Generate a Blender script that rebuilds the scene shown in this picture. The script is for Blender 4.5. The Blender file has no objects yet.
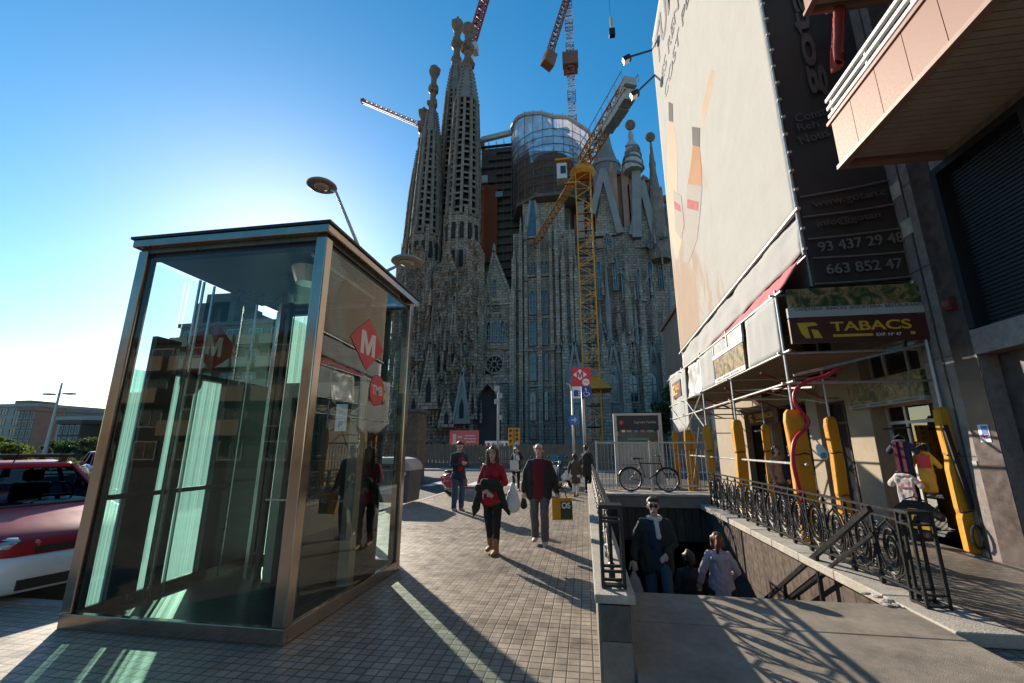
import bpy, bmesh, math, random
from mathutils import noise as MN
from mathutils import Vector, Matrix, Quaternion
R=math.radians; PI=math.pi
random.seed(7)
S=bpy.context.scene
COL=S.collection
# ---------------------------------------------------------------- camera numbers measured from the photograph
FPX=434.0; PITCH=math.atan(.243); YAW=R(9.27); EYE=1.65
def ray(u,v):
    x=(u-512)/FPX; y=-(v-341.5)/FPX
    f=math.cos(PITCH)-y*math.sin(PITCH); z=math.sin(PITCH)+y*math.cos(PITCH)
    return (x*math.cos(YAW)-f*math.sin(YAW), x*math.sin(YAW)+f*math.cos(YAW), z)
def W(u,v,Y):            # survey point: where a sight line meets the upright plane at distance Y
    r=ray(u,v); t=Y/r[1]; return Vector((r[0]*t,Y,EYE+r[2]*t))
def WX(u,v,X):
    r=ray(u,v); t=X/r[0]; return Vector((X,r[1]*t,EYE+r[2]*t))
# ---------------------------------------------------------------- materials
MATS={}
def pm(name,col,rough=.6,metal=0.,var=.18,scale=4.,bump=0.,bscale=None,col2=None,detail=6,coat=0,spec=.5,stretch=None):
    """procedural Principled material with two scales of noise in colour, gloss and bump"""
    if name in MATS: return MATS[name]
    m=bpy.data.materials.new(name); m.use_nodes=True; MATS[name]=m
    nt=m.node_tree; N=nt.nodes; L=nt.links
    b=N['Principled BSDF']
    tc=N.new('ShaderNodeTexCoord'); src=tc.outputs['Object']
    if stretch:
        mp=N.new('ShaderNodeMapping'); mp.inputs['Scale'].default_value=stretch; L.new(src,mp.inputs[0]); src=mp.outputs[0]
    n=N.new('ShaderNodeTexNoise'); n.inputs['Scale'].default_value=scale; n.inputs['Detail'].default_value=detail; n.inputs['Roughness'].default_value=.62
    L.new(src,n.inputs['Vector'])
    n2=N.new('ShaderNodeTexNoise'); n2.inputs['Scale'].default_value=scale*7.3; n2.inputs['Detail'].default_value=4
    L.new(src,n2.inputs['Vector'])
    add=N.new('ShaderNodeMath'); add.operation='MULTIPLY_ADD'; add.inputs[1].default_value=.35
    L.new(n2.outputs[0],add.inputs[0]); L.new(n.outputs[0],add.inputs[2])
    r=N.new('ShaderNodeMapRange'); r.inputs[1].default_value=.42; r.inputs[2].default_value=.92
    L.new(add.outputs[0],r.inputs[0])
    mx=N.new('ShaderNodeMix'); mx.data_type='RGBA'
    c=Vector(col)
    a=[max(0,x*(1-var)) for x in c]; d=[min(1,x*(1+var)) for x in c] if col2 is None else list(col2)
    mx.inputs[6].default_value=(*a,1); mx.inputs[7].default_value=(*d,1)
    L.new(r.outputs[0],mx.inputs[0]); L.new(mx.outputs[2],b.inputs['Base Color'])
    rr=N.new('ShaderNodeMapRange'); rr.inputs[3].default_value=max(.03,rough-.08); rr.inputs[4].default_value=min(1,rough+.1)
    L.new(r.outputs[0],rr.inputs[0]); L.new(rr.outputs[0],b.inputs['Roughness'])
    b.inputs['Metallic'].default_value=metal
    b.inputs['Specular IOR Level'].default_value=spec
    if coat: b.inputs['Coat Weight'].default_value=coat; b.inputs['Coat Roughness'].default_value=.06
    if bump:
        bp=N.new('ShaderNodeBump'); bp.inputs['Strength'].default_value=min(1,bump); bp.inputs['Distance'].default_value=.02
        if bscale:
            n3=N.new('ShaderNodeTexNoise'); n3.inputs['Scale'].default_value=bscale; n3.inputs['Detail'].default_value=6; L.new(src,n3.inputs['Vector']); L.new(n3.outputs[0],bp.inputs['Height'])
        else: L.new(add.outputs[0],bp.inputs['Height'])
        L.new(bp.outputs[0],b.inputs['Normal'])
    return m
def masonry(name,c1,c2,mortar,bw,bh,ms=.02,rough=.85,offset=.5,axis='XZ',bump=.5,dirt=.35,dscale=.6,dist=.02,spec=.3,spots=False):
    """bricks, ashlar or paving tiles laid in a wall or ground plane, with stains"""
    if name in MATS: return MATS[name]
    m=bpy.data.materials.new(name); m.use_nodes=True; MATS[name]=m
    nt=m.node_tree; N=nt.nodes; L=nt.links; b=N['Principled BSDF']
    g=N.new('ShaderNodeNewGeometry'); sp=N.new('ShaderNodeSeparateXYZ'); L.new(g.outputs['Position'],sp.inputs[0])
    cb=N.new('ShaderNodeCombineXYZ')
    if axis=='XY': L.new(sp.outputs[0],cb.inputs[0]); L.new(sp.outputs[1],cb.inputs[1])
    elif axis=='YZ': L.new(sp.outputs[1],cb.inputs[0]); L.new(sp.outputs[2],cb.inputs[1])
    else:
        a=N.new('ShaderNodeMath'); a.operation='ADD'; L.new(sp.outputs[0],a.inputs[0]); L.new(sp.outputs[1],a.inputs[1])
        L.new(a.outputs[0],cb.inputs[0]); L.new(sp.outputs[2],cb.inputs[1])
    br=N.new('ShaderNodeTexBrick'); br.offset=offset; br.inputs['Scale'].default_value=1
    br.inputs['Brick Width'].default_value=bw; br.inputs['Row Height'].default_value=bh; br.inputs['Mortar Size'].default_value=ms
    br.inputs['Mortar Smooth'].default_value=.15; br.inputs['Bias'].default_value=-.1
    br.inputs['Color1'].default_value=(*c1,1); br.inputs['Color2'].default_value=(*c2,1); br.inputs['Mortar'].default_value=(*mortar,1)
    vsrc=cb.outputs[0]
    L.new(vsrc,br.inputs['Vector'])
    n=N.new('ShaderNodeTexNoise'); n.inputs['Scale'].default_value=dscale; n.inputs['Detail'].default_value=8; n.inputs['Roughness'].default_value=.65
    L.new(g.outputs['Position'],n.inputs['Vector'])
    n2=N.new('ShaderNodeTexNoise'); n2.inputs['Scale'].default_value=dscale*11; n2.inputs['Detail'].default_value=5
    L.new(g.outputs['Position'],n2.inputs['Vector'])
    s=N.new('ShaderNodeMath'); s.operation='ADD'; L.new(n.outputs[0],s.inputs[0]); L.new(n2.outputs[0],s.inputs[1])
    r=N.new('ShaderNodeMapRange'); r.inputs[1].default_value=.7; r.inputs[2].default_value=1.3; r.inputs[3].default_value=1-dirt; r.inputs[4].default_value=1+dirt*.6
    L.new(s.outputs[0],r.inputs[0])
    mul=N.new('ShaderNodeMix'); mul.data_type='RGBA'; mul.blend_type='MULTIPLY'; mul.inputs[0].default_value=1
    L.new(br.outputs['Color'],mul.inputs[6]); L.new(r.outputs[0],mul.inputs[7]); L.new(mul.outputs[2],b.inputs['Base Color'])
    if spots:
        vo=N.new('ShaderNodeTexVoronoi'); vo.inputs['Scale'].default_value=1.7; L.new(g.outputs['Position'],vo.inputs['Vector'])
        n5=N.new('ShaderNodeTexNoise'); n5.inputs['Scale'].default_value=9; L.new(g.outputs['Position'],n5.inputs['Vector'])
        ad=N.new('ShaderNodeMath'); ad.operation='MULTIPLY_ADD'; ad.inputs[1].default_value=.05; L.new(n5.outputs[0],ad.inputs[0]); L.new(vo.outputs['Distance'],ad.inputs[2])
        ms2=N.new('ShaderNodeMapRange'); ms2.inputs[1].default_value=.055; ms2.inputs[2].default_value=.075; ms2.inputs[3].default_value=.45; ms2.inputs[4].default_value=1; L.new(ad.outputs[0],ms2.inputs[0])
        n6=N.new('ShaderNodeTexNoise'); n6.inputs['Scale'].default_value=.33; n6.inputs['Detail'].default_value=3; L.new(g.outputs['Position'],n6.inputs['Vector'])
        m6=N.new('ShaderNodeMapRange'); m6.inputs[1].default_value=.4; m6.inputs[2].default_value=.62; m6.inputs[3].default_value=.8; m6.inputs[4].default_value=1.12; L.new(n6.outputs[0],m6.inputs[0])
        fl=N.new('ShaderNodeVectorMath'); fl.operation='SNAP'; fl.inputs[1].default_value=(bw,bh,1); L.new(cb.outputs[0],fl.inputs[0])
        wn=N.new('ShaderNodeTexWhiteNoise'); wn.noise_dimensions='3D'; L.new(fl.outputs[0],wn.inputs['Vector'])
        mw=N.new('ShaderNodeMapRange'); mw.inputs[3].default_value=.82; mw.inputs[4].default_value=1.14; L.new(wn.outputs[0],mw.inputs[0])
        t1=N.new('ShaderNodeMath'); t1.operation='MULTIPLY'; L.new(ms2.outputs[0],t1.inputs[0]); L.new(m6.outputs[0],t1.inputs[1])
        t2=N.new('ShaderNodeMath'); t2.operation='MULTIPLY'; L.new(t1.outputs[0],t2.inputs[0]); L.new(mw.outputs[0],t2.inputs[1])
        mu2=N.new('ShaderNodeMix'); mu2.data_type='RGBA'; mu2.blend_type='MULTIPLY'; mu2.inputs[0].default_value=1; L.new(mul.outputs[2],mu2.inputs[6]); L.new(t2.outputs[0],mu2.inputs[7]); L.new(mu2.outputs[2],b.inputs['Base Color'])
    rr=N.new('ShaderNodeMapRange'); rr.inputs[1].default_value=.7; rr.inputs[2].default_value=1.3; rr.inputs[3].default_value=rough-.12; rr.inputs[4].default_value=min(1,rough+.1)
    L.new(s.outputs[0],rr.inputs[0]); L.new(rr.outputs[0],b.inputs['Roughness']); b.inputs['Specular IOR Level'].default_value=spec
    h=N.new('ShaderNodeMath'); h.operation='MULTIPLY_ADD'; h.inputs[1].default_value=-1; L.new(br.outputs['Fac'],h.inputs[0])
    h2=N.new('ShaderNodeMath'); h2.operation='MULTIPLY'; h2.inputs[1].default_value=.5; L.new(n2.outputs[0],h2.inputs[0]); L.new(h2.outputs[0],h.inputs[2])
    bp=N.new('ShaderNodeBump'); bp.inputs['Strength'].default_value=bump; bp.inputs['Distance'].default_value=dist
    L.new(h.outputs[0],bp.inputs['Height']); L.new(bp.outputs[0],b.inputs['Normal'])
    return m
def glassmat(name,tint,ior=1.6,rough=0.,extra=0.):
    """thin sheet glass: tinted see-through plus a Fresnel reflection"""
    if name in MATS: return MATS[name]
    m=bpy.data.materials.new(name); m.use_nodes=True; MATS[name]=m
    nt=m.node_tree; N=nt.nodes; L=nt.links; N.remove(N['Principled BSDF']); out=N['Material Output']
    t=N.new('ShaderNodeBsdfTransparent'); t.inputs[0].default_value=(*tint,1)
    g=N.new('ShaderNodeBsdfGlossy'); g.inputs['Roughness'].default_value=rough; g.inputs[0].default_value=(.95,1,.98,1)
    f=N.new('ShaderNodeFresnel'); f.inputs[0].default_value=ior
    ge=N.new('ShaderNodeNewGeometry'); fr=N.new('ShaderNodeMath'); fr.operation='SUBTRACT'; fr.inputs[0].default_value=1; L.new(ge.outputs['Backfacing'],fr.inputs[1])
    a0=N.new('ShaderNodeMath'); a0.operation='ADD'; a0.use_clamp=True; a0.inputs[1].default_value=extra; L.new(f.outputs[0],a0.inputs[0])
    a=N.new('ShaderNodeMath'); a.operation='MULTIPLY'; L.new(a0.outputs[0],a.inputs[0]); L.new(fr.outputs[0],a.inputs[1])   # only the side a ray enters by reflects
    mx=N.new('ShaderNodeMixShader'); L.new(a.outputs[0],mx.inputs[0]); L.new(t.outputs[0],mx.inputs[1]); L.new(g.outputs[0],mx.inputs[2]); L.new(mx.outputs[0],out.inputs[0])
    return m
def etched(name,col,per=60.):
    """green glass etched with fine upright lines, letting light through"""
    if name in MATS: return MATS[name]
    m=bpy.data.materials.new(name); m.use_nodes=True; MATS[name]=m
    nt=m.node_tree; N=nt.nodes; L=nt.links; N.remove(N['Principled BSDF']); out=N['Material Output']
    tc=N.new('ShaderNodeTexCoord'); mp=N.new('ShaderNodeMapping'); mp.inputs['Scale'].default_value=(per,per,.15); L.new(tc.outputs['Object'],mp.inputs[0])
    n=N.new('ShaderNodeTexNoise'); n.inputs['Scale'].default_value=1; n.inputs['Detail'].default_value=3; L.new(mp.outputs[0],n.inputs['Vector'])
    r=N.new('ShaderNodeMapRange'); r.inputs[1].default_value=.42; r.inputs[2].default_value=.6; L.new(n.outputs[0],r.inputs[0])
    tl=N.new('ShaderNodeBsdfTranslucent'); tl.inputs[0].default_value=(*col,1)
    df=N.new('ShaderNodeBsdfDiffuse'); df.inputs[0].default_value=(*[c*.5 for c in col],1)
    a=N.new('ShaderNodeMixShader'); a.inputs[0].default_value=.25; L.new(tl.outputs[0],a.inputs[1]); L.new(df.outputs[0],a.inputs[2])
    tr=N.new('ShaderNodeBsdfTransparent'); tr.inputs[0].default_value=(.62,.86,.8,1)
    s=N.new('ShaderNodeMath'); s.operation='MULTIPLY_ADD'; s.inputs[1].default_value=.5; s.inputs[2].default_value=.22; L.new(r.outputs[0],s.inputs[0])
    mx=N.new('ShaderNodeMixShader'); L.new(s.outputs[0],mx.inputs[0]); L.new(tr.outputs[0],mx.inputs[1]); L.new(a.outputs[0],mx.inputs[2]); L.new(mx.outputs[0],out.inputs[0])
    return m
def netmat(name,col,hole=.35,scale=30.,vary=0.):
    """scaffold netting: cloth with holes letting the light through"""
    if name in MATS: return MATS[name]
    m=bpy.data.materials.new(name); m.use_nodes=True; MATS[name]=m
    nt=m.node_tree; N=nt.nodes; L=nt.links; b=N['Principled BSDF']; out=N['Material Output']
    b.inputs['Roughness'].default_value=.9; 
    tc=N.new('ShaderNodeTexCoord'); n=N.new('ShaderNodeTexNoise'); n.inputs['Scale'].default_value=.25; n.inputs['Detail'].default_value=6; L.new(tc.outputs['Object'],n.inputs['Vector'])
    mx=N.new('ShaderNodeMix'); mx.data_type='RGBA'; mx.inputs[6].default_value=(*[c*.75 for c in col],1); mx.inputs[7].default_value=(*[min(1,c*1.2) for c in col],1)
    L.new(n.outputs[0],mx.inputs[0]); L.new(mx.outputs[2],b.inputs['Base Color'])
    tr=N.new('ShaderNodeBsdfTransparent'); tl=N.new('ShaderNodeBsdfTranslucent'); L.new(mx.outputs[2],tl.inputs[0])
    a=N.new('ShaderNodeMixShader'); a.inputs[0].default_value=.45; L.new(b.outputs[0],a.inputs[1]); L.new(tl.outputs[0],a.inputs[2])
    s=N.new('ShaderNodeMixShader'); s.inputs[0].default_value=hole
    if vary:
        n4=N.new('ShaderNodeTexNoise'); n4.inputs['Scale'].default_value=.55; n4.inputs['Detail'].default_value=7; n4.inputs['Roughness'].default_value=.7; L.new(tc.outputs['Object'],n4.inputs['Vector'])
        mr=N.new('ShaderNodeMapRange'); mr.inputs[1].default_value=.35; mr.inputs[2].default_value=.65; mr.inputs[3].default_value=max(0,hole-vary); mr.inputs[4].default_value=min(1,hole+vary); L.new(n4.outputs[0],mr.inputs[0]); L.new(mr.outputs[0],s.inputs[0])
    L.new(a.outputs[0],s.inputs[1]); L.new(tr.outputs[0],s.inputs[2]); L.new(s.outputs[0],out.inputs[0])
    return m
def leafmat(name,c1,c2):
    if name in MATS: return MATS[name]
    m=pm(name,c1,.65,var=.3,scale=1.5,col2=c2)
    nt=m.node_tree; N=nt.nodes; L=nt.links; out=N['Material Output']; b=N['Principled BSDF']
    tl=N.new('ShaderNodeBsdfTranslucent'); tl.inputs[0].default_value=(c2[0]*1.6,c2[1]*1.8,c2[2],1)
    a=N.new('ShaderNodeMixShader'); a.inputs[0].default_value=.3; L.new(b.outputs[0],a.inputs[1]); L.new(tl.outputs[0],a.inputs[2]); L.new(a.outputs[0],out.inputs[0])
    return m
# ---------------------------------------------------------------- mesh builder
class MB:
    def __init__(s): s.v=[]; s.f=[]
    def add(s,vs,fs):
        o=len(s.v); s.v+= [Vector(p) for p in vs]; s.f+=[tuple(i+o for i in f) for f in fs]; return s
    def box(s,x0,x1,y0,y1,z0,z1):
        return s.add([(x0,y0,z0),(x1,y0,z0),(x1,y1,z0),(x0,y1,z0),(x0,y0,z1),(x1,y0,z1),(x1,y1,z1),(x0,y1,z1)],
            [(0,3,2,1),(4,5,6,7),(0,1,5,4),(1,2,6,5),(2,3,7,6),(3,0,4,7)])
    def obox(s,c,size,M=None):
        M=M or Matrix.Identity(3); x,y,z=[k/2 for k in size]; c=Vector(c)
        vs=[c+M@Vector(p) for p in ((-x,-y,-z),(x,-y,-z),(x,y,-z),(-x,y,-z),(-x,-y,z),(x,-y,z),(x,y,z),(-x,y,z))]
        return s.add(vs,[(0,3,2,1),(4,5,6,7),(0,1,5,4),(1,2,6,5),(2,3,7,6),(3,0,4,7)])
    def bar(s,p0,p1,w,h=None,up=(0,0,1)):
        h=h or w; p0=Vector(p0); p1=Vector(p1); d=(p1-p0); l=d.length
        if l<1e-6: return s
        d/=l; u=Vector(up)
        if abs(d.dot(u))>.99: u=Vector((0,1,0))
        x=d.cross(u).normalized(); z=x.cross(d)
        M=Matrix((x,d,z)).transposed(); return s.obox((p0+p1)/2,(w,l,h),M)
    def ring(s,c,rx,ry,ax,ay,n):
        o=len(s.v)
        for i in range(n):
            a=2*PI*i/n; s.v.append(Vector(c)+ax*(rx*math.cos(a))+ay*(ry*math.sin(a)))
        return list(range(o,o+n))
    def loft(s,rings,cap0=True,cap1=True):
        for a,b in zip(rings,rings[1:]):
            n=len(a)
            for i in range(n): s.f.append((a[i],a[(i+1)%n],b[(i+1)%n],b[i]))
        if cap0: s.f.append(tuple(reversed(rings[0])))
        if cap1: s.f.append(tuple(rings[-1]))
        return s
    def tube(s,pts,r,n=6,caps=True,closed=False):
        pts=[Vector(p) for p in pts]; k=len(pts)
        rs=r if isinstance(r,(list,tuple)) else [r]*k
        rings=[]; prev=None
        for i,p in enumerate(pts):
            if closed: d=pts[(i+1)%k]-pts[i-1]
            else: d=(pts[min(i+1,k-1)]-pts[max(i-1,0)])
            if d.length<1e-9: d=Vector((0,0,1))
            d.normalize()
            if prev is None:
                u=Vector((0,0,1)) if abs(d.z)<.95 else Vector((0,1,0)); x=d.cross(u).normalized()
            else:
                x=(prev-d*prev.dot(d)); x=x.normalized() if x.length>1e-6 else d.orthogonal().normalized()
            prev=x; y=d.cross(x)
            rings.append(s.ring(p,rs[i],rs[i],x,y,n))
        if closed: rings.append(rings[0]); return s.loft(rings,False,False)
        return s.loft(rings,caps,caps)
    def cyl(s,p0,p1,r0,r1=None,n=12): return s.tube([p0,p1],[r0,r0 if r1 is None else r1],n)
    def lathe(s,c,prof,n=16,M=None,caps=True):
        c=Vector(c); M=M or Matrix.Identity(3); X=M@Vector((1,0,0)); Y=M@Vector((0,1,0)); Z=M@Vector((0,0,1))
        rings=[s.ring(c+Z*z,max(r,1e-4),max(r,1e-4),X,Y,n) for r,z in prof]
        return s.loft(rings,caps,caps)
    def ell(s,c,rx,ry,rz,n=12,m=8,M=None):
        c=Vector(c); M=M or Matrix.Identity(3); rings=[]
        X=M@Vector((1,0,0)); Y=M@Vector((0,1,0)); Z=M@Vector((0,0,1))
        for j in range(m+1):
            t=-PI/2+PI*j/m; k=max(math.cos(t),1e-3)
            rings.append(s.ring(c+Z*(rz*math.sin(t)),rx*k,ry*k,X,Y,n))
        return s.loft(rings)
    def prism(s,poly,d,M=None,o=(0,0,0)):
        """polygon in local XY extruded by d along local Z, placed by matrix M (3x3) and origin o"""
        M=M or Matrix.Identity(3); o=Vector(o); n=len(poly)
        a=sum(poly[i][0]*poly[(i+1)%n][1]-poly[(i+1)%n][0]*poly[i][1] for i in range(n))
        if a<0: poly=poly[::-1]
        k=len(s.v)
        for z in (0,d):
            for p in poly: s.v.append(o+M@Vector((p[0],p[1],z)))
        s.f.append(tuple(k+i for i in reversed(range(n)))); s.f.append(tuple(k+n+i for i in range(n)))
        for i in range(n): s.f.append((k+i,k+(i+1)%n,k+n+(i+1)%n,k+n+i))
        return s
    def cap(s,p0,p1,r0,r1,n=10,sq=1.,ax=None):
        """capsule with round ends, optionally flattened (sq) along the axis ax"""
        p0=Vector(p0); p1=Vector(p1); d=p1-p0; l=d.length
        d=d/l if l>1e-6 else Vector((0,0,1))
        if ax is None: x=d.orthogonal().normalized()
        else:
            x=Vector(ax); x=x-d*x.dot(d); x=x.normalized() if x.length>1e-4 else d.orthogonal().normalized()
        y=d.cross(x); rings=[]
        for t in (-85,-55,-28,0): a=R(t); rings.append(s.ring(p0+d*(r0*math.sin(a)),r0*math.cos(a)*sq,r0*math.cos(a),x,y,n))
        for t in (0,28,55,85): a=R(t); rings.append(s.ring(p1+d*(r1*math.sin(a)),r1*math.cos(a)*sq,r1*math.cos(a),x,y,n))
        return s.loft(rings)
    def xf(s,M):
        s.v=[M@v for v in s.v]; return s
    def merge(s,o,M=None):
        return s.add([(M@v if M else v) for v in o.v],o.f)
    def build(s,name,mat,parent=None,label=None,smooth=False,bevel=0,world=True,mods=None):
        me=bpy.data.meshes.new(name)
        vs=s.v
        o=bpy.data.objects.new(name,me); COL.objects.link(o)
        if parent is not None:
            o.parent=parent
            if world:
                I=wm(parent).inverted(); vs=[I@v for v in vs]
        me.from_pydata(vs,[],s.f); me.validate(clean_customdata=False)
        if mat: me.materials.append(mat)
        if smooth: me.polygons.foreach_set('use_smooth',[True]*len(me.polygons))
        if bevel:
            b=o.modifiers.new('Bevel','BEVEL'); b.width=bevel; b.segments=2; b.limit_method='ANGLE'; b.angle_limit=R(40)
        if label: o['label']=label
        me.update(); return o
def wm(o):
    m=o.matrix_basis.copy()
    return wm(o.parent)@m if o.parent else m
def tag(o,label=None,cat=None,group=None,kind=None):
    if label: o['label']=label
    if cat: o['category']=cat
    if group: o['group']=group
    if kind: o['kind']=kind
    return o
def thing(name,label,cat,loc=(0,0,0),rz=0,group=None):
    o=bpy.data.objects.new(name,None); COL.objects.link(o); o.location=loc; o.rotation_euler=(0,0,rz); o.empty_display_size=.2
    return tag(o,label,cat,group)
def dup(root,loc=None,rz=None,label=None):
    def cp(o,parent):
        c=o.copy(); COL.objects.link(c)
        if parent is not None: c.parent=parent
        for ch in list(o.children): cp(ch,c)
        return c
    c=cp(root,None)
    if loc is not None: c.location=loc
    if rz is not None: c.rotation_euler=(0,0,rz)
    if label: c['label']=label
    return c
def frame(xd,yd):
    x=Vector(xd).normalized(); y=Vector(yd); y=(y-x*y.dot(x)).normalized(); return Matrix((x,y,x.cross(y))).transposed()
FACE_S=frame((1,0,0),(0,0,1))      # a sheet facing -Y
FACE_W=frame((0,-1,0),(0,0,1))     # a sheet facing -X
FACE_E=frame((0,1,0),(0,0,1))      # a sheet facing +X
def text(name,s,o,M,h,mat,parent,bold=0.,width=None,depth=.003,align='CENTER',label=None,shear=0,space=1.):
    cu=bpy.data.curves.new(name,'FONT'); cu.body=s; cu.align_x=align; cu.align_y='CENTER'; cu.size=1; cu.offset=bold; cu.extrude=.01; cu.shear=shear; cu.space_character=space
    t=bpy.data.objects.new('tmp',cu); COL.objects.link(t); bpy.context.view_layer.update()
    dg=bpy.context.evaluated_depsgraph_get(); me=bpy.data.meshes.new_from_object(t.evaluated_get(dg))
    bpy.data.objects.remove(t); bpy.data.curves.remove(cu)
    xs=[v.co.x for v in me.vertices]; ys=[v.co.y for v in me.vertices]
    if not xs: return None
    cx=(min(xs)+max(xs))/2 if align=='CENTER' else 0; cy=(min(ys)+max(ys))/2; kh=h/(max(ys)-min(ys)); kw=(width/(max(xs)-min(xs))) if width else kh
    b=MB(); b.v=[Vector(o)+M@Vector(((v.co.x-cx)*kw,(v.co.y-cy)*kh,(v.co.z+.01)/.02*depth)) for v in me.vertices]
    b.f=[tuple(p.vertices) for p in me.polygons]; bpy.data.meshes.remove(me)
    return b.build(name,mat,parent,label)
def letter_m(name,o,M,w,h,mat,parent,depth=.005):
    b=MB(); a=.27
    b.prism([(x*w,y*h) for x,y in ((-.5,-.5),(-.5+a*.8,-.5),(-.5+a*.8,.12),(-.08,-.5),(.08,-.5),(.5-a*.8,.12),(.5-a*.8,-.5),(.5,-.5),(.5,.5),(.24,.5),(0,-.08),(-.24,.5),(-.5,.5))],depth,M,o)
    return b.build(name,mat,parent)
def rremesh(mb,vox,name,mat,parent,smooth_it=4,world=False,noise=0):
    """weld overlapping closed shapes into one continuous surface"""
    o=mb.build(name,mat,None,smooth=True)
    r=o.modifiers.new('r','REMESH'); r.mode='VOXEL'; r.voxel_size=vox
    if smooth_it:
        k=o.modifiers.new('s','SMOOTH'); k.iterations=smooth_it; k.factor=.5
    bpy.context.view_layer.update(); dg=bpy.context.evaluated_depsgraph_get()
    me=bpy.data.meshes.new_from_object(o.evaluated_get(dg)); old=o.data; o.modifiers.clear(); o.data=me; bpy.data.meshes.remove(old); me.name=name
    if noise:
        ns=[v.normal.copy() for v in me.vertices]
        for v,n in zip(me.vertices,ns):
            c=v.co; q=MN.noise((c.x*9+c.z*4,c.y*9,c.z*5))+.6*MN.noise((c.x*17,c.y*17-c.z*7,c.z*12)); v.co=c+n*(noise*q)
    me.polygons.foreach_set('use_smooth',[True]*len(me.polygons))
    if parent is not None:
        o.parent=parent
    return o
# ---------------------------------------------------------------- camera, sun, sky
SUN_AZ=R(39); SUN_EL=R(21.5)
cam=bpy.data.cameras.new('camera'); co=bpy.data.objects.new('camera',cam); COL.objects.link(co); S.camera=co
cam.sensor_width=36; cam.lens=FPX/1024*36; cam.clip_start=.05; cam.clip_end=3000
co.location=(0,0,EYE); co.rotation_euler=(PI/2+PITCH,0,YAW)
w=bpy.data.worlds.new('World'); S.world=w; w.use_nodes=True
nt=w.node_tree; bg=nt.nodes['Background']; sk=nt.nodes.new('ShaderNodeTexSky'); sk.sky_type='NISHITA'; sk.sun_disc=False
sk.sun_elevation=SUN_EL; sk.sun_rotation=-SUN_AZ; sk.air_density=1.0; sk.dust_density=.22; sk.ozone_density=2.2; sk.altitude=50
hs=nt.nodes.new('ShaderNodeHueSaturation'); hs.inputs['Saturation'].default_value=1.38; hs.inputs['Hue'].default_value=.489
nt.links.new(sk.outputs[0],hs.inputs['Color']); nt.links.new(hs.outputs[0],bg.inputs[0]); bg.inputs[1].default_value=.12
sl=bpy.data.lights.new('sun','SUN'); so=bpy.data.objects.new('sun',sl); COL.objects.link(so)
sl.energy=4.9; sl.angle=R(.5); sl.color=(1,.87,.70)
sv=Vector((-math.sin(SUN_AZ)*math.cos(SUN_EL),math.cos(SUN_AZ)*math.cos(SUN_EL),math.sin(SUN_EL)))
so.rotation_euler=(-sv).to_track_quat('-Z','Y').to_euler(); so.location=sv*50
S.view_settings.view_transform='Standard'; S.view_settings.look='None'; S.view_settings.exposure=.7; S.view_settings.gamma=1
S.render.engine='CYCLES'; S.cycles.max_bounces=8; S.cycles.transparent_max_bounces=24; S.cycles.sample_clamp_indirect=6
S.cycles.caustics_reflective=False; S.cycles.caustics_refractive=False
# ---------------------------------------------------------------- materials
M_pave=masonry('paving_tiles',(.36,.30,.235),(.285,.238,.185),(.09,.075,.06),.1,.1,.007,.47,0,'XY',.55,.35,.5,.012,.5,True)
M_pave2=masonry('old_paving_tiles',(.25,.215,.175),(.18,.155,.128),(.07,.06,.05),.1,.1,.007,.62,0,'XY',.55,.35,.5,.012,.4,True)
M_asph=pm('asphalt',(.055,.055,.056),.8,var=.3,scale=1.2,bump=.4,bscale=160)
M_kerb=pm('kerb_granite',(.3,.285,.265),.75,var=.3,scale=9,bump=.3,bscale=90)
M_cope=pm('pale_coping_stone',(.42,.385,.325),.75,var=.28,scale=5,bump=.4,bscale=50)
M_slab=pm('worn_landing_stone',(.26,.225,.18),.72,var=.4,scale=2.2,bump=.35,bscale=120)
M_tile=masonry('brown_wall_tiles',(.15,.118,.1),(.115,.09,.077),(.05,.042,.038),.3,1.1,.012,.5,0,'YZ',.4,.4,.9,.01)
M_tileb=masonry('dark_board_tiles',(.09,.07,.058),(.06,.048,.042),(.02,.018,.016),.22,3,.014,.5,0,'XZ',.4,.4,.9,.01)
M_pan=pm('grey_panel_stone',(.22,.195,.165),.7,var=.25,scale=6,bump=.2)
M_pand=pm('dark_panel_stone',(.095,.085,.08),.6,var=.4,scale=14,bump=.2)
M_iron=pm('black_wrought_iron',(.02,.021,.023),.42,metal=.35,var=.4,scale=25,bump=.15)
M_iron2=pm('worn_black_steel',(.03,.03,.032),.38,metal=.5,var=.4,scale=18)
M_bronze=pm('brushed_bronze_steel',(.40,.33,.265),.17,metal=.95,var=.22,scale=1.2,bump=.02)
M_steel=pm('stainless_steel',(.52,.51,.49),.3,metal=.9,var=.15,scale=3,stretch=(6,6,.5))
M_galv=pm('galvanised_steel',(.42,.42,.41),.48,metal=.7,var=.25,scale=12)
M_dark=pm('dark_lift_steel',(.035,.036,.036),.45,metal=.4,var=.4,scale=5)
M_roofp=pm('lift_ceiling_panel',(.10,.125,.115),.3,metal=.3,var=.3,scale=2)
M_beige=pm('beige_lift_frame',(.27,.24,.18),.45,var=.2,scale=4)
M_glass=glassmat('tinted_glass',(.91,.968,.952),1.62)
M_glassd=glassmat('smoked_glass',(.23,.30,.29),1.75)
M_win=pm('window_glass_dark',(.02,.025,.03),.06,var=.3,scale=.7,spec=.9)
M_etch=etched('etched_green_glass',(.55,.75,.71))
M_red=pm('red_enamel',(.62,.02,.03),.35,var=.12,scale=6)
M_white=pm('white_enamel',(.8,.8,.78),.4,var=.06,scale=6)
M_yel=pm('yellow_padding',(.84,.38,.01),.7,scale=3.2,bump=.5,col2=(.62,.25,.01),detail=9,bscale=9)
M_black=pm('black_rubber',(.015,.015,.015),.6,var=.4,scale=20)
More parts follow.
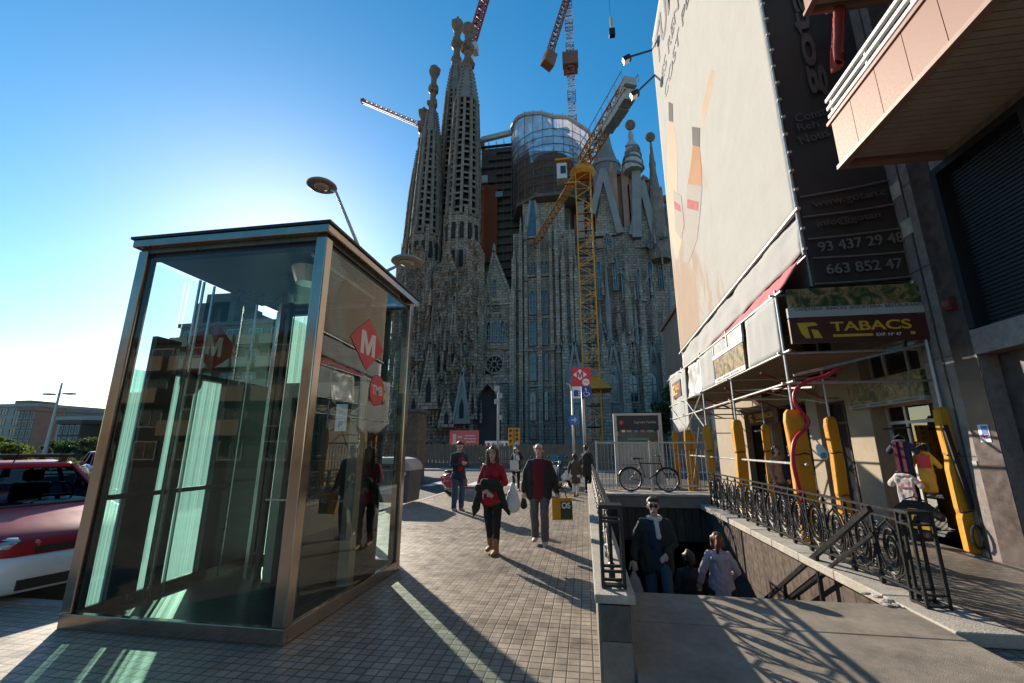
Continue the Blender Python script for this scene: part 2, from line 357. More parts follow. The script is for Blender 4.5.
M_soil=pm('earth',(.1,.08,.06),.9,scale=3)
# ---------------------------------------------------------------- ground
def sheet(name,rects,z,mat):
    b=MB()
    for x0,x1,y0,y1 in rects: b.add([(x0,y0,z),(x1,y0,z),(x1,y1,z),(x0,y1,z)],[(0,1,2,3)])
    return tag(b.build(name,mat),kind='structure')
PX0=-5.15
sheet('pavement',[(-600,3.6,-600,4.3),(PX0,.3,4.3,19.5),(.3,3.25,4.3,5.45),(.3,3.25,13.6,19.5),(3.25,3.6,4.3,19.5)],0,M_pave)
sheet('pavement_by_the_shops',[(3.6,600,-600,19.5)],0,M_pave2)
sheet('road',[(-600,PX0-.15,4.45,19.65),(-600,600,19.65,33)],-.12,M_asph)
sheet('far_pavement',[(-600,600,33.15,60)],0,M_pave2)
sheet('ground',[(-900,900,60,1500)],-.05,M_soil)
b=MB()
for x0,x1,y0,y1 in ((-60,PX0,4.3,4.45),(PX0-.15,PX0,4.45,19.65),(PX0,60,19.5,19.65),(-90,90,33,33.15)):
    L=max(x1-x0,y1-y0); n=max(1,int(L))
    for i in range(n):
        if x1-x0>y1-y0: b.box(x0+L*i/n+.004,x0+L*(i+1)/n-.004,y0,y1,-.3,.008)
        else: b.box(x0,x1,y0+L*i/n+.004,y0+L*(i+1)/n-.004,-.3,.008)
tag(b.build('kerb',M_kerb),kind='structure')
M_line=pm('road_paint',(.62,.61,.58),.7,var=.3,scale=3)
b=MB()
for i in range(9): b.add([(-7.6+i*.95,20.3,-.116),(-7.1+i*.95,20.3,-.116),(-7.1+i*.95,23.6,-.116),(-7.6+i*.95,23.6,-.116)],[(0,1,2,3)])
for i in range(8): b.add([(-40+i*8,26.4,-.116),(-36.5+i*8,26.4,-.116),(-36.5+i*8,26.55,-.116),(-40+i*8,26.55,-.116)],[(0,1,2,3)])
tag(b.build('road_markings',M_line),kind='structure')
# ---------------------------------------------------------------- stairwell down to the station
b=MB(); [b.box(xa_,xb_,ya_,yb_,-.2,.1+.001*((i_+j_)%2)) for i_,(xa_,xb_) in enumerate(((.3,3.065),)) for j_,(ya_,yb_) in enumerate(((3.5,4.596),(4.6,5.45)))]; landing=tag(b.build('stair_landing',M_slab,bevel=.012),kind='structure')
b=MB()
for i in range(20):
    y=5.452+i*.29; z=.1-(i+1)*.167; b.box(.3,3.25,y,y+.3,-3.6,z)
tag(b.build('stairs',M_slab),kind='structure')
b=MB(); b.box(.3,3.25,11.25,30,-3.5,-3.24); tag(b.build('underpass_floor',M_slab),kind='structure')
b=MB(); b.box(3.25,3.6,5.45,13.6,-3.5,-.005); b.box(3.1,3.249,4.8,5.45,-.2,-.005); b.box(3.25,3.6,13.6,30,-3.5,-.3)
stw=tag(b.build('stairwell_wall',M_tile),kind='structure')
b=MB(); b.box(.3,3.25,13.61,13.9,-.9,-.004); b.box(.3,3.25,13.9,30,-.9,-.3); tag(b.build('underpass_lintel_wall',M_tileb),kind='structure')
b=MB(); b.box(0,.299,13.62,30,-3.5,-.3); tag(b.build('underpass_side_wall',M_tile),kind='structure')
b=MB(); b.box(.3,3.25,29.5,29.8,-3.3,-.9); tag(b.build('underpass_end_wall',M_tileb),kind='structure')
b=MB(); b.box(0.05,.298,3.62,13.6,-3.5,.54); pw=b.build('parapet_wall',M_pan)
tag(pw,'low stone parapet wall beside the stair opening, on the side of the walking pair','wall')
b=MB(); b.box(.03,.32,3.58,13.6,.542,.6); b.build('coping',M_cope,pw,bevel=.006)
b=MB(); b.box(.07,.28,3.59,3.618,.3,.53); b.build('dark_panel',M_pand,pw); b=MB(); b.box(.07,.28,3.592,3.618,.0,.294); b.build('pale_panel',M_pan,pw)
b=MB(); b.box(.3,3.6,13.4,13.75,.0,.3); bw=b.build('back_parapet',M_pan); tag(bw,'short stone parapet across the far end of the stair opening, under the bicycle','wall')
b=MB(); b.box(.322,3.63,13.36,14.4,.302,.36); b.build('coping',M_cope,bw,bevel=.008)
b=MB()
for i in range(9):
    y=4.75+i*.96; b.box(3.07,3.6,y,min(y+.955,13.36),.003,.115+.004*(i%2))
tag(b.build('coping_kerb',M_cope,bevel=.012),kind='structure')
b=MB()
rr=random.Random(4)
for i in range(7): 
    c=(3.04-rr.random()*.12,5.35+rr.random()*.5,.11); b.ell(c,.03+rr.random()*.03,.03+rr.random()*.02,.015,6,4)
tag(b.build('rubble',M_cope),kind='stuff')
# ---------------------------------------------------------------- wrought iron railings
def spiral(cy,cz,r0,r1,turns,ph,n=40,sy=1.,sz=1.):
    return [(0,cy+sy*(r0+(r1-r0)*t/n)*math.cos(ph+2*PI*turns*t/n),cz+sz*(r0+(r1-r0)*t/n)*math.sin(ph+2*PI*turns*t/n)) for t in range(n+1)]
def panel_mb(wd,z0,z1):
    b=MB(); h=z1-z0; cz=(z0+z1)/2; k=h/.62
    b.tube(spiral(0,cz,.02,.17*k,2.8,.4,52,.85,1.5),.013,5)
    b.tube(spiral(0,cz,.035,.19*k,2.2,.4+PI,40,.85,1.45),.012,5)
    for s in (-1,1):
        b.tube([(0,s*wd*.5,cz),(0,s*wd*.28,cz+.2*k),(0,0,z1-.02),(0,-s*.02,z1)],.0125,5)
        b.tube([(0,s*wd*.5,cz),(0,s*wd*.28,cz-.2*k),(0,0,z0+.02),(0,-s*.02,z0)],.0125,5)
        b.tube(spiral(s*wd*.36,z1-.10*k,.012,.055*k,1.3,PI/2*s,18),.007,5)
        b.tube(spiral(s*wd*.36,z0+.10*k,.012,.055*k,1.3,-PI/2*s,18),.007,5)
        b.tube([(0,s*wd*.5,z0),(0,s*wd*.40,cz-.1*k),(0,s*wd*.43,cz+.12*k),(0,s*wd*.5,z1)],.009,5)
    b.obox((0,0,cz),(.022,.05,.05))
    return b
def railing(name,label,X,y0,y1,zb,zr0,zr1,top,n,newel_y,nw=.2):
    t=thing(name,label,'railing',(X,y0,zb))
    L=(y1-y0)/n
    a=MB(); a.bar((X,y0-.05,top),(X,y1,top),.045,.028); a.build('handrail',M_iron2,t)
    a=MB(); a.bar((X,y0-.05,zr1),(X,y1,zr1),.03,.022); a.build('upper_rail',M_iron,t)
    a=MB(); a.bar((X,y0-.05,zr0),(X,y1,zr0),.03,.024); a.build('lower_rail',M_iron,t)
    pmb=panel_mb(L,zr0+.012,zr1-.012); first=None
    for i in range(n):
        y=y0+L*(i+.5)
        if first is None:
            first=pmb.build('scroll_panel',M_iron,t,world=False); first.location=(0,y-y0,-zb); o=first
        else:
            o=first.copy(); COL.objects.link(o); o.parent=t; o.location=(0,y-y0,-zb)
    post=None
    for i in range(n+1):
        y=y0+L*i
        if post is None:
            a=MB(); a.obox((0,0,(top-zb)/2),(.028,.028,top-zb)); a.obox((0,0,(zr0-zb)*.4),(.05,.05,max(.03,(zr0-zb)*.5))); a.obox((0,0,zr1-zb+.03),(.045,.04,.03)); a.ell((0,0,zr0-zb+.02),.03,.03,.03,8,6)
            post=a.build('post',M_iron,t,world=False); o=post
        else: o=post.copy(); COL.objects.link(o); o.parent=t
        o.location=(0,y-y0,0)
    a=MB()
    for dx in (-nw/2,nw/2):
        for dy in (-nw/2,nw/2): a.bar((X+dx,newel_y+dy,zb),(X+dx,newel_y+dy,top+.02),.026)
    for z in (zb+.02,zb+.12,zr1,top+.02): 
        for d in (-nw/2,nw/2): a.bar((X+d,newel_y-nw/2,z),(X+d,newel_y+nw/2,z),.03,.02); a.bar((X-nw/2,newel_y+d,z),(X+nw/2,newel_y+d,z),.028,.018)
    a.obox((X,newel_y,top+.035),(nw+.02,nw+.02,.012)); a.build('newel',M_iron,t)
    return t
railing('iron_railing','long black scrollwork railing on the pale kerb between the stairs and the shops',3.34,5.6,13.2,.117,.20,.88,.97,14,5.42,.2)
railing('iron_railing','low black iron railing standing on the stone parapet wall, edge of the sunny pavement',.18,4.0,13.2,.6,.68,1.08,1.16,13,3.82,.16)
t=thing('stair_handrail','sloping black double handrail fixed along the tiled wall of the stairs','handrail',(3.1,6.0,-.3))
p0=Vector((3.12,5.75,.98)); p1=Vector((3.12,10.2,-1.5)); off=Vector((0,0,-.26))
a=MB(); a.bar(p0,p1,.045,.06); a.build('upper_bar',M_iron2,t)
a=MB(); a.bar(p0+off,p1+off,.03,.035); a.build('lower_bar',M_iron2,t)
for k in (.32,.6,.85):
    q=p0.lerp(p1,k); a=MB(); a.bar(q+Vector((0,0,.02)),(q.x,q.y,q.z-1.0),.05); a.build('post',M_iron2,t)
# ---------------------------------------------------------------- glass lift kiosk
X0,X1,Y0,Y1,HT=-4.93,-2.6,3.82,6.25,3.82
t=thing('lift_kiosk','tall glass lift kiosk with bronze posts and red metro signs on the pavement','lift kiosk',(-3.73,5.05,0))
a=MB(); P=.125
a.box(X0,X1,Y0,Y0+.06,0,.13); a.box(X0,X1,Y1-.06,Y1,0,.13); a.box(X0,X0+.06,Y0+.06,Y1-.06,0,.13); a.box(X1-.06,X1,Y0+.06,Y1-.06,0,.13); a.build('base_plinth',M_bronze,t,bevel=.006)
for x in (X0,X1-P):
    for y in (Y0,Y1-P):
        a=MB(); a.box(x,x+P,y,y+P,.131,HT-.002); o=a.build('corner_post',M_bronze,t,bevel=.012)
        g=MB(); sx=x+P+.012 if x==X0 else x-.012; g.bar((sx,y+P/2,.15),(sx,y+P/2,HT-.02),.02,.04); g.build('gasket',M_black,o)
a=MB(); a.box(X0-.03,X1+.05,Y0-.06,Y1+.07,HT+.02,HT+.11); rf=a.build('roof',M_bronze,t,bevel=.01)
a=MB(); a.box(X0-.05,X1+.07,Y0-.08,Y1+.09,HT+.111,HT+.14); a.build('roof_edge',M_iron2,rf)
a=MB(); a.box(X0+.02,X1-.02,Y0+.02,Y1-.5,HT-.03,HT+.018); a.build('ceiling_panel',M_roofp,rf)
a=MB(); a.cyl((-3.3,4.55,HT-.22),(-3.3,4.55,HT-.03),.13,.2,16); a.build('ceiling_funnel',M_steel,rf)
a=MB(); a.bar((-2.95,4.1,HT-.06),(-2.95,5.6,HT-.06),.03); lt=a.build('white_strip',M_white,rf)  # plain white bar along the ceiling, without emission
a=MB(); a.bar((X0+.1,Y0+.1,HT-.05),(X1-.1,Y0+.1,HT-.05),.09,.07); a.bar((X0+.1,Y1-.1,HT-.05),(X1-.1,Y1-.1,HT-.05),.09,.07); a.bar((X1-.08,Y0+.1,HT-.05),(X1-.08,Y1-.1,HT-.05),.07,.07); a.build('head_beam',M_iron2,rf)
a=MB(); a.box(X0+P,X1-P,Y0+.03,Y0+.042,.131,HT-.09); a.build('front_glass',glassmat('clear_front_glass',(.91,.968,.952),1.48),t)
a=MB(); a.box(X1-.042,X1-.03,Y0+P,Y1-P,.131,HT-.09); a.build('side_glass',M_glass,t)
a=MB(); a.box(X0+.03,X0+.042,Y0+P,Y1-P,2.5,HT-.09); a.build('upper_side_glass',M_glass,t)
YY=lambda u,v=520: WX(u,v,X0+.06).y
a=MB(); a.box(X0+.03,X0+.042,Y0+P,YY(119),.131,2.49); a.build('etched_side_glass',M_etch,t)
a=MB(); a.box(X0+.03,X0+.042,YY(148),YY(202),.131,2.49); a.build('etched_side_glass',M_etch,t)
a=MB(); a.box(X0+.02,X0+.09,YY(119),YY(147),.131,2.9); a.box(X0+.02,X0+.07,YY(160),YY(171),.131,2.56); a.box(X0+.02,X0+.10,YY(203),Y1-P,.131,2.56); a.box(X0+.02,X0+.09,YY(148),YY(159.5),2.5,2.56); a.box(X0+.02,X0+.09,YY(171.5),YY(202.5),2.5,2.56); a.build('side_mullion',M_dark,t)
a=MB(); a.box(X0+P,X0+.75,Y1-.05,Y1-.038,.131,HT-.09); a.build('etched_rear_glass',M_etch,t)
a=MB(); a.box(X0+.88,-2.95,Y1-.07,Y1-.03,2.5,HT-.05); a.box(-3.5,-2.95,Y1-.07,Y1-.03,.13,2.499); a.build('rear_blackout_panel',M_dark,t)  # opaque panels added to darken the view through the side glass
a=MB(); a.box(-2.948,X1-P,Y1-.05,Y1-.038,.131,HT-.09); a.build('rear_glass',M_glass,t)
a=MB(); a.box(X0+.751,X0+.879,Y1-.12,Y1-.03,.131,HT-.05); a.build('rear_mullion',M_dark,t)
# the lift doorway and car inside
a=MB(); a.box(-4.02,-3.9,5.35,5.5,.02,2.5); a.box(-3.02,-2.88,5.35,5.5,.02,2.5); a.box(-3.9,-3.02,5.35,5.5,2.3,2.5); dr=a.build('doorway',M_beige,t)
a=MB(); a.box(-3.9,-3.52,5.44,5.452,.05,2.298); a.build('door_glass',M_etch,dr)
a=MB(); a.box(-3.518,-3.022,5.43,5.46,.05,2.298); a.build('door_leaf',M_dark,dr)
a=MB(); a.box(-3.22,-3.06,5.33,5.345,1.85,2.2); a.build('notice',M_white,dr)
text('notice_letter','P',(-3.14,5.33,1.93),FACE_S,.09,pm('blue_print',(.03,.12,.5),.5),dr)
a=MB(); a.box(-4.0,-3.08,5.52,6.15,.02,2.45); a.build('lift_car',M_dark,t,bevel=.01)
a=MB()
a.box(X1-.62,X1-.42,4.6,5.2,.02,1.5)
a.build('control_cabinet',M_dark,t,bevel=.01)
a=MB(); a.box(X0+.06,X1-.06,Y0+.06,Y1-.06,.004,.02); a.build('kiosk_floor',M_iron2,t)
for x,y in ((-4.35,5.5),(-4.2,5.5),(-3.04,5.62)):
    a=MB(); a.bar((x,y,.02),(x,y,HT-.1),.05,.07); a.build('guide_rail',M_steel if x<-4.3 else M_dark,t)
for y in (4.5,4.56,4.72,5.5):
    a=MB(); a.bar((X0+.16,y,.02),(X0+.16,y,HT-.1),.025,.02); a.build('guide_rail',M_steel,t)
for z in (1.15,):
    a=MB(); a.bar((X0+.13,Y0+P,z),(X0+.13,Y1-P,z),.035,.05); a.build('cross_rail',M_dark,t)
for x in (-4.28,-4.31,-3.86,-3.8):
    a=MB(); a.cyl((x,5.7,2.45 if x>-4 else .02),(x,5.7,HT-.05),.009,n=6); a.build('cable',M_iron,t)
a=MB(); a.box(-3.85,-2.95,5.6,6.1,2.452,2.6); a.box(-3.7,-3.3,5.62,6.0,2.6,2.85); a.cyl((-3.6,5.75,2.98),(-3.0,5.75,2.98),.12,n=14); a.build('lift_machinery',M_dark,t)
a=MB(); a.bar((-3.9,5.1,1.02),(-2.9,5.1,1.02),.03,.02); a.build('inner_handrail',M_steel,t)
# signs stuck on the glass
def diamond(X,cy,cz,r,face,nm,thick=.006):
    b=MB(); b.prism([(-r*1.3,0),(0,-r),(r*1.3,0),(0,r)],thick,face,(X,cy,cz)); return b.build(nm,M_red,t,bevel=.0)
o=diamond(X1-.0295,4.92,2.9,.33,FACE_E,'metro_diamond')
letter_m('letter_mark',(X1-.0235,4.92,2.9),FACE_E,.36,.29,M_white,o)
b=MB(); b.lathe((X1-.0295,5.25,2.36),[(.2,0),(.2,.006)],32,frame((0,1,0),(0,0,1))); o=b.build('operator_disc',M_red,t)
text('letter_mark','TMB',(X1-.0235,5.25,2.36),FACE_E,.12,M_white,o,bold=.015,width=.29)
o=diamond(X0+.0295,5.0,2.98,.33,FACE_W,'metro_diamond'); letter_m('letter_mark',(X0+.031,5.0,2.98),FACE_W,.25,.27,M_white,o,.0005); letter_m('letter_mark',(X0+.0225,5.0,2.98),FACE_W,.25,.27,M_white,o,.001)
b=MB(); b.lathe((X0+.0235,4.75,2.46),[(.165,0),(.165,.006)],32,frame((0,1,0),(0,0,1))); o=b.build('operator_disc',M_red,t)
text('letter_mark','TMB',(X0+.0235,4.75,2.46),FACE_W,.1,M_white,o,bold=.02,width=.22)
# ---------------------------------------------------------------- street lamp with two disc heads behind the kiosk
t=thing('street_lamp','steel street lamp with two round disc heads on bent arms, behind the glass kiosk','street lamp',(-5.0,9,0))
a=MB(); a.tube([(-4.85,9,0),(-4.85,9,5.6)],[.09,.06],12); a.cyl((-4.85,9,0),(-4.85,9,.5),.13,.13,12); a.build('pole',M_galv,t,smooth=True)
def lamp_head(c,tip,nm):
    a=MB(); a.tube([(-4.85,9,5.55),tip,tip.lerp(c,.3)],[.045,.035,.03],8); ar=a.build('arm',M_galv,t,smooth=True)
    a=MB(); a.lathe(c,[(.05,.10),(.30,.045),(.36,.0),(.37,-.03),(.34,-.05),(.20,-.045)],28); h=a.build('lamp_head',pm('lamp_grey_brown',(.3,.27,.23),.45,metal=.4),t,smooth=True)
    a=MB(); a.lathe(c,[(.19,-.047),(.17,-.075),(.1,-.085)],20); a.build('lens',pm('lamp_lens',(.45,.42,.33),.15,spec=.8),h,smooth=True)
lamp_head(W(322,185,9),W(336,192,9),'upper'); lamp_head(W(407,261,9),W(393,268,9),'lower')
# ---------------------------------------------------------------- the cathedral across the street
from mathutils import noise as MN
M_st=masonry('cathedral_stone',(.42,.305,.23),(.295,.212,.16),(.12,.088,.068),1.5,.62,.05,.9,.5,'XZ',.7,.5,.13,.25)
M_st2=masonry('grey_apse_stone',(.43,.345,.28),(.305,.243,.198),(.13,.112,.10),1.3,.6,.05,.9,.5,'XZ',.6,.45,.14,.2)
M_stp=pm('pinkish_stone',(.42,.25,.19),.9,var=.35,scale=.35,bump=.4)
M_stl=pm('pale_new_stone',(.25,.24,.24),.85,var=.22,scale=.3,bump=.3)
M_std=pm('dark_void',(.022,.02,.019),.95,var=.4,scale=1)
M_stt=pm('tower_stone',(.215,.168,.138),.92,var=.42,scale=.55,bump=.9,bscale=2.2)
M_stu=pm('grey_tower_stone',(.185,.165,.155),.9,var=.35,scale=.4,bump=.8,bscale=2.5)
M_fin=pm('finial_mosaic',(.17,.108,.07),.6,var=.6,scale=1.2,bump=.6)
M_bglass=pm('bluish_leaded_glass',(.05,.085,.105),.18,var=.5,scale=1.4,spec=.8)
M_netr=netmat('rust_netting',(.19,.115,.09),.16,30,.16); M_netb=netmat('pale_blue_netting',(.46,.44,.48),.22,30,.3); M_netred=netmat('brick_red_netting',(.33,.10,.05),.1); M_netg=netmat('green_netting',(.1,.13,.11),.35)
M_wrap=pm('white_wrapping',(.42,.41,.405),.6,var=.2,scale=.5,bump=.7)
M_tubd=pm('dark_scaffold_tube',(.09,.085,.085),.6,var=.2)
M_conc=pm('grey_concrete',(.19,.19,.19),.85,var=.25,scale=.3,bump=.3)
def carve(m,sc=1.3,st=.9,ds=.5):
    nt=m.node_tree; N=nt.nodes; L=nt.links; b=N['Principled BSDF']; old=b.inputs['Normal'].links[0].from_socket
    g=N.new('ShaderNodeNewGeometry'); mp=N.new('ShaderNodeMapping'); mp.inputs['Scale'].default_value=(sc,sc,sc*.28); L.new(g.outputs['Position'],mp.inputs[0])
    v=N.new('ShaderNodeTexVoronoi'); v.feature='DISTANCE_TO_EDGE'; v.inputs['Scale'].default_value=1; L.new(mp.outputs[0],v.inputs['Vector'])
    bp=N.new('ShaderNodeBump'); bp.inputs['Strength'].default_value=st; bp.inputs['Distance'].default_value=ds; L.new(v.outputs[0],bp.inputs['Height']); L.new(old,bp.inputs['Normal']); L.new(bp.outputs[0],b.inputs['Normal'])
carve(M_st,1.3,1.0,.6); carve(M_st2,1.0,.7,.4); carve(M_stt,1.6,.8,.4)
cath=thing('cathedral','huge stone cathedral with four openwork bell towers and a scaffolded drum under construction','cathedral',(-10,95,0))
def ppm(u,v,Y): return abs(W(u+1,v,Y).x-W(u-1,v,Y).x)/2
def bell_tower(u,vt,Y,vp,vs,vb,prof,ngr,mat=M_stt):
    """vt top, vp foot of the pinnacle, vs foot of the solid spire, vb foot of the openwork; prof: (v, half width in px)"""
    X=(W(u,vt,Y).x+W(u,vb,Y).x)/2
    def rad(v):
        for (a,ra),(b_,rb) in zip(prof,prof[1:]):
            if a<=v<=b_: k=(v-a)/(b_-a); return (ra+(rb-ra)*k)*ppm(u,v,Y)
        return prof[-1][1]*ppm(u,v,Y)
    Z=lambda v: W(u,v,Y).z
    def rz(z):
        lo,hi=vt,460
        for _ in range(30):
            m=(lo+hi)/2
            if Z(m)>z: lo=m
            else: hi=m
        return rad((lo+hi)/2)
    zt,zp,zs,zb=Z(vt),Z(vp),Z(vs),Z(vb)
    # core
    b=MB(); n=14
    zz=[zs-(zs-zb)*i/10 for i in range(11)]
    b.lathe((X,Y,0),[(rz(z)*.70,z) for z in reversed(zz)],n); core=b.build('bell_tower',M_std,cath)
    # openwork: upright ribs and tilted stone louvres
    b=MB(); N=12
    steps=14
    for k in range(N):
        a=2*PI*(k+.3)/N
        for i in range(steps):
            z0=zb+(zs-zb)*i/steps; z1=zb+(zs-zb)*(i+1)/steps; r0,r1=rz(z0)*.93,rz(z1)*.93
            b.bar((X+r0*math.cos(a),Y+r0*math.sin(a),z0-.05),(X+r1*math.cos(a),Y+r1*math.sin(a),z1+.05),.62,.75,up=(math.cos(a),math.sin(a),0))
    b.build('rib',mat,core)
    b=MB(); step=1.75; z=zb; i=0
    while z<zs-.5:
        r=rz(z); h=.5
        for k in range(N):
            a0=2*PI*(k+.3)/N; 
            for j in range(2):
                a1=a0+2*PI/N*(j/2); a2=a0+2*PI/N*((j+1)/2); zo=(.0 if (i+k)%2 else .35)
                P=lambda rr_,a_,z_: (X+rr_*math.cos(a_),Y+rr_*math.sin(a_),z_)
                vs_=[P(r*.72,a1,z+.3+zo),P(r*.95,a1,z-.25+zo),P(r*.95,a2,z-.25+zo),P(r*.72,a2,z+.3+zo)]
                vs_+=[(x,y,q+h) for x,y,q in vs_]
                b.add(vs_,[(0,3,2,1),(4,5,6,7),(0,1,5,4),(1,2,6,5),(2,3,7,6),(3,0,4,7)])
        z+=step; i+=1
    b.build('louvres',mat,core)
    # spire and knobbly pinnacle
    b=MB(); pr=[]; k=18
    for i in range(k+1):
        z=zs+(zp-zs)*i/k; pr.append((rz(z)*(1.0+.05*(i%2)),z))
    b.lathe((X,Y,0),pr,12); 
    for q in range(6):
        a=2*PI*q/6+.2
        for i in range(k):
            if i%2==0:
                z=zs+(zp-zs)*(i+.5)/k; r=rz(z)
                b.obox((X+r*math.cos(a),Y+r*math.sin(a),z),(.55,.35,(zp-zs)/k*.9),Matrix.Rotation(a,3,'Z'))
    b.build('spire',M_stu,core)
    b=MB(); pr=[]; H=zt-zp; r0=rz(zp)
    for q,rq in ((0,1),(.10,1.25),(.13,1.5),(.17,1.5),(.2,1.05),(.32,.85),(.38,1.0),(.42,1.55),(.5,1.65),(.55,1.2),(.6,.85),(.72,.95),(.8,1.5),(.86,1.75),(.93,1.5),(.97,.9),(1,.3)): pr.append((r0*rq*.70,zp+H*q))
    b.lathe((X,Y,0),pr,9)
    rn=random.Random(int(u))
    for i in range(16):
        a=rn.random()*6.28; q=rn.choice([.15,.45,.5,.84,.88,.9]); rr_=r0*1.02; b.ell((X+rr_*math.cos(a),Y+rr_*math.sin(a),zp+H*q),.45,.45,.7+rn.random()*.5,6,4)
    b.build('pinnacle',M_fin,core)
    # shaft with pilasters below the openwork
    b=MB(); r=rad(vb)
    b.lathe((X,Y,0),[(r*1.04,-1),(r*1.0,zb*.5),(r*.92,zb+.4)],20)
    for q in range(14):
        a=2*PI*(q+.5)/14; top=zb+ (1.5 if q%2 else -3)
        b.bar((X+r*1.03*math.cos(a),Y+r*1.03*math.sin(a),0),(X+r*.95*math.cos(a),Y+r*.95*math.sin(a),top),.8 if q%2 else .55,.8,up=(math.cos(a),math.sin(a),0))
    b.build('shaft',M_st,core)
    for q in range(14):
        a=2*PI*q/14
        if math.sin(a)<.2:
            for zz_ in (.93,.80,.62,.5):
                z=zb*zz_; b=MB(); b.bar((X+r*1.0*math.cos(a),Y+r*1.0*math.sin(a),z-2.2),(X+r*.97*math.cos(a),Y+r*.97*math.sin(a),z+1.6),.75,.3,up=(math.cos(a),math.sin(a),0)); b.build('slit_window',M_std,core)
    return X,r,zb
bell_tower(420.5,109,92,150,172,250,[(109,2.5),(125,3.5),(150,4.3),(172,7),(200,10),(250,13),(460,14)],3)
bell_tower(430.5,66,87,112,136,240,[(66,3),(90,3.4),(112,4.4),(136,8.2),(180,11.5),(240,15),(460,16)],3)
bell_tower(454.5,20,93,68,96,225,[(20,3.2),(50,3.8),(68,5),(96,9),(150,13.2),(225,16.5),(460,17)],3)
bell_tower(466,24,87,72,106,222,[(24,3.2),(55,4),(72,5.6),(106,12),(165,15.5),(222,17.5),(460,18)],3)
# craggy portal front below the towers
def crag(u0,u1,vtop,Y,mat,dep,seed,nm,z0=-.5,nx=70,nz=120,topjag=4):
    xa,xb=W(u0,300,Y).x,W(u1,300,Y).x; zt=W((u0+u1)/2,vtop,Y).z; b=MB()
    for j in range(nz+1):
        for i in range(nx+1):
            fx=i/nx; fz=j/nz; x=xa+(xb-xa)*fx
            top=zt+topjag*MN.noise((x*.35,seed,0))*1.5; z=z0+(top-z0)*fz
            f=MN.fractal((x*.34,z*.11,seed),.9,2.1,6)*1.1+abs(MN.noise((x*.75,z*.07,seed+9)))*1.3+MN.fractal((x*1.1,z*.8,seed+4),.8,2.,4)*.35
            edge=min(1,fx/.06,(1-fx)/.06)
            b.v.append(Vector((x,Y-dep*(.35+.55*(1-fz))*edge-f*1.5*edge,z)))
    for j in range(nz):
        for i in range(nx):
            o=j*(nx+1)+i; b.f.append((o,o+1,o+nx+2,o+nx+1))
    k=len(b.v)
    for x,z in ((xa,z0),(xb,z0),(xb,zt),(xa,zt)): b.v.append(Vector((x,Y+6,z)))
    b.f.append((k+1,k,k+3,k+2))
    return b.build(nm,mat,cath)
crag(394,436,262,83,M_st,2.5,1.7,'portal_front'); crag(432,484,262,81.5,M_st,2.5,5.3,'portal_front')
crag(398,484,352,78,M_st,3.0,8.1,'porch_front',nx=90,nz=80,topjag=2)
def spike(part,u,va,vb,hw,Y,mat,nm='gable',depth=1.2,slots=True):
    """a tall stone gable standing on the porch"""
    A=W(u,va,Y); B=W(u,vb,Y); h=A.z-B.z; r=hw*ppm(u,vb,Y); b=MB()
    b.prism([(-r,0),(r,0),(r*.86,h*.12),(r*.12,h*.93),(0,h),(-r*.12,h*.93),(-r*.86,h*.12)],depth,FACE_S,(B.x,Y,B.z))
    for s in (-1,1):
        b.bar((B.x+s*r*1.02,Y-depth-.1,B.z),(B.x,Y-depth-.1,B.z+h*1.02),.35,.4)
        for q in (.2,.4,.6,.8): b.ell((B.x+s*r*(1-q)*1.1,Y-depth,B.z+h*q),.28,.3,.5,6,4)
    b.ell((B.x,Y-depth*.6,B.z+h*1.03),.3,.3,.9,6,5)
    o=b.build(nm,mat,cath)
    if slots:
        c=MB(); c.prism([(-r*.28,h*.1),(r*.28,h*.1),(r*.28,h*.34),(0,h*.5),(-r*.28,h*.34)],.06,FACE_S,(B.x,Y-depth-.01,B.z)); c.build('niche',M_std,o)
    return o
for u,va,vb,hw in ((463,374,424,8),(448,395,428,7),(430,345,410,9),(415,372,425,8),(454,300,372,4.5),(474,368,420,4),(404,400,440,6),(440,320,380,4)): spike(None,u,va,vb,hw,74.5 if vb>400 else 77.5,M_stl if u==463 else M_st)
rn=random.Random(21)
def ornament(nm,u0,u1,v0,v1,Y,n,mat,sc_=1.):
    b=MB()
    for i in range(n):
        u=rn.uniform(u0,u1); v=rn.uniform(v0,v1); A=W(u,v,Y); h=rn.uniform(1.2,6); w_=rn.uniform(.14,.5); y=Y+rn.uniform(-.5,.6)
        k=rn.random(); w_*=sc_; h*=sc_
        if k<.5: b.lathe((A.x,y,A.z),[(w_*.9,0),(w_*.8,h*.08),(w_*.7,h*.7),(w_*.9,h*.72),(w_*.5,h*.8),(.03,h*1.2)],6)
        elif k<.8:
            b.cap((A.x,y,A.z),(A.x+rn.uniform(-.1,.1),y,A.z+h*.25),w_*1.0,w_*.7,7); b.ell((A.x,y-.05,A.z+h*.25+w_*1.1),w_*.55,w_*.55,w_*.7,6,5); b.box(A.x-w_*1.6,A.x+w_*1.6,y-.3,y+.5,A.z-w_*1.6,A.z-w_)
        else: b.tube([(A.x-w_*3,y,A.z),(A.x-w_*2.2,y,A.z+h*.4),(A.x,y,A.z+h*.62),(A.x+w_*2.2,y,A.z+h*.4),(A.x+w_*3,y,A.z)],w_*.45,5)
    return b.build(nm,mat,cath)
ornament('carved_stonework',398,482,270,345,79.3,70,M_st,.8); ornament('carved_stonework',400,482,340,430,74.3,90,M_st,.75)
ornament('carved_stonework',484,513,300,440,83.3,20,M_st2,.5); ornament('carved_stonework',514,576,205,300,84.3,12,M_st2,.5); ornament('carved_stonework',582,668,236,350,86.4,45,M_st2,.75); ornament('carved_stonework',580,684,340,372,82.2,24,M_st2,.5)
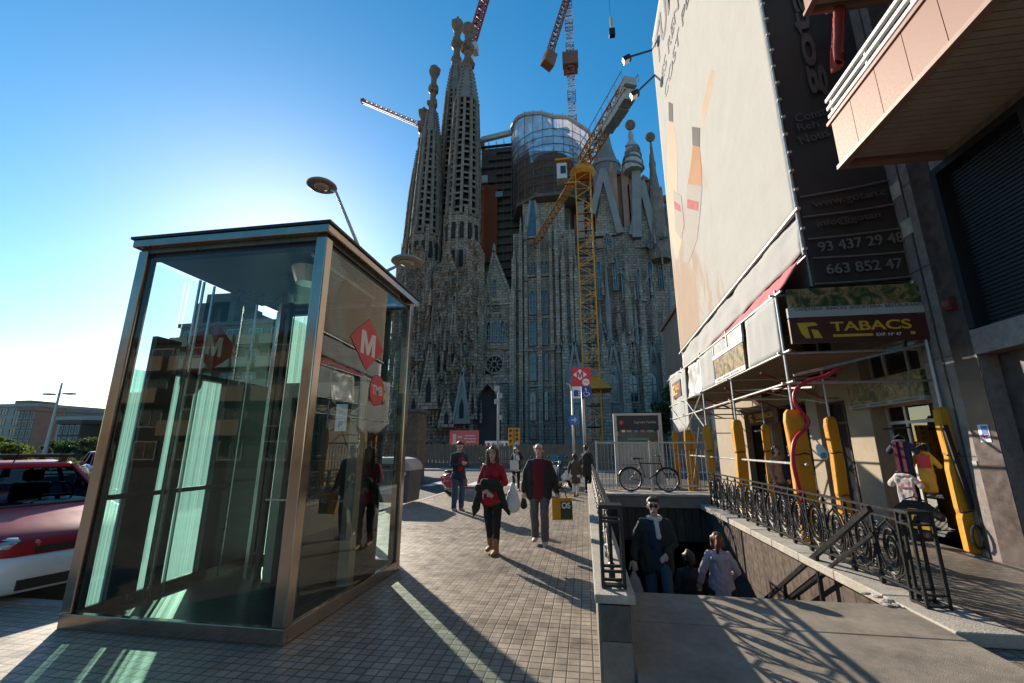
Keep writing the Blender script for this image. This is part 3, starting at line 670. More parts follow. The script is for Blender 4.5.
# the gabled transept bay with its rose windows
Yb=84
def lancet(u,v0,v1,hw,Y,glass=None,nm='window',double=False,mat=M_stl):
    A=W(u,v0,Y); B=W(u,v1,Y); r=hw*ppm(u,v1,Y); h=A.z-B.z; b=MB()
    def arch(r,h,y0=0): return [(-r,y0),(r,y0),(r,h-r*1.5),(r*.62,h-r*.62),(0,h),(-r*.62,h-r*.62),(-r,h-r*1.5)]
    o_=arch(r*1.28,h+r*.4,-r*.35); i_=arch(r*.95,h)
    n=len(o_); k=len(b.v)
    for d in (.0,-.45):
        for p in o_+i_: b.v.append(Vector((B.x+p[0],Y+d,B.z+p[1])))
    for i in range(n):
        j=(i+1)%n; q=2*n
        b.f+=[(q+i,q+j,q+n+j,q+n+i),(i,j,q+j,q+i)[::-1],(n+i,n+j,q+n+j,q+n+i)]
    b.bar((B.x,Y-.22,B.z),(B.x,Y-.22,B.z+h*.8),.14)
    for f in (.3,.58): b.bar((B.x-r,Y-.2,B.z+h*f),(B.x+r,Y-.2,B.z+h*f),.16)
    o=b.build(nm,mat,cath)
    c=MB(); c.prism(arch(r*.96,h-.02),.05,FACE_S,(B.x,Y-.02,B.z)); c.build('pane',glass or M_win,o)
    return o
def rose(u,v,rp,Y,nm='rose_window',glass=None,ell=1.,petals=10):
    A=W(u,v,Y); r=rp*ppm(u,v,Y); b=MB()
    ring=[(A.x+r*math.cos(2*PI*i/24),Y-.2,A.z+r*ell*math.sin(2*PI*i/24)) for i in range(24)]
    b.tube(ring,r*.13,6,closed=True); b.tube([(A.x+(p[0]-A.x)*.34,p[1],A.z+(p[2]-A.z)*.34) for p in ring],r*.06,5,closed=True)
    for i in range(petals):
        a=2*PI*i/petals; b.bar((A.x+r*.34*math.cos(a),Y-.2,A.z+r*.34*ell*math.sin(a)),(A.x+r*.95*math.cos(a),Y-.2,A.z+r*.95*ell*math.sin(a)),r*.09,.15)
    o=b.build(nm,M_st2,cath); c=MB(); c.prism([(r*.97*math.cos(2*PI*i/24),r*.97*ell*math.sin(2*PI*i/24)) for i in range(24)],.05,FACE_S,(A.x,Y-.03,A.z)); c.build('pane',glass or M_std,o); return o
a0,a1=W(482,360,Yb),W(514,360,Yb); zt=W(498,304,Yb).z; za=W(493,254,Yb).z; xm=W(494,254,Yb).x
b=MB(); b.box(a0.x,a1.x,Yb,Yb+8,-1,zt); b.prism([(a0.x,zt),(a1.x,zt),(xm+.25,za),(xm-.25,za)],2,FACE_S,(0,Yb+2,0))
for x in (a0.x+.3,a1.x-.3): b.box(x-.5,x+.5,Yb-.7,Yb,-1,zt+1.5); b.lathe((x,Yb-.2,zt+1.5),[(.6,0),(.45,1.2),(.05,3.5)],6)
for v in (348,382,304): z=W(498,v,Yb).z; b.box(a0.x-.1,a1.x+.1,Yb-.4,Yb-.001,z-.3,z+.2)
for s,x in ((1,a0.x),(-1,a1.x)): b.bar((x,Yb-.1,zt),(xm,Yb-.1,za+.6),.6,.5)
for i in range(9):
    for s,x in ((1,a0.x),(-1,a1.x)): q=(i+.5)/9; b.ell((x+(xm-x)*q,Yb-.2,zt+(za-zt)*q+.5),.25,.25,.5,5,4)
b.ell((xm,Yb,za+1.2),.35,.35,1.3,6,6)
b.build('transept_bay',M_st2,cath)
rose(494.5,364.5,9,Yb); rose(496,306,5,Yb-.1); 
for u in (489,496,503): lancet(u,322,342,2.3,Yb,M_bglass if u==496 else None)
for u,v in ((490,318),(501,318)): rose(u,v-2,2.3,Yb-.05,petals=6)
lancet(495,280,296,1.6,Yb)
# pointed side portal and its canopy
b=MB(); A=W(489,384,76); B=W(489,440,76); r=14*ppm(489,440,76); h=A.z
b.prism([(-r*1.2,0),(-r,0),(-r*.98,h*.55),(-r*.55,h*.86),(0,h*.98),(r*.55,h*.86),(r*.98,h*.55),(r,0),(r*1.2,0),(r*1.2,h*.6),(r*.7,h*1.0),(0,h*1.12),(-r*.7,h*1.0),(-r*1.2,h*.6)],3,FACE_S,(B.x,77,0))
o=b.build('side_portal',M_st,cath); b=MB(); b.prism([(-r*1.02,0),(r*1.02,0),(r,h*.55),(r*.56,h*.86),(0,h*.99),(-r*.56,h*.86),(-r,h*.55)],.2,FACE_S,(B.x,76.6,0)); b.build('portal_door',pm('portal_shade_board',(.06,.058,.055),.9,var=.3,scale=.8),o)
# ---- the apse: a tall flat bay with two columns of windows, and polygonal chapels to its right
Ya=86
x0,x1=W(513,300,Ya).x,W(577,300,Ya).x; zt=W(540,232,Ya).z
b=MB(); b.box(x0,x1,Ya,Ya+10,-1,zt); b.box(W(523,300,Ya).x,W(567,300,Ya).x,Ya+.5,Ya+9,zt,W(540,193,Ya).z)
for u,vt,hw in ((514.5,262,2.2),(521,236,1.8),(526,228,1.5),(538.5,222,2.0),(550,226,1.6),(556,232,1.8),(563,262,2.4),(570,240,1.6),(576,275,2.4)):
    A=W(u,vt,Ya); r=hw*ppm(u,300,Ya); b.box(A.x-r,A.x+r,Ya-1.0-r*.5,Ya-.002,-1,A.z); b.lathe((A.x,Ya-.6,A.z),[(r*1.1,0),(r*.7,1.2),(.08,4.2)],6)
    b.box(A.x-r*1.25,A.x+r*1.25,Ya-1.4-r*.5,Ya-.003,A.z*.42,A.z*.42+.5)
for v in (276,318,350,386,424): z=W(540,v,Ya).z; b.box(x0,x1,Ya-.45,Ya-.004,z-.25,z+.25)
b.build('apse_bay',M_st2,cath)
for u,gl in ((533,M_bglass),(544.5,None)):
    for v0,v1,hw in ((262,274,1.5),(291,314,3),(321,345,3),(352,380,3.1),(391,420,3.2),(427,438,2.6)):
        if hw<2: lancet(u-2,v0,v1,hw,Ya); lancet(u+2.4,v0,v1,hw,Ya)
        elif gl is None: lancet(u-1.7,v0,v1,hw*.5,Ya); lancet(u+1.9,v0,v1,hw*.5,Ya)
        else: lancet(u,v0,v1,hw,Ya,gl)
for v0,v1 in ((300,316),(330,346),(358,378),(398,420)): lancet(567,v0,v1,2,Ya)
for v0,v1 in ((300,316),(332,350)): lancet(518,v0,v1,1.3,Ya)
# light blue slender gable in front of the drum
A=W(533,190,85.5); B=W(533,238,85.5); r=11*ppm(533,238,85.5); h=A.z-B.z
b=MB(); b.prism([(-r,0),(r,0),(.25,h),(-.25,h)],1.2,FACE_S,(B.x,86.5,B.z)); o=b.build('slender_gable',M_stl,cath)
b=MB(); b.prism([(-r*.52,h*.04),(r*.52,h*.04),(.08,h*.86),(-.08,h*.86)],.1,FACE_S,(B.x,85.28,B.z)); b.build('tall_pane',M_bglass,o)
# right part of the apse
Yc=91; xa,xb=W(570,300,Yc).x,W(705,300,Yc).x; zt=W(630,232,Yc).z
b=MB(); pts=[(xa,Yc),(xa+12,Yc-2.5),(xa+24,Yc),(xb,Yc+6),(xb,Yc+22),(xa,Yc+22)]
b.prism([(p[0],p[1]) for p in pts],zt+1,Matrix.Identity(3),(0,0,-1)); b.build('apse_wall',M_st2,cath)
def gable(uA,vA,uL,vL,uR,vR,Y,hw,mat=M_stl):
    a,l,r=W(uA,vA,Y),W(uL,vL,Y),W(uR,vR,Y); b=MB()
    for d_,p in ((0,l),(.03,r)): b.bar(a+Vector((0,d_,0)),p+Vector((0,d_,0)),hw,1.4,up=(0,1,0))
    o=b.build('apse_gable',mat,cath)
    zb=min(l.z,r.z); b=MB(); b.prism([(l.x+.4,zb),(r.x-.4,zb),(a.x,a.z-1)],1.0,FACE_S,(0,Y+1.2,0)); b.build('gable_wall',M_st2,o); return o
gable(603,170,592,215,620,234,88,1.4); gable(641,182,632,236,657,246,88.5,1.4)
A=W(636,171,88.0); B=W(637,238,88.0); b=MB(); b.bar(B,A,1.9,1.0); b.build('pale_buttress',M_stl,cath)
A=W(580,176,88.0); B=W(581,240,88.0); b=MB(); b.bar(B,A,1.6,1.0); b.build('pale_buttress',M_stl,cath)
rose(607.5,241,4.2,86.9,'oval_window',M_bglass,2.,8); rose(650,243,3.2,87.2,'oval_window',M_bglass,2.,8)
for u,vt,vb,hw,m in ((596,180,250,3.0,M_stp),(612,172,240,4,M_stp),(624,172,250,3.6,M_stp),(630,186,262,3.0,M_stp),(588,196,262,2.5,M_st2),(648,200,262,3,M_stp)):
    A=W(u,vt,90); B=W(u,vb,90); r=hw*ppm(u,vt,90); b=MB(); b.box(A.x-r,A.x+r,89.2,92,B.z,A.z); b.lathe((A.x,90,A.z),[(r,0),(r*.7,1),(.1,2.6)],8); b.build('wall_pier',m,cath)
b=MB()
for (u0,u1,vt,m) in ((564,628,198,0),(622,662,190,1)):
    A=W(u0,vt,92.5); B=W(u1,vt,92.5); b.box(A.x,B.x,92.2+m*.3,101,W(610,262,92.5).z,A.z)
for u,vt in ((590,190),(599,184),(617,178),(627,176),(635,184),(644,184),(655,192)):
    A=W(u,vt,92); r=1.5; b.box(A.x-r,A.x+r,91.3,92.6,W(u,255,92).z,A.z); b.lathe((A.x,92,A.z),[(r*1.1,0),(r*.8,1.0),(.1,2.4)],8)
b.build('upper_apse_wall',M_stp,cath)
# cone roof, wrapped pinnacle, thin spires with ball finials
b=MB(); A=W(603,131,96); B=W(604,168,96); k=ppm(603,150,96); h=A.z-B.z
b.lathe((A.x,96,B.z),[(17*k,-8),(15*k,-2),(14*k,0),(11*k,h*.22),(8*k,h*.5),(6.2*k,h*.8),(6*k,h*.98),(.2,h*1.0)],20); o=b.build('cone_roof',M_conc,cath,smooth=False)
b=MB(); b.lathe((A.x,96,B.z-.6),[(15.5*k,0),(15.8*k,.6),(15.0*k,1.0)],20); b.build('eaves',M_stl,o)
def finial(u,v,rp,Y,prof,nm,mat,bm=M_fin):
    A=W(u,v,Y); k=ppm(u,v,Y); X=A.x; b=MB(); pr=[]
    for vv,hw in prof: pr.append((hw*ppm(u,vv,Y),W(u,vv,Y).z))
    b.lathe((X,Y,0),list(reversed(pr)),10); o=b.build(nm,mat,cath)
    c=MB(); c.ell((X,Y,A.z),rp*k,rp*k,rp*k*1.15,12,9)
    for i in range(14):
        a=2*PI*i/14; c.ell((X+rp*k*.9*math.cos(a),Y-.3,A.z+rp*k*1.05*math.sin(a)),.45,.45,.45,6,4)
    c.build('ball_finial',bm,o); return X,o
X,o=finial(630,126,4,88,[(131,1.6),(136,3),(140,2.2),(144,5),(152,7),(160,9),(168,10.5),(172,10)],'wrapped_pinnacle',M_wrap)
b=MB(); k=ppm(630,160,88)
for i in range(6): z=W(630,146+i*4.2,88).z; r=(5.6+i*.95)*k; b.tube([(X+r*math.cos(q*PI/8),88+r*math.sin(q*PI/8),z+math.sin(q*PI/8+i)*.8) for q in range(16)],.28,5,closed=True)
b.build('wrapping_rope',M_conc,o)
finial(650,138,3.6,89,[(142,1.2),(150,1.8),(162,2.8),(164,3.6),(170,3),(185,5),(200,6.5),(228,9),(262,11)],'thin_spire',M_stt)
finial(665,200,2.6,92,[(203,1),(215,2.5),(235,4.5),(280,9)],'thin_spire',M_stt)
# buttress pinnacles over the chapels
for u,va,vb,hw in ((610,258,345,3.2),(631,246,345,4.2),(645,262,345,3.6),(657,278,350,3.6),(593,285,350,2.8),(583,268,350,3.2),(621,296,350,2.6),(667,300,352,3.5),(676,270,352,4),(602,300,350,2.2),(638,300,350,2.2)):
    A=W(u,va,87.5); B=W(u,vb,87.5); r=hw*ppm(u,vb,87.5); h=A.z-B.z; b=MB()
    b.lathe((B.x,87.5,B.z),[(r*1.15,-2),(r,0),(r*.95,h*.45),(r*1.1,h*.46),(r*.75,h*.55),(r*.12,h*.97),(r*.3,h*.98),(.05,h*1.04)],8)
    b.build('buttress_pinnacle',M_st2 if u%2 else M_stl,cath)
for u,v0,v1,hw in ((616,258,290,2),(625,268,300,2),(652,262,300,2.4),(600,262,300,1.8),(640,270,300,1.6),(587,300,340,1.6),(662,250,290,2)): lancet(u,v0,v1,hw,87.6 if 585<u<655 else 90,M_bglass if u in(616,625,600) else None)
# lower ring of chapels
Yd=84.5; xa,xb=W(556,400,Yd).x,W(705,400,Yd).x; zt=W(620,346,Yd).z; b=MB()
b.prism([(xa,Yd+1),(xa+8,Yd-1),(xa+17,Yd),(xb,Yd+3),(xb,Yd+9),(xa,Yd+9)],zt+1,Matrix.Identity(3),(0,0,-1))
for u in (566,585,604,624,644,664,684):
    A=W(u,352,Yd-1.2); b.box(A.x-.7,A.x+.7,Yd-2,Yd+.5,-1,A.z); b.lathe((A.x,Yd-1.2,A.z),[(.9,0),(.6,1),(.06,4)],6)
for i in range(34):
    x=xa+(xb-xa)*(i+.5)/34; b.bar((x-.5,Yd-.9+i*.06,zt),(x,Yd-.9+i*.06,zt+1.1),.22); b.bar((x+.5,Yd-.9+i*.06,zt),(x,Yd-.9+i*.06,zt+1.1),.22)
b.build('chapel_ring',M_st2,cath)
for u,g in ((575,1),(595,0),(614,1),(634,0),(654,1),(672,0)):
    Y=82.4+.03*(u-575)
    lancet(u,372,402,4.4,Y,M_bglass if g else None); lancet(u-2.6,408,436,1.8,Y,M_bglass); lancet(u+2.8,408,436,1.8,Y,M_bglass if g else None); rose(u,362,2.2,Y,petals=6)
    B=W(u,368,Y+.2); r=8.5*ppm(u,368,Y); b=MB(); b.bar((B.x-r,Y-.1,B.z-4),(B.x,Y-.1,B.z+5),.45); b.bar((B.x+r,Y-.1,B.z-4),(B.x,Y-.1,B.z+5),.45); b.box(B.x-r*1.2,B.x+r*1.2,Y+.04,Y+3,-.5,B.z+1); b.build('chapel_gable',M_stl if g else M_st2,cath)
# the scaffolded drum
Yr=93; cx=W(551,160,Yr).x; k=ppm(551,160,Yr); rd=38*k; z0=W(551,191,Yr-rd).z; zm=W(551,150,Yr-rd).z; z1=W(551,122,Yr-rd).z
M_drm=pm('drum_concrete',(.15,.125,.11),.9,var=.35,scale=.5,bump=.4)
b=MB(); b.lathe((cx,Yr,0),[(rd*.55,W(551,250,Yr).z),(rd*.58,z0-1.2),(rd*.95,z0-.8)],10); b.lathe((cx,Yr,0),[(rd*1.01,z0-.8),(rd*1.04,z0),(rd*1.0,z0+.5)],10); dm=b.build('drum',M_drm,cath)
b=MB(); b.lathe((cx,Yr,0),[(rd*.62,z0),(rd*.62,zm+1),(rd*.5,zm+3)],20); b.build('inner_core',M_std,dm)
b=MB(); n=40; rg=[]
RIM=[(500,131),(513,128),(520,119),(530,114),(545,113),(560,118),(566,116.5),(580,126),(590,134),(605,137)]
def rimz(a):
    u=551+38*math.cos(a); v=128
    for (ua,va),(ub,vb) in zip(RIM,RIM[1:]):
        if ua<=u<=ub: v=va+(vb-va)*(u-ua)/(ub-ua)
    z=W(u,v,Yr-rd*abs(math.sin(a))).z
    return z-(3.2*math.sin(a) if math.sin(a)>0 else 0)
for j in range(8):
    f=j/7; rg.append([len(b.v)+i for i in range(n)])
    for i in range(n):
        a=2*PI*i/n; r=rd*(1+.02*math.sin(9*a+j)); b.v.append(Vector((cx+r*math.cos(a),Yr+r*math.sin(a),z0+(zm+1.2*math.sin(2*a)-z0)*f)))
b.loft(rg,False,False); b.build('rust_net',M_netr,dm)
b=MB(); rg=[]
for j in range(6):
    f=j/5; rg.append([len(b.v)+i for i in range(n)])
    for i in range(n):
        a=2*PI*i/n; r=rd*(1.005+.02*math.sin(9*a+j)); lo=zm+1.2*math.sin(2*a); b.v.append(Vector((cx+r*math.cos(a),Yr+r*math.sin(a),lo+(rimz(a)-lo)*f)))
b.loft(rg,False,False); b.build('pale_net',M_netb,dm)
b=MB(); b.tube([(cx+rd*1.02*math.cos(2*PI*i/n),Yr+rd*1.02*math.sin(2*PI*i/n),rimz(2*PI*i/n)) for i in range(n)],.5,7,closed=True); b.build('white_rim',M_wrap,dm)
b=MB()
for i in range(26):
    a=2*PI*i/26; b.bar((cx+rd*1.035*math.cos(a),Yr+rd*1.035*math.sin(a),z0-1),(cx+rd*1.035*math.cos(a),Yr+rd*1.035*math.sin(a),rimz(a)+.8),.11)
for j in range(9):
    z=z0+(z1-z0)*j/9; b.tube([(cx+rd*1.035*math.cos(2*PI*i/26),Yr+rd*1.035*math.sin(2*PI*i/26),z) for i in range(26)],.1,4,closed=True)
b.build('scaffold_tubes',M_tubd,dm)
# dark scaffolded nave wall to its left, with red netting
Yn=95; x0,x1=W(481,200,Yn).x,W(528,200,Yn).x; zt=W(497,148,Yn).z
b=MB(); b.box(x0,x1,Yn,Yn+14,-1,zt); nv=b.build('nave_wall',pm('dark_nave_brown',(.10,.082,.07),.9,var=.4,scale=.4),cath)
b=MB()
for i in range(7):
    x=x0+(x1-x0)*i/6; b.bar((x,Yn-1.2,30),(x,Yn-1.2,zt+1.6),.09); b.bar((x,Yn-.2,30),(x,Yn-.2,zt+1.6),.09)
for j in range(22):
    z=32+(zt-32)*j/21; b.bar((x0,Yn-1.2,z),(x1,Yn-1.2,z),.08); b.box(x0+(j%3)*2,x1-(j%2)*3,Yn-1.15,Yn-.25,z-.1,z-.02)
b.build('scaffold_frame',M_tubd,nv)
b=MB(); A=W(482,186,Yn-1.5); B=W(497,262,Yn-1.5); b.box(A.x,B.x,Yn-1.6,Yn-1.4,B.z,A.z); b.build('red_net',M_netred,nv)
b=MB(); A=W(482,177,Yn-1.6); b.box(A.x,W(488,177,Yn-1.6).x,Yn-2.2,Yn-1.7,W(482,188,Yn).z,A.z); b.build('white_cabin',M_wrap,nv)
b=MB(); A=W(496,193,Yn-1.6); b.box(A.x,W(503,193,Yn-1.6).x,Yn-2.2,Yn-1.7,W(496,202,Yn).z,A.z); b.build('blue_sheet',pm('blue_sheet',(.15,.22,.3),.6),nv)
b=MB(); A=W(482,140,Yn-1); B=W(514,132,Yn-1); b.bar(A,B,1.0,1.2); b.bar(A+Vector((0,8,0)),B+Vector((0,8,0)),1,1.2); b.bar(A,A+Vector((-1,9,-1)),1.,1.2); b.build('white_rim',M_wrap,nv)
# ---------------------------------------------------------------- tower cranes
M_cry=pm('crane_yellow_paint',(.72,.27,.02),.5,var=.25,scale=1.5); M_crr=pm('crane_red_paint',(.26,.07,.055),.55,var=.2,scale=1); M_crw=pm('crane_white_paint',(.62,.6,.6),.5,var=.1,scale=1); M_cro=pm('crane_rust_orange',(.2,.085,.045),.6,var=.25,scale=1)
M_crc=pm('crane_counterweight',(.42,.42,.40),.8,var=.2,scale=1)
def lattice(p0,p1,w,n,r,taper=1.,tri=False,up=(0,0,1)):
    """square or triangular lattice between two points"""
    p0=Vector(p0); p1=Vector(p1); d=(p1-p0).normalized(); u=Vector(up)
    if abs(d.dot(u))>.95: u=Vector((0,1,0))
    x=d.cross(u).normalized(); y=x.cross(d)
    offs=[(-.5,-.5),(.5,-.5),(.5,.5),(-.5,.5)] if not tri else [(-.5,-.45),(.5,-.45),(0,.5)]
    b=MB(); pt=lambda i,k:(p0.lerp(p1,i/n)+(x*offs[k][0]+y*offs[k][1])*w*(1+(taper-1)*i/n))
    m=len(offs)
    for k in range(m): b.bar(pt(0,k),pt(n,k),r*1.9,up=u)
    for i in range(n):
        for k in range(m):
            q=(k+1)%m; b.bar(pt(i,k),pt(i+1,q) if i%2==0 else pt(i,q),r); 
            if i%2: b.bar(pt(i,q),pt(i+1,k),r)
            b.bar(pt(i,k),pt(i,q),r)
    return b
T=Vector((.58,59.7,43.5))
t=thing('tower_crane','yellow tower crane with grey counterweights and long jib in front of the cathedral','crane',(.9,59.7,0))
base=W(597,440,59.7); X=(base.x+W(580,172,59.7).x)/2
lattice((X,59.7,0),(X,59.7,42),2.2,30,.085).build('mast',M_cry,t)
b=MB(); b.lathe((X,59.7,41.8),[(1.5,0),(1.9,.5),(1.9,1.0),(1.2,1.9)],12); b.build('slewing_ring',M_cry,t)
b=MB(); z=W(597,384,59.7).z; b.lathe((X,59.7,z),[(3.6,-.9),(3.5,-.75),(1.2,.9)],4,Matrix.Rotation(PI/4,3,'Z')); b.build('mast_canopy',M_cry,t)
d=Vector((6.7-.58,44.63-59.66,0)).normalized(); top=Vector((X,59.7,44.2))
E1=top+d*15.6; E2=top-d*28.0
lattice(top,E2,1.4,30,.08,.8,True).build('jib',M_cry,t)
lattice(top,E1,1.5,12,.1,1,False).build('counter_jib',M_cry,t)
side=d.cross(Vector((0,0,1)))
b=MB()
for i,(q,hh) in enumerate(((9.6,1.5),(11.2,2.0),(12.8,2.2),(14.4,2.0))): b.bar(top+d*(q-.75)+Vector((0,0,-1.0)),top+d*(q+.75)+Vector((0,0,-1.0)),1.5,hh*.8)
b.build('counterweight',M_crc,t,bevel=.05)
b=MB(); 
for s in (-1,1):
    b.bar(top+side*s*1.1+Vector((0,0,1.7)),E1+side*s*1.1+Vector((0,0,1.7)),.09)
    for i in range(9): q=top.lerp(E1,i/8)+side*s*1.1; b.bar(q+Vector((0,0,.5)),q+Vector((0,0,1.7)),.07)
b.build('catwalk_rail',M_galv,t)
b=MB(); b.obox(E1-d*.7+Vector((0,0,.4)),(1.6,1.6,1.1),Matrix.Rotation(math.atan2(d.y,d.x),3,'Z')); b.build('winch_house',M_crc,t)
A=W(562,173,58); b=MB(); b.obox((A.x,58.2,A.z),(1.5,1.7,2.6)); cb=b.build('cab',M_crw,t,bevel=.05); b=MB(); b.obox((A.x+.2,57.33,A.z+.1),(.8,.04,1.3)); b.build('cab_window',M_win,cb)
b=MB(); b.obox((A.x+.1,58.2,A.z+1.9),(2.2,1.9,.25)); b.build('cab_roof',M_cry,cb); b=MB(); b.obox((A.x+1.4,58.8,A.z-1.35),(2.4,.5,.25)); b.build('cab_bracket',M_cry,cb)
# red and white lattice crane behind the drum
t=thing('tower_crane','slender red and white lattice crane rising behind the drum and cut by the top edge','crane',(0,118,0))
A=W(574,134,118); B=W(566,-30,118); X=(A.x+B.x)/2; n=20
for i in range(n):
    z0=70+(B.z-70)*i/n; z1=70+(B.z-70)*(i+1)/n; lattice((X,118,z0),(X,118,z1),2.4,3,.12).build('mast_section',M_crw if i%2 else M_crr,t)
C=W(571,63,118); b=MB(); 
for s in (-1,1): b.obox((X+s*1.9,116.8,C.z),(1.2,2.0,5.2)); b.obox((X,118+s*1.9,C.z),(4.6,.9,4.8))
b.build('climbing_collar',M_cro,t)
jt=W(569,-8,118); je=W(547,62,112)
lattice(jt,je,1.7,16,.16,1,False).build('counter_jib',M_cro,t)
b=MB(); b.bar(je+Vector((0,0,-1.5)),je.lerp(jt,.16)+Vector((0,0,-1.5)),2.7,3.6); b.build('counterweight',M_cro,t)
# two more cranes
t=thing('tower_crane','pink and white lattice jib of a far crane, left of the bell towers','crane',(-50,140,0))
A=W(363,101,140); B=W(418,124,132); lattice(A,B,1.5,22,.16,1,True).build('jib',pm('crane_pink_paint',(.45,.25,.22),.6),t)
lattice((B.x+3,132,0),(B.x+3,132,B.z+.5),2,40,.2).build('mast',M_crr,t); b=MB(); b.bar(B,(B.x+3.4,132,B.z),1.6); b.build('slewing_ring',M_crr,t)
b=MB(); b.obox(A,(1.5,1.5,1.5)); b.build('jib_tip',M_crr,t)
t=thing('tower_crane','grey and red crane jib leaning out just behind the two tallest bell towers','crane',(-30,118,0))
A=W(470,48,118); B=W(492,-25,122); lattice(A,B,2.2,18,.24,1,False).build('jib',M_crr,t)
b=MB(); b.obox(A+Vector((1.2,0,-.8)),(3.2,3,3.2)); b.build('machine_house',M_crc,t,bevel=.1)
lattice((A.x,118,0),(A.x,118,A.z-1),2.2,30,.24).build('mast',M_crw,t)
t=thing('crane_hook','small crane hook block hanging in the open blue sky beside the banner','hook block',W(612,34,70))
A=W(612,33,70); b=MB(); b.obox(A,(1.15,1.0,1.5)); b.build('load_box',M_iron2,t,bevel=.06)
b=MB(); b.tube([A+Vector((0,0,.7)),A+Vector((0,0,2.0)),A+Vector((.05,0,3.2)),A+Vector((-.1,0,4.2))],[.06,.28,.32,.08],8); b.build('pulley_block',M_cope,t,smooth=True)
b=MB(); b.cyl(A+Vector((-.1,0,4.1)),A+Vector((-.1,0,60)),.035,n=5); b.build('cable',M_iron,t)
# ---------------------------------------------------------------- buildings in the distance
def block(name,label,x0,x1,y0,y1,h,mat,rows,cols,glass=None,face='S',group=None,roofs=(),balc=False,win=(.42,.62),door=True):
    t=thing(name,label,'building',((x0+x1)/2,y0,0),0,group); b=MB(); b.box(x0,x1,y0,y1,-.2,h); b.box(x0-.25,x1+.25,y0-.25,y1+.25,h,h+.5); wl=b.build('wall',mat,t)
    fr=pm('window_frame_grey',(.3,.29,.27),.6); k=0
    for r_ in range(rows):
        for c in range(cols):
            if k>=95: break
            k+=1
            cw=(x1-x0)/cols; ch=h/rows; xc=x0+cw*(c+.5); zc=ch*(r_+.52); ww,wh=cw*win[0]/2,ch*win[1]/2
            b=MB(); b.box(xc-ww-.12,xc+ww+.12,y0-.09,y0-.002,zc-wh-.12,zc-wh); b.box(xc-ww-.12,xc+ww+.12,y0-.09,y0-.002,zc+wh,zc+wh+.12); b.box(xc-ww-.12,xc-ww,y0-.09,y0-.002,zc-wh,zc+wh); b.box(xc+ww,xc+ww+.12,y0-.09,y0-.002,zc-wh,zc+wh); b.box(xc-.04,xc+.04,y0-.07,y0-.003,zc-wh,zc+wh)
            o=b.build('window',fr,t); b=MB(); b.box(xc-ww,xc+ww,y0-.03,y0-.004,zc-wh,zc+wh); b.build('pane',glass or M_win,o)
    for (xa,xb,z0,z1,nm,m) in roofs: b=MB(); b.box(xa,xb,y0+1,y0+5,z0,z1); b.build(nm,m,t)
    if balc:
        for r_ in range(1,rows):
            z=h/rows*r_
            for c in range(cols):
                if (c+r_)%3==2 and balc!=2: continue
                cw=(x1-x0)/cols; xc=x0+cw*(c+.5); b=MB(); b.box(xc-cw*.42,xc+cw*.42,y0-1.5,y0-.005,z-.1,z+.1); b.box(xc-cw*.42,xc+cw*.42,y0-1.5,y0-1.42,z+.1,z+1.1); b.box(xc-cw*.42,xc-cw*.40,y0-1.42,y0-.005,z+.1,z+1.1); b.box(xc+cw*.40,xc+cw*.42,y0-1.42,y0-.005,z+.1,z+1.1); b.build('balcony',balm,t)
    return t
balm=pm('tan_balcony_panel',(.33,.25,.17),.8,var=.15,scale=.5)
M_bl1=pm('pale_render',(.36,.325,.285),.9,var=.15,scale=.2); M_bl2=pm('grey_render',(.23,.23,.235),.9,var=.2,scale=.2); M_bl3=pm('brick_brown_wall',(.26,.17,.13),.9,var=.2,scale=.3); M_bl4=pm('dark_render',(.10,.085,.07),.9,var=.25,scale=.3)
def px(u,Y): return W(u,440,Y).x
Yl=50
def hz(u,v,Y): return W(u,v,Y).z
block('apartment_building','distant block with a sunny side wall and a small red roof house, far left',px(-60,58),px(30,58),58,75,hz(10,407,58),M_bl1,5,7,roofs=[(px(-3,58),px(13,58),hz(5,407,58),hz(5,400,58),'roof_house',M_bl3)])
block('apartment_building','low pale distant building with a railed roof terrace, right of the red topped block',px(30,62),px(60,62),62,75,hz(45,412,62),M_bl2,5,4,roofs=[(px(42,62),px(54,62),hz(45,412,62),hz(45,408,62),'roof_rail',M_bl1)])
block('apartment_building','long grey distant building with two rows of tall windows, beside the kiosk edge',px(54,50),px(150,50),50,64,hz(90,420,50),M_bl1,3,9,roofs=[(px(98,50),px(125,50),hz(100,419,50),hz(108,392,50),'stair_tower',M_bl3)])
block('apartment_building','narrow brown distant block, taller than its pale neighbours, above the green tree',px(12,54),px(30,54),54,57.5,hz(20,411,54),M_bl3,5,3)
block('apartment_building','small dark distant building with a flat roof, behind the tall thin mast',px(56,47),px(78,47),47,49.5,hz(66,424,47),M_bl4,3,4)
# dark block of flats against the light, seen through the lift glass
xa,xb=px(160,46),px(276,46)
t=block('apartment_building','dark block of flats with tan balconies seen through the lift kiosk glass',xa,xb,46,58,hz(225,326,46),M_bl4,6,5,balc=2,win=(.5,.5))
for u0,u1,v1,nm in ((172,214,305,'roof_house'),(182,208,296,'roof_hedge'),(222,240,315,'roof_tank')):
    b=MB(); b.box(px(u0,48),px(u1,48),48,53,hz(225,328,46),hz(u0,v1,48)); b.build(nm,M_bl4,t)
b=MB(); b.cyl((px(211,48),49,20),(px(211,48),49,hz(211,277,48)),.08,.05,6); b.build('aerial',M_iron,t)
block('apartment_building','brown block of flats across the road, seen past the far end of the scaffold',W(699,440,40).x,40,40,52,15,M_bl3,6,7)
t=block('apartment_building','dark row of flats with tan balconies behind the viewer, mirrored in the kiosk glass',-62,-6,-30,-29.5,10.5,pm('darkened_mirror_wall',(.035,.03,.026),.9),4,14,balc=1,win=(.5,.5))  # wall colour darkened so its mirror image in the glass stays dim
t.location=(-34,-24,0); t.rotation_euler=(0,0,PI)
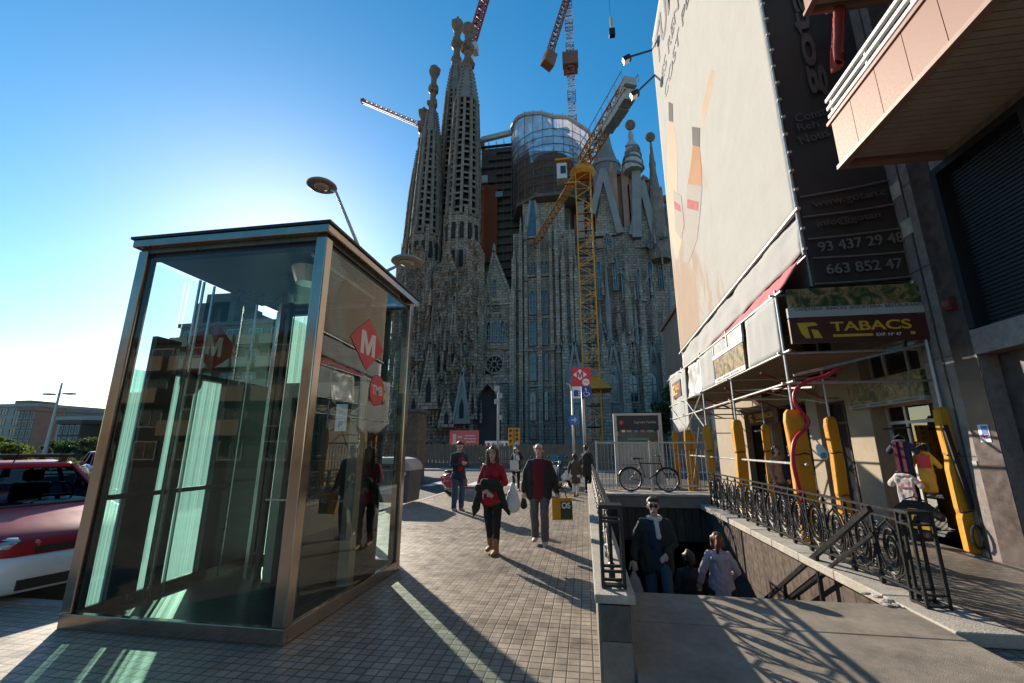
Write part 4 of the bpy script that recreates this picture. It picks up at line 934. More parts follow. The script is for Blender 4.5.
# ---------------------------------------------------------------- foliage
def leafy(b,c,rx,ry,rz,n,s,rnd,clumps=9):
    cl=[(Vector((rnd.gauss(0,.45)*rx,rnd.gauss(0,.45)*ry,rnd.gauss(0,.42)*rz)),.25+.35*rnd.random()) for _ in range(clumps)]
    for _ in range(n):
        o,k=rnd.choice(cl); d=Vector((rnd.gauss(0,1),rnd.gauss(0,1),rnd.gauss(0,1))).normalized()*(rnd.random()**.45)
        p=Vector(c)+o+Vector((d.x*rx*k,d.y*ry*k,d.z*rz*k))
        q=Quaternion((rnd.gauss(0,1),rnd.gauss(0,1),rnd.gauss(0,1),rnd.gauss(0,1))).normalized().to_matrix(); l=s*(.6+.8*rnd.random())
        b.add([p+q@Vector(v) for v in ((-l*.5,0,0),(0,-l*.3,l*.08),(l*.5,0,0),(0,l*.3,l*.08))],[(0,1,2,3)])
M_bark=pm('bark',(.09,.07,.055),.9,var=.4,scale=6,bump=.6); M_leaf=leafmat('plane_leaves',(.045,.075,.02),(.10,.12,.03)); M_leafd=leafmat('dark_leaves',(.03,.05,.025),(.06,.08,.03))
def tree(name,label,x,y,h,rx,rz,mat,n,s,seed,group=None):
    rnd=random.Random(seed); t=thing(name,label,'tree',(x,y,0),0,group); b=MB()
    b.tube([(x,y,-.1),(x+.05,y,h*.3),(x-.05,y+.1,h*.62)],[.2,.15,.09],8)
    for i in range(6):
        a=i*1.05+rnd.random(); b.tube([(x,y,h*(.32+.04*i)),(x+math.cos(a)*rx*.5,y+math.sin(a)*rx*.5,h*(.55+.05*i)),(x+math.cos(a)*rx*.8,y+math.sin(a)*rx*.8,h*(.66+.05*i))],[.08,.05,.02],6)
    b.build('trunk',M_bark,t); b=MB(); leafy(b,(x,y,h*.7),rx,rx,rz,n,s,rnd,14); b.build('crown',mat,t); return t
p=W(8,440,24); tree('street_tree','sunlit green street tree behind the red car roof',p.x-3.4,24,2.6,2.3,.85,M_leaf,3600,.28,3)
p=W(20,448,22); tree('street_tree','yellowing bushy street tree right of the car roof bars',p.x-.6,22,1.75,1.0,.6,M_leaf,1200,.22,5)
p=W(103,446,34); tree('street_tree','low dark street tree in front of the long grey building',p.x,34,2.6,2.2,.9,M_leafd,2200,.3,8)
p=W(64,446,36); tree('street_tree','bare dark street tree at the foot of the tall thin mast',p.x,36,2.3,1.5,.8,M_leafd,900,.3,9)
p=W(672,395,52); tree('street_tree','dark leafy tree before the cathedral chapels, beside the scaffold edge',p.x,52,8.8,2.3,2.2,M_leafd,2600,.42,12)
p=W(655,425,54); tree('street_tree','dark shaded tree behind the metro information board',p.x,54,6.6,2.6,1.6,M_leafd,2200,.42,14)
# hedge along the far side
p0=W(92,476,26).x; b=MB(); rnd=random.Random(2)
for i in range(9): leafy(b,(p0-4+i*.9,26,.5),.7,.5,.5,330,.16,rnd,5)
tag(b.build('hedge',M_leaf),'low clipped green hedge beyond the red car','hedge')
# tall thin mast
p=W(46,455,30); t=thing('light_mast','tall thin lighting mast with two crossarm lamps against the pale sky','light mast',(p.x,30,0)); A=W(62,383,30)
b=MB(); b.tube([(A.x,30,0),(A.x,30,A.z)],[.16,.07],10); b.build('pole',M_galv,t)
z=W(60,394,30).z
for s in (-1,1): b=MB(); b.bar((A.x,30,z),(A.x+s*1.0,30,z+.05),.07); b.obox((A.x+s*1.05,30,z),(.75,.5,.14)); b.build('lamp_head',M_galv,t,bevel=.03)
# ---------------------------------------------------------------- across the street: hoardings, fence, pillar
M_wood=pm('weathered_fence_wood',(.19,.135,.095),.85,var=.4,scale=2,stretch=(6,6,.4),bump=.3); M_hoard=pm('dark_hoarding',(.03,.03,.032),.7,var=.4,scale=1.2)
t=thing('wooden_fence','brown vertical board fence along the building site, behind the walking pair','fence',(-6,37,0))
xa=W(423,455,37).x; xb=W(612,455,37).x; b=MB(); n=95
for i in range(n):
    x=xa+(xb-xa)*i/n; z=1.85+.10*math.sin(i*12.9)*math.sin(i*3.1); b.box(x+.01,x+(xb-xa)/n-.012,37+.03*(i%2),37.05+.03*(i%2),.35,z)
b.build('boards',M_wood,t); b=MB(); b.box(xa,xb,37.09,37.2,.6,.72); b.box(xa,xb,37.09,37.2,1.5,1.62); b.build('rail',M_wood,t); b=MB(); b.box(xa-.2,xb+.2,36.9,37.3,0,.345); b.build('footing',M_pand,t)
t=thing('hoarding','dark railings and hoarding across the street, under the red billboard','fence',(-12,38,0)); xc=W(396,455,38.5).x
b=MB(); b.box(xc,xa-.1,38.5,38.6,.6,1.75); b.build('dark_panel',M_hoard,t); b=MB(); b.box(xc,xa-.1,38.2,38.55,0,.598); b.build('low_wall',M_st,t)
b=MB()
for i in range(60): x=xc+(xa-.1-xc)*i/60; b.bar((x,38.3,.6),(x,38.3,2.1),.04)
b.bar((xc,38.3,2.0),(xa-.1,38.3,2.0),.05); b.build('iron_bars',M_iron,t)
t=thing('billboard','coral red rectangular billboard above the dark hoarding, behind the man with the phone','billboard',(-10.5,38,0)); A=W(450,430.5,38); B=W(478.5,447.5,38)
b=MB(); b.box(A.x,B.x,38,38.08,B.z,A.z); b.build('panel',pm('coral_red_print',(.80,.13,.11),.5,var=.06,scale=1),t)
M_pk=pm('pale_pink_print',(.8,.5,.45),.5)
b=MB()
for (u0,u1,v0,v1) in ((453,456,434,444),(458,462,436,438),(465,475,435,436.2),(464,476,438,439.2),(466,475,441,442.4),(458,461,440,443)):
    P=W(u0,v0,38); Q=W(u1,v1,38); b.box(P.x,Q.x,37.985,37.998,Q.z,P.z)
b.build('printed_lines',M_pk,t)
for x in (A.x+.4,B.x-.4): b=MB(); b.bar((x,38.15,0),(x,38.15,B.z+.5),.1); b.build('post',M_iron,t)
t=thing('site_cabin','white site cabin behind the end of the wooden fence, beside the grey lamp post','cabin',(-7.4,41,0)); A=W(485,441,41); B=W(516,449,41)
b=MB(); b.box(A.x,B.x,41,43.5,.1,A.z); b.build('body',M_white,t,bevel=.03)
for i in range(5):
    x=A.x+(B.x-A.x)*(i+.5)/5; b=MB(); b.box(x-.12,x+.12,40.97,40.998,1.2,A.z-.15); b.build('rib',M_crc,t)
b=MB(); b.box(-9.75,-8.55,22,23.2,-.12,3.45); o=b.build('brick_pillar',masonry('old_brown_brick',(.24,.15,.10),(.17,.11,.08),(.11,.09,.075),.3,.1,.012,.9,.5,'XZ',.7,.4,.7,.02)); tag(o,'weathered brown brick pillar beside the edge of the glass lift kiosk','pillar')
b=MB(); b.box(-9.85,-8.45,21.9,23.3,3.452,3.6); b.build('cap',M_pand,o)
# ---------------------------------------------------------------- signs, poles and signals
M_blue=pm('sign_blue',(.02,.05,.28),.4,var=.08); M_bluel=pm('sign_light_blue',(.03,.16,.5),.4,var=.08)
t=thing('metro_sign','red metro sign with white diamond and blue wheelchair symbol on a tall steel pole','sign',(0,18.26,0)); Y=18.26
A=W(571.5,368,Y); B=W(592,398,Y); mid=W(571.5,386.5,Y).z
b=MB(); b.cyl((.02,Y+.1,0),(-.02,Y+.1,A.z),.06,n=10); b.build('pole',M_galv,t,smooth=True)
b=MB(); b.box(A.x,B.x,Y,Y+.06,mid,A.z); o=b.build('red_panel',M_red,t)
w_=(B.x-A.x); cx=A.x+w_*.43; cz=(mid+A.z)/2+.1; r=w_*.36
b=MB(); b.prism([(-r,0),(0,-r*.8),(r,0),(0,r*.8)],.005,FACE_S,(cx,Y-.001,cz)); b.build('white_diamond',M_white,o)
letter_m('letter_mark',(cx,Y-.007,cz),FACE_S,.27,.27,M_red,o)
b=MB(); b.lathe((A.x+w_*.72,Y-.001,mid+.17),[(.15,0),(.15,.004)],20,FACE_S); o2=b.build('white_disc',M_white,o); text('operator_letters','TMB',(A.x+w_*.72,Y-.006,mid+.17),FACE_S,.07,M_red,o,width=.2)
b=MB(); b.box(A.x,A.x+w_*.46,Y,Y+.06,B.z,mid-.004); o=b.build('white_panel',M_white,t)
b=MB(); b.box(A.x+.06,A.x+w_*.3,Y-.006,Y-.001,B.z+.08,B.z+.34); b.box(A.x+.08,A.x+.14,Y-.010,Y-.007,B.z+.2,B.z+.3); 
for i in range(3): b.box(A.x+w_*.32,A.x+w_*.43,Y-.006,Y-.001,B.z+.09+i*.09,B.z+.13+i*.09)
b.build('train_symbol',M_blue,o)
b=MB(); b.box(A.x+w_*.465,B.x,Y,Y+.06,B.z,mid-.004); o=b.build('blue_panel',M_blue,t)
cx=A.x+w_*.72; cz=(B.z+mid)/2
b=MB(); b.lathe((cx-.02,Y-.001,cz+.14),[(.035,0),(.035,.004)],12,FACE_S); b.tube([(cx-.01,Y-.004,cz+.1),(cx,Y-.004,cz-.02),(cx+.1,Y-.004,cz-.02),(cx+.14,Y-.004,cz-.13)],.018,5); b.tube([(cx-.01+.1*math.cos(a),Y-.004,cz-.07+.1*math.sin(a)) for a in [2.3+.35*i for i in range(12)]],.014,5); b.build('wheelchair_symbol',M_white,o)
def pole_thing(name,label,cat,u,vt,vb,Y,r=.05,extra=None,mat=None,group=None):
    A=W(u,vt,Y); t=thing(name,label,cat,(A.x,Y,0),0,group); b=MB(); b.cyl((A.x,Y,-.12 if Y>19.6 and Y<33 else 0),(A.x,Y,A.z),r,r*.8,10); b.build('pole',mat or M_galv,t,smooth=True); return t,A
t,A=pole_thing('street_lamp','slim grey lamp post with forked top behind the metro sign pole','street lamp',572,390,478,21,.06)
b=MB(); b.tube([(A.x,21,A.z-.1),(A.x-.1,21,A.z+.25),(A.x-.28,21,A.z+.33)],.035,7); b.tube([(A.x,21,A.z-.1),(A.x+.2,21,A.z+.2),(A.x+.5,21,A.z+.28)],.03,7); b.build('fork',M_galv,t)
A=W(574,420,21); b=MB(); b.lathe((A.x,20.93,A.z),[(.26,0),(.26,.02)],24,FACE_S); o=b.build('round_sign',M_bluel,t); b=MB(); b.bar((A.x-.13,20.9,A.z),(A.x+.12,20.9,A.z),.05); b.bar((A.x+.12,20.9,A.z),(A.x+.02,20.9,A.z+.1),.05); b.bar((A.x+.12,20.9,A.z),(A.x+.02,20.9,A.z-.1),.05); b.build('arrow',M_white,o)
t,A=pole_thing('street_lamp','pale grey column lamp with small bracket boxes above the woman in red','street lamp',498.5,386,470,30,.10,mat=M_crc)
for dz,s in ((-.2,-1),(-.7,1),(-1.1,-1),(-2.2,1)): b=MB(); b.obox((A.x+s*.16,30,A.z+dz),(.22,.25,.35)); b.build('bracket_box',M_crc,t,bevel=.02)
def signal(label,u,v,Y,group='traffic signals'):
    A=W(u,v,Y); t=thing('traffic_light',label,'traffic light',(A.x,Y,0),0,group); b=MB(); b.cyl((A.x,Y,-.12),(A.x,Y,A.z),.06,.05,10); b.build('pole',M_galv,t)
    for s,h in ((-.17,.95),(.2,.8)):
        b=MB(); b.box(A.x+s-.14,A.x+s+.14,Y-.14,Y+.12,A.z-h,A.z); o=b.build('signal_head',M_yel,t,bevel=.02)
        for i in range(3): b=MB(); b.cyl((A.x+s,Y-.22,A.z-.15-i*h*.3),(A.x+s,Y-.141,A.z-.15-i*h*.3),.065,.065,12); b.build('lens_hood',M_iron,o)
    return t
signal('yellow traffic light with two heads above the wooden fence, between the walking pair',514,428,25)
t=signal('yellow traffic light beside the metro information board, behind the fence bars',621,415,21.5)
t,A=pole_thing('sign_post','slim post with a small white plate beside the orange bumpers','sign post',707,420,485,19.0,.035)
b=MB(); b.box(A.x-.1,A.x+.02,18.94,18.96,A.z-.5,A.z); b.build('plate',M_white,t)
# information board
t=thing('information_board','grey metro information board with a dark header and coloured screen, behind the bicycle','information board',(2.3,20,0)); Y=20
A=W(613,413.5,Y); B=W(661,413.5,Y); x0,x1=A.x,B.x; zt=A.z
b=MB(); b.box(x0,x0+.14,Y,Y+.3,0,zt); b.box(x1-.14,x1,Y,Y+.3,0,zt); b.box(x0+.14,x1-.14,Y,Y+.3,zt-.1,zt); b.build('frame',M_crc,t,bevel=.01)
b=MB(); b.box(x0+.14,x1-.14,Y+.04,Y+.25,zt-.72,zt-.101); o=b.build('header',M_hoard,t); b=MB(); b.lathe((x0+.34,Y+.035,zt-.4),[(.09,0),(.09,.004)],16,FACE_S); b.build('red_dot',M_red,o); text('station_name','Sagrada Família',(x0+1.35,Y+.035,zt-.4),FACE_S,.14,M_crc,o,width=.95)
z=W(640,428,Y).z; z2=W(640,442,Y).z; b=MB(); b.box(x0+.2,x1-.2,Y+.06,Y+.2,z2,zt-.75); o=b.build('screen',pm('screen_dark_print',(.03,.05,.045),.25),t)
for i,(c,fx,wd) in enumerate((((.5,.2,.3),.32,.2),((.1,.25,.5),.46,.14),((.55,.1,.2),.60,.16),((.08,.3,.2),.75,.3),((.6,.6,.6),.2,.14),((.08,.22,.16),.5,.9))):
    xx=x0+(x1-x0)*fx; b=MB(); zz=z2+(.42 if i<5 else .08); b.box(xx-wd*.5,xx+wd*.5,Y+.05,Y+.058,zz,zz+(.2 if i<5 else .1)); b.build('printed_block',pm('print%d'%i,c,.4),o)
b=MB(); b.box(x0+.15,x1-.15,Y+.1,Y+.16,.05,z2-.05); b.build('pale_panel',pm('frosted_panel',(.33,.34,.31),.4,var=.25,scale=1.5),t)
# steel guard fence behind the bicycle
t=thing('guard_fence','steel bar guard fence at the far end of the stair opening, behind the bicycle','fence',(1.9,14.35,.36)); Y=14.28
M_fgr=pm('dull_fence_steel',(.2,.19,.18),.55,metal=.4,var=.2)
for z in (1.78,.52): b=MB(); b.bar((.35,Y,z),(3.6,Y,z),.045); b.build('rail',M_galv,t)
first=None
for i in range(30):
    x=.38+i*.11
    if first is None: b=MB(); b.bar((0,0,.0),(0,0,1.36),.018); first=b.build('bar',M_fgr,t,world=False); o=first
    else: o=first.copy(); COL.objects.link(o); o.parent=t
    o.location=(x-1.9,Y-14.35,.04)
for x in (.35,1.97,3.6): b=MB(); b.bar((x,Y,.361),(x,Y,1.84),.055); b.build('post',M_galv,t)
# ---------------------------------------------------------------- scaffolded corner building with banners
XS,XP,YN,YF,XF=3.7,4.28,8.5,19.4,6.1
M_bge=pm('beige_shop_render',(.36,.30,.225),.85,var=.2,scale=1.2,bump=.25); M_marb=pm('grey_pink_granite',(.23,.19,.175),.45,var=.35,scale=9,bump=.1,detail=8); M_marbd=pm('dark_brown_granite',(.075,.055,.05),.35,var=.5,scale=7,detail=8)
M_band=pm('white_tarpaulin',(.44,.44,.425),.85,spec=.1,var=.08,scale=1.5,bump=.8,bscale=1.6); M_band2=pm('dark_banner_cloth',(.035,.030,.028),.7,var=.35,scale=1.2,bump=.5,bscale=2.5)
M_pink=pm('pink_tarpaulin',(.52,.13,.14),.6,var=.3,scale=2.5,bump=.6,bscale=3); M_plast=pm('grey_plastic_sheet',(.42,.43,.43),.35,var=.2,scale=2,bump=.8,bscale=3)
M_banw=pm('white_printed_banner',(.47,.455,.425),.95,spec=.04,var=.06,scale=1,bump=1.,bscale=1.1)
def food(name,seed):
    if name in MATS: return MATS[name]
    m=pm(name,(.3,.12,.03),.35,scale=6); nt=m.node_tree; N=nt.nodes; L=nt.links; b=N['Principled BSDF']
    tc=N.new('ShaderNodeTexCoord'); mp=N.new('ShaderNodeMapping'); mp.inputs['Location'].default_value=(seed,seed,0); L.new(tc.outputs['Object'],mp.inputs[0])
    v=N.new('ShaderNodeTexNoise'); v.inputs['Scale'].default_value=4.5; v.inputs['Detail'].default_value=5; v.inputs['Distortion'].default_value=1.5; L.new(mp.outputs[0],v.inputs[0])
    r=N.new('ShaderNodeValToRGB'); e=r.color_ramp.elements; e[0].position=.3; e[0].color=(.03,.05,.02,1); e[1].position=.72; e[1].color=(.5,.46,.38,1)
    for p,c in ((.40,(.05,.06,.03,1)),(.47,(.10,.15,.04,1)),(.52,(.26,.13,.05,1)),(.58,(.40,.28,.14,1)),(.64,(.10,.06,.035,1))): q=e.new(p); q.color=c
    L.new(v.outputs[0],r.inputs[0]); L.new(r.outputs[0],b.inputs['Base Color']); return m
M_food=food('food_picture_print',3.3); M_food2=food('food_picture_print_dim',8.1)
bld=thing('corner_building','beige corner building with shops on the ground floor, wrapped in scaffold and banners','building',(12,8.7,0))
# ground floor: wall pieces round the openings (wall plane X=XF)
b=MB()
ops=[(8.78,10.45,.0,2.5),(8.9,10.7,3.05,3.75),(11.35,12.6,0,2.75),(13.2,15.6,0,2.9),(16.2,18.2,0,2.9),(11.6,13.4,3.3,5.2),(14.6,16.4,3.3,5.2)]
ys=sorted({8.66,22,*[o[0] for o in ops],*[o[1] for o in ops]}); zs=sorted({-.2,26,*[o[2] for o in ops],*[o[3] for o in ops]})
for ya,yb in zip(ys,ys[1:]):
    run=None
    for za,zb in zip(zs,zs[1:]):
        c=((ya+yb)/2,(za+zb)/2); hole=any(o[0]<c[0]<o[1] and o[2]<c[1]<o[3] for o in ops)
        if not hole: b.box(XF,XF+.4,ya,yb,za,zb)
b.box(XF+3.0,XF+3.3,8.66,22,-.2,26); b.box(XF+.4,XF+3,8.66,22,3.0,3.04); b.box(XF+.4,XF+3.0,21.6,22,-.2,26); b.box(XF+.4,XF+3.0,10.55,10.7,-.2,3.0); b.box(XF+.4,XF+3,8.66,8.7,-.2,26)
b.build('wall',M_bge,bld)
b=MB(); b.box(XF+.41,XF+3,8.71,21.5,.0,.03); b.build('shop_floor',M_pand,bld)
for (y0,y1) in ((10.47,11.33),(12.62,13.18),(15.62,16.18)):
    b=MB(); b.box(XF-.07,XF-.002,y0,y1,0,2.95); b.box(XF-.1,XF-.003,y0-.03,y1+.03,2.952,3.04); b.box(XF-.09,XF-.002,y0-.02,y1+.02,-.05,.35); b.build('pilaster',M_bge,bld,bevel=.01)
M_alu=pm('white_aluminium_frame',(.52,.53,.53),.4,metal=.3,var=.1,scale=4)
def frame_open(o,nm,mull,tr=None,glass=M_glassd,mat=M_alu,depth=.22):
    y0,y1,z0,z1=o; x=XF+depth; b=MB(); w_=.06
    b.box(x,x+.07,y0,y0+w_,z0,z1); b.box(x,x+.07,y1-w_,y1,z0,z1); b.box(x,x+.07,y0+w_,y1-w_,z1-w_,z1)
    if tr: b.box(x,x+.07,y0+w_,y1-w_,tr,tr+w_)
    for m in mull: b.box(x+.002,x+.068,m-.03,m+.03,z0,z1-w_)
    f=b.build(nm,mat,bld); c=MB(); c.box(x+.03,x+.042,y0+w_,y1-w_,z0+.03,z1-w_); c.build('pane',glass,f); return f
frame_open(ops[0],'shop_door',[9.9],2.1); frame_open(ops[1],'transom_window',[9.55,10.2],glass=M_win); frame_open(ops[2],'side_door',[11.95],2.2,M_win,M_iron2); frame_open(ops[3],'shop_window',[14.4],2.2,mat=M_iron2); frame_open(ops[4],'shop_window',[17.2],2.2,mat=M_iron2)
frame_open(ops[5],'upper_window',[12.5],glass=M_win,mat=M_iron2); frame_open(ops[6],'upper_window',[15.5],glass=M_win,mat=M_iron2)
sd=[o for o in bpy.data.objects if o.name.startswith('shop_door')][0]; rn=random.Random(17)
PC=[(.5,.06,.05),(.08,.12,.3),(.6,.45,.08),(.55,.55,.52),(.1,.25,.12),(.3,.05,.2),(.05,.05,.06)]
for i in range(16):
    yy=9.0+rn.random()*1.35; zz=.35+rn.random()*1.6; hw,hh=.06+.06*rn.random(),.07+.09*rn.random(); b=MB(); b.box(XF+.262,XF+.268+.002*i*.2,yy-hw,yy+hw,zz-hh,zz+hh); b.build('poster',pm('poster_print%d'%(i%7),PC[i%7],.5,var=.5,scale=14),sd)
b=MB(); b.box(XF+.9,XF+2.9,8.8,10.4,.03,.9); b.box(XF+2.6,XF+2.95,8.8,10.4,.9,2.4); b.build('shop_counter',M_pand,bld)
# sign over the shop door
t=thing('shop_sign','long food picture sign with a grey edge, fixed over the clothes shop door','sign',(XF,9.8,2.5))
b=MB(); b.box(XF-.16,XF-.004,8.72,10.95,2.54,3.0); b.build('picture_panel',M_food2,t); b=MB(); b.box(XF-.19,XF-.003,8.7,10.97,2.46,2.538); o=b.build('grey_edge',M_crc,t)
text('sign_letters','CAFETERIA  ·  BOCATERIA  ·  RESTAURANTE',(XF-.191,9.83,2.5),FACE_W,.04,M_iron,o,width=2.0)
# ---- scaffold
sc=thing('scaffold','galvanised tube scaffold with yellow padded feet along the corner building','scaffold',(4.8,14,0))
poles=[(XS,8.55,26),(XS,11.6,8),(XS,14.3,8),(XS,17,8),(XS,19.3,24),(4.35,19.3,24),(XF-.16,8.42,8),(5.35,10.7,6),(5.35,14.3,6),(5.35,17,6)]
for i,(x,y,h) in enumerate(poles):
    b=MB(); b.cyl((x,y,.02),(x,y,4.56),.026,n=8); b.obox((x,y,.012),(.15,.15,.02)); p=b.build('scaffold_pole',M_galv,sc)
    h0=2.3 if i not in (5,) else 2.2
    b=MB(); rr=random.Random(i); w_=[.14,.115,.11,.11,.11,.11,.105,.11,.1,.1][i]
    pr=[(w_*.55,.03),(w_,.07),(w_*(1+.1*rr.random()),.55),(w_*.93,.62),(w_*1.02,.7),(w_*(1+.08*rr.random()),1.3),(w_*.92,1.5),(w_,1.56),(w_*(1.02),2.1),(w_*.9,h0-.06),(w_*.6,h0)]
    rg=[]; kx,ky=(1.0,.62) if i%2==0 else (.95,.7); tw=rr.uniform(-.35,.35)
    for j_,(r_,z_) in enumerate(pr):
        k_=len(b.v); r_*=1.08
        for cx_,cy_,a0_ in ((.6,.6,0),(-.6,.6,PI/2),(-.6,-.6,PI),(.6,-.6,1.5*PI)):
            for s_ in range(4):
                aa=a0_+PI/2*s_/3; px_,py_=(cx_+.4*math.cos(aa))*r_*kx,(cy_+.4*math.sin(aa))*r_*ky; jx=rr.uniform(-.006,.006)
                b.v.append(Vector((x+px_*math.cos(tw)-py_*math.sin(tw)+jx+.01*math.sin(z_*5+i),y+px_*math.sin(tw)+py_*math.cos(tw)+jx,z_)))
        rg.append(list(range(k_,k_+16)))
    b.loft(rg); q=b.build('yellow_padding',M_yel,p)
    for zt_ in (.66,1.53): b=MB(); b.tube([(x+w_*1.06*math.cos(a_*.6981),y+w_*1.06*math.sin(a_*.6981),zt_+.02*math.sin(a_*2)) for a_ in range(9)],.012,5,closed=True); b.build('binding_cord',M_black,p)
    if i in (6,): 
        b=MB(); b.bar((x-.1,y-.13,2.0),(x+.02,y-.13,.7),.07,.03); b.tube([(x-.02+.08*math.cos(a),y-.16,.3+.17*math.sin(a)) for a in [k*.6 for k in range(11)]],.022,6); b.build('black_straps',M_black,p)
tb=lambda p0,p1,r=.024: b.cyl(p0,p1,r,n=7)
for nm,z,x in (('front_tube',3.34,XS),('front_tube',2.78,XS-.02),('front_tube',1.36,XS-.01),('front_tube',4.46,XS)):
    b=MB(); tb((x,8.3,z),(x,19.5,z)); b.build(nm,M_galv,sc)
for y,zs_ in ((8.55,(3.34,2.78,4.46)),(11.6,(3.3,2.8,4.4)),(14.3,(3.3,2.8,4.4)),(17,(3.3,2.8,4.4)),(19.3,(3.3,2.8,4.4,2.2))):
    for z in zs_: b=MB(); tb((XS-.1,y+.04,z),(XF-.02,y+.04,z)); b.build('cross_tube',M_galv,sc)
for p0,p1 in (((XS-.03,17,2.2),(XS-.03,14.3,3.34)),((XS-.03,14.3,2.2),(XS-.03,16.6,3.3)),((XS-.03,17,2.3),(XS-.03,19.3,3.2)),((3.75,8.44,2.9),(XF-.1,8.44,3.42)),((XS+.6,9,2.75),(XS+.6,14,3.3)),((5.35,10.7,2.6),(5.35,14.3,3.3)),((XS+.05,17.1,0.2),(XS+.05,15.4,2.3))):
    b=MB(); tb(p0,p1); b.build('brace_tube',M_galv,sc)
M_redt=pm('red_primer_tube',(.3,.06,.05),.5)
for y in (10,12.5,15,17.5):
    for p0,p1 in (((XS+.1,y,3.2),(5.6,y+1.3,2.75)),((XS+.3,y,2.8),(5.4,y,3.25))): b=MB(); b.bar(p0,p1,.035); b.build('red_brace',M_redt,sc)
b=MB(); b.box(XS+.05,XF-.02,8.7,19.3,4.49,4.53); b.box(XS+.1,5.6,9,19.3,3.37,3.40); b.build('plank_deck',pm('scaffold_planks',(.22,.17,.12),.85,var=.35,scale=3,stretch=(6,.4,6)),sc)
b=MB(); b.box(4.32,4.37,YN+.02,YF,4.6,22.5); b.box(4.4,XF,YN+.06,YN+.1,4.6,17); 
for y in range(9,20,2): b.cyl((4.36,y,4.6),(4.36,y,22),.03,n=6)
b.build('banner_frame',M_galv,sc)
# ---- cloth sheets with folds
def cloth(name,f,nu,nv,mat,parent=None,th=.012,label=None,cat=None,amp=.03,seed=0,fr=1.2,up=.5):
    """f(a,b) gives the sheet's points, a,b in 0..1; folds along the normal; built with two sides"""
    P=[[f(i/nu,j/nv) for i in range(nu+1)] for j in range(nv+1)]
    b=MB(); n0=(P[0][-1]-P[0][0]).cross(P[-1][0]-P[0][0]).normalized()
    for side in (0,1):
        for j in range(nv+1):
            for i in range(nu+1):
                q=P[j][i]; w_=MN.fractal((q.x*fr+seed,q.y*fr,q.z*fr*up),.8,2.,5)*amp; b.v.append(q+n0*(w_+(-th if side else 0)))
    st=(nu+1)*(nv+1)
    for j in range(nv):
        for i in range(nu):
            a=j*(nu+1)+i; b.f.append((a,a+1,a+nu+2,a+nu+1)); b.f.append((st+a,st+a+nu+1,st+a+nu+2,st+a+1))
    for i in range(nu): b.f.append((i,st+i,st+i+1,i+1)); o=nv*(nu+1); b.f.append((o+i,o+i+1,st+o+i+1,st+o+i))
    for j in range(nv): a=j*(nu+1); c=a+nu+1; b.f.append((a,c,st+c,st+a)); b.f.append((a+nu,st+a+nu,st+c+nu,c+nu))
    o=b.build(name,mat,parent,smooth=True)
    if label: tag(o,label,cat)
    return o
L3=lambda a,b_,k: Vector(a).lerp(Vector(b_),k)
def quadf(p00,p10,p01,p11): return lambda a,b_: L3(L3(p00,p10,a),L3(p01,p11,a),b_)
# white banner facing the street
t=thing('advertising_banner','huge white banner printed with bottles and an orange splash, facing the sunny street','banner',(XP,14,6))
cloth('cloth',quadf((XP,8.46,6.1),(XP,YF,5.62),(XP,8.36,22.4),(XP,YF,22)),70,80,M_banw,t,amp=.005,fr=.8)
def wp(pts,nm,mat,d=.01,X=XP-.021):
    b=MB(); q=[WX(u,v,X) for u,v in pts]; b.prism([(-p.y,p.z) for p in q],d,FACE_W,(X+.01,0,0)); return b.build(nm,mat,t)
M_amber=pm('amber_print',(.36,.17,.075),.6,spec=.05,var=.15,scale=1); M_amberl=pm('pale_amber_print',(.46,.35,.255),.6,spec=.05,var=.15,scale=.8); M_capp=pm('grey_print',(.09,.085,.085),.6,spec=.05); M_lab=pm('label_print',(.30,.27,.25),.6,spec=.05); M_labr=pm('red_label_print',(.33,.05,.055),.6,spec=.05)
def bsp(pts): return pts
wp([(711,70),(714.5,72),(714,82),(708,105),(703,128),(698,127),(702,106),(707,84)],'splash_print',M_amberl,.004)
wp([(692,127),(700,128),(699.5,147),(692.5,145)],'bottle_cap_print',M_capp,.014)
wp([(692.5,145),(699.5,147),(701,166),(702,186),(700,214),(697,240),(689,262),(683,262),(685,235),(686,205),(688,180),(691,162)],'bottle_print',M_amber,.006)
wp([(687,184),(702,186),(700,214),(697,240),(689,262),(683,262),(685,235),(686,205)],'bottle_label_print',M_lab,.010)
wp([(687.5,199),(698.5,202),(698,211),(687,208)],'red_label_print',M_labr,.014)
wp([(668.5,102),(672.5,104),(673,122),(668.8,121)],'bottle_cap_print',M_capp,.014)
wp([(668.8,121),(673,122),(676,140),(677.5,160),(677,185),(680,215),(682,240),(677,262),(671,240),(668,205),(667,175),(667,140)],'bottle_print',M_amberl,.006)
wp([(673,190),(681,196),(684,225),(681,240),(675,230)],'bottle_label_print',M_lab,.010); wp([(674,201),(680,205),(681,212),(675,209)],'red_label_print',M_labr,.014)
rn=random.Random(11)
def blob(u,v,ru,rv,seed):
    rr=random.Random(seed); return [(u+ru*math.cos(a)*(1+.45*rr.uniform(-1,1)),v+rv*math.sin(a)*(1+.4*rr.uniform(-1,1))) for a in [k*PI/11 for k in range(22)]]
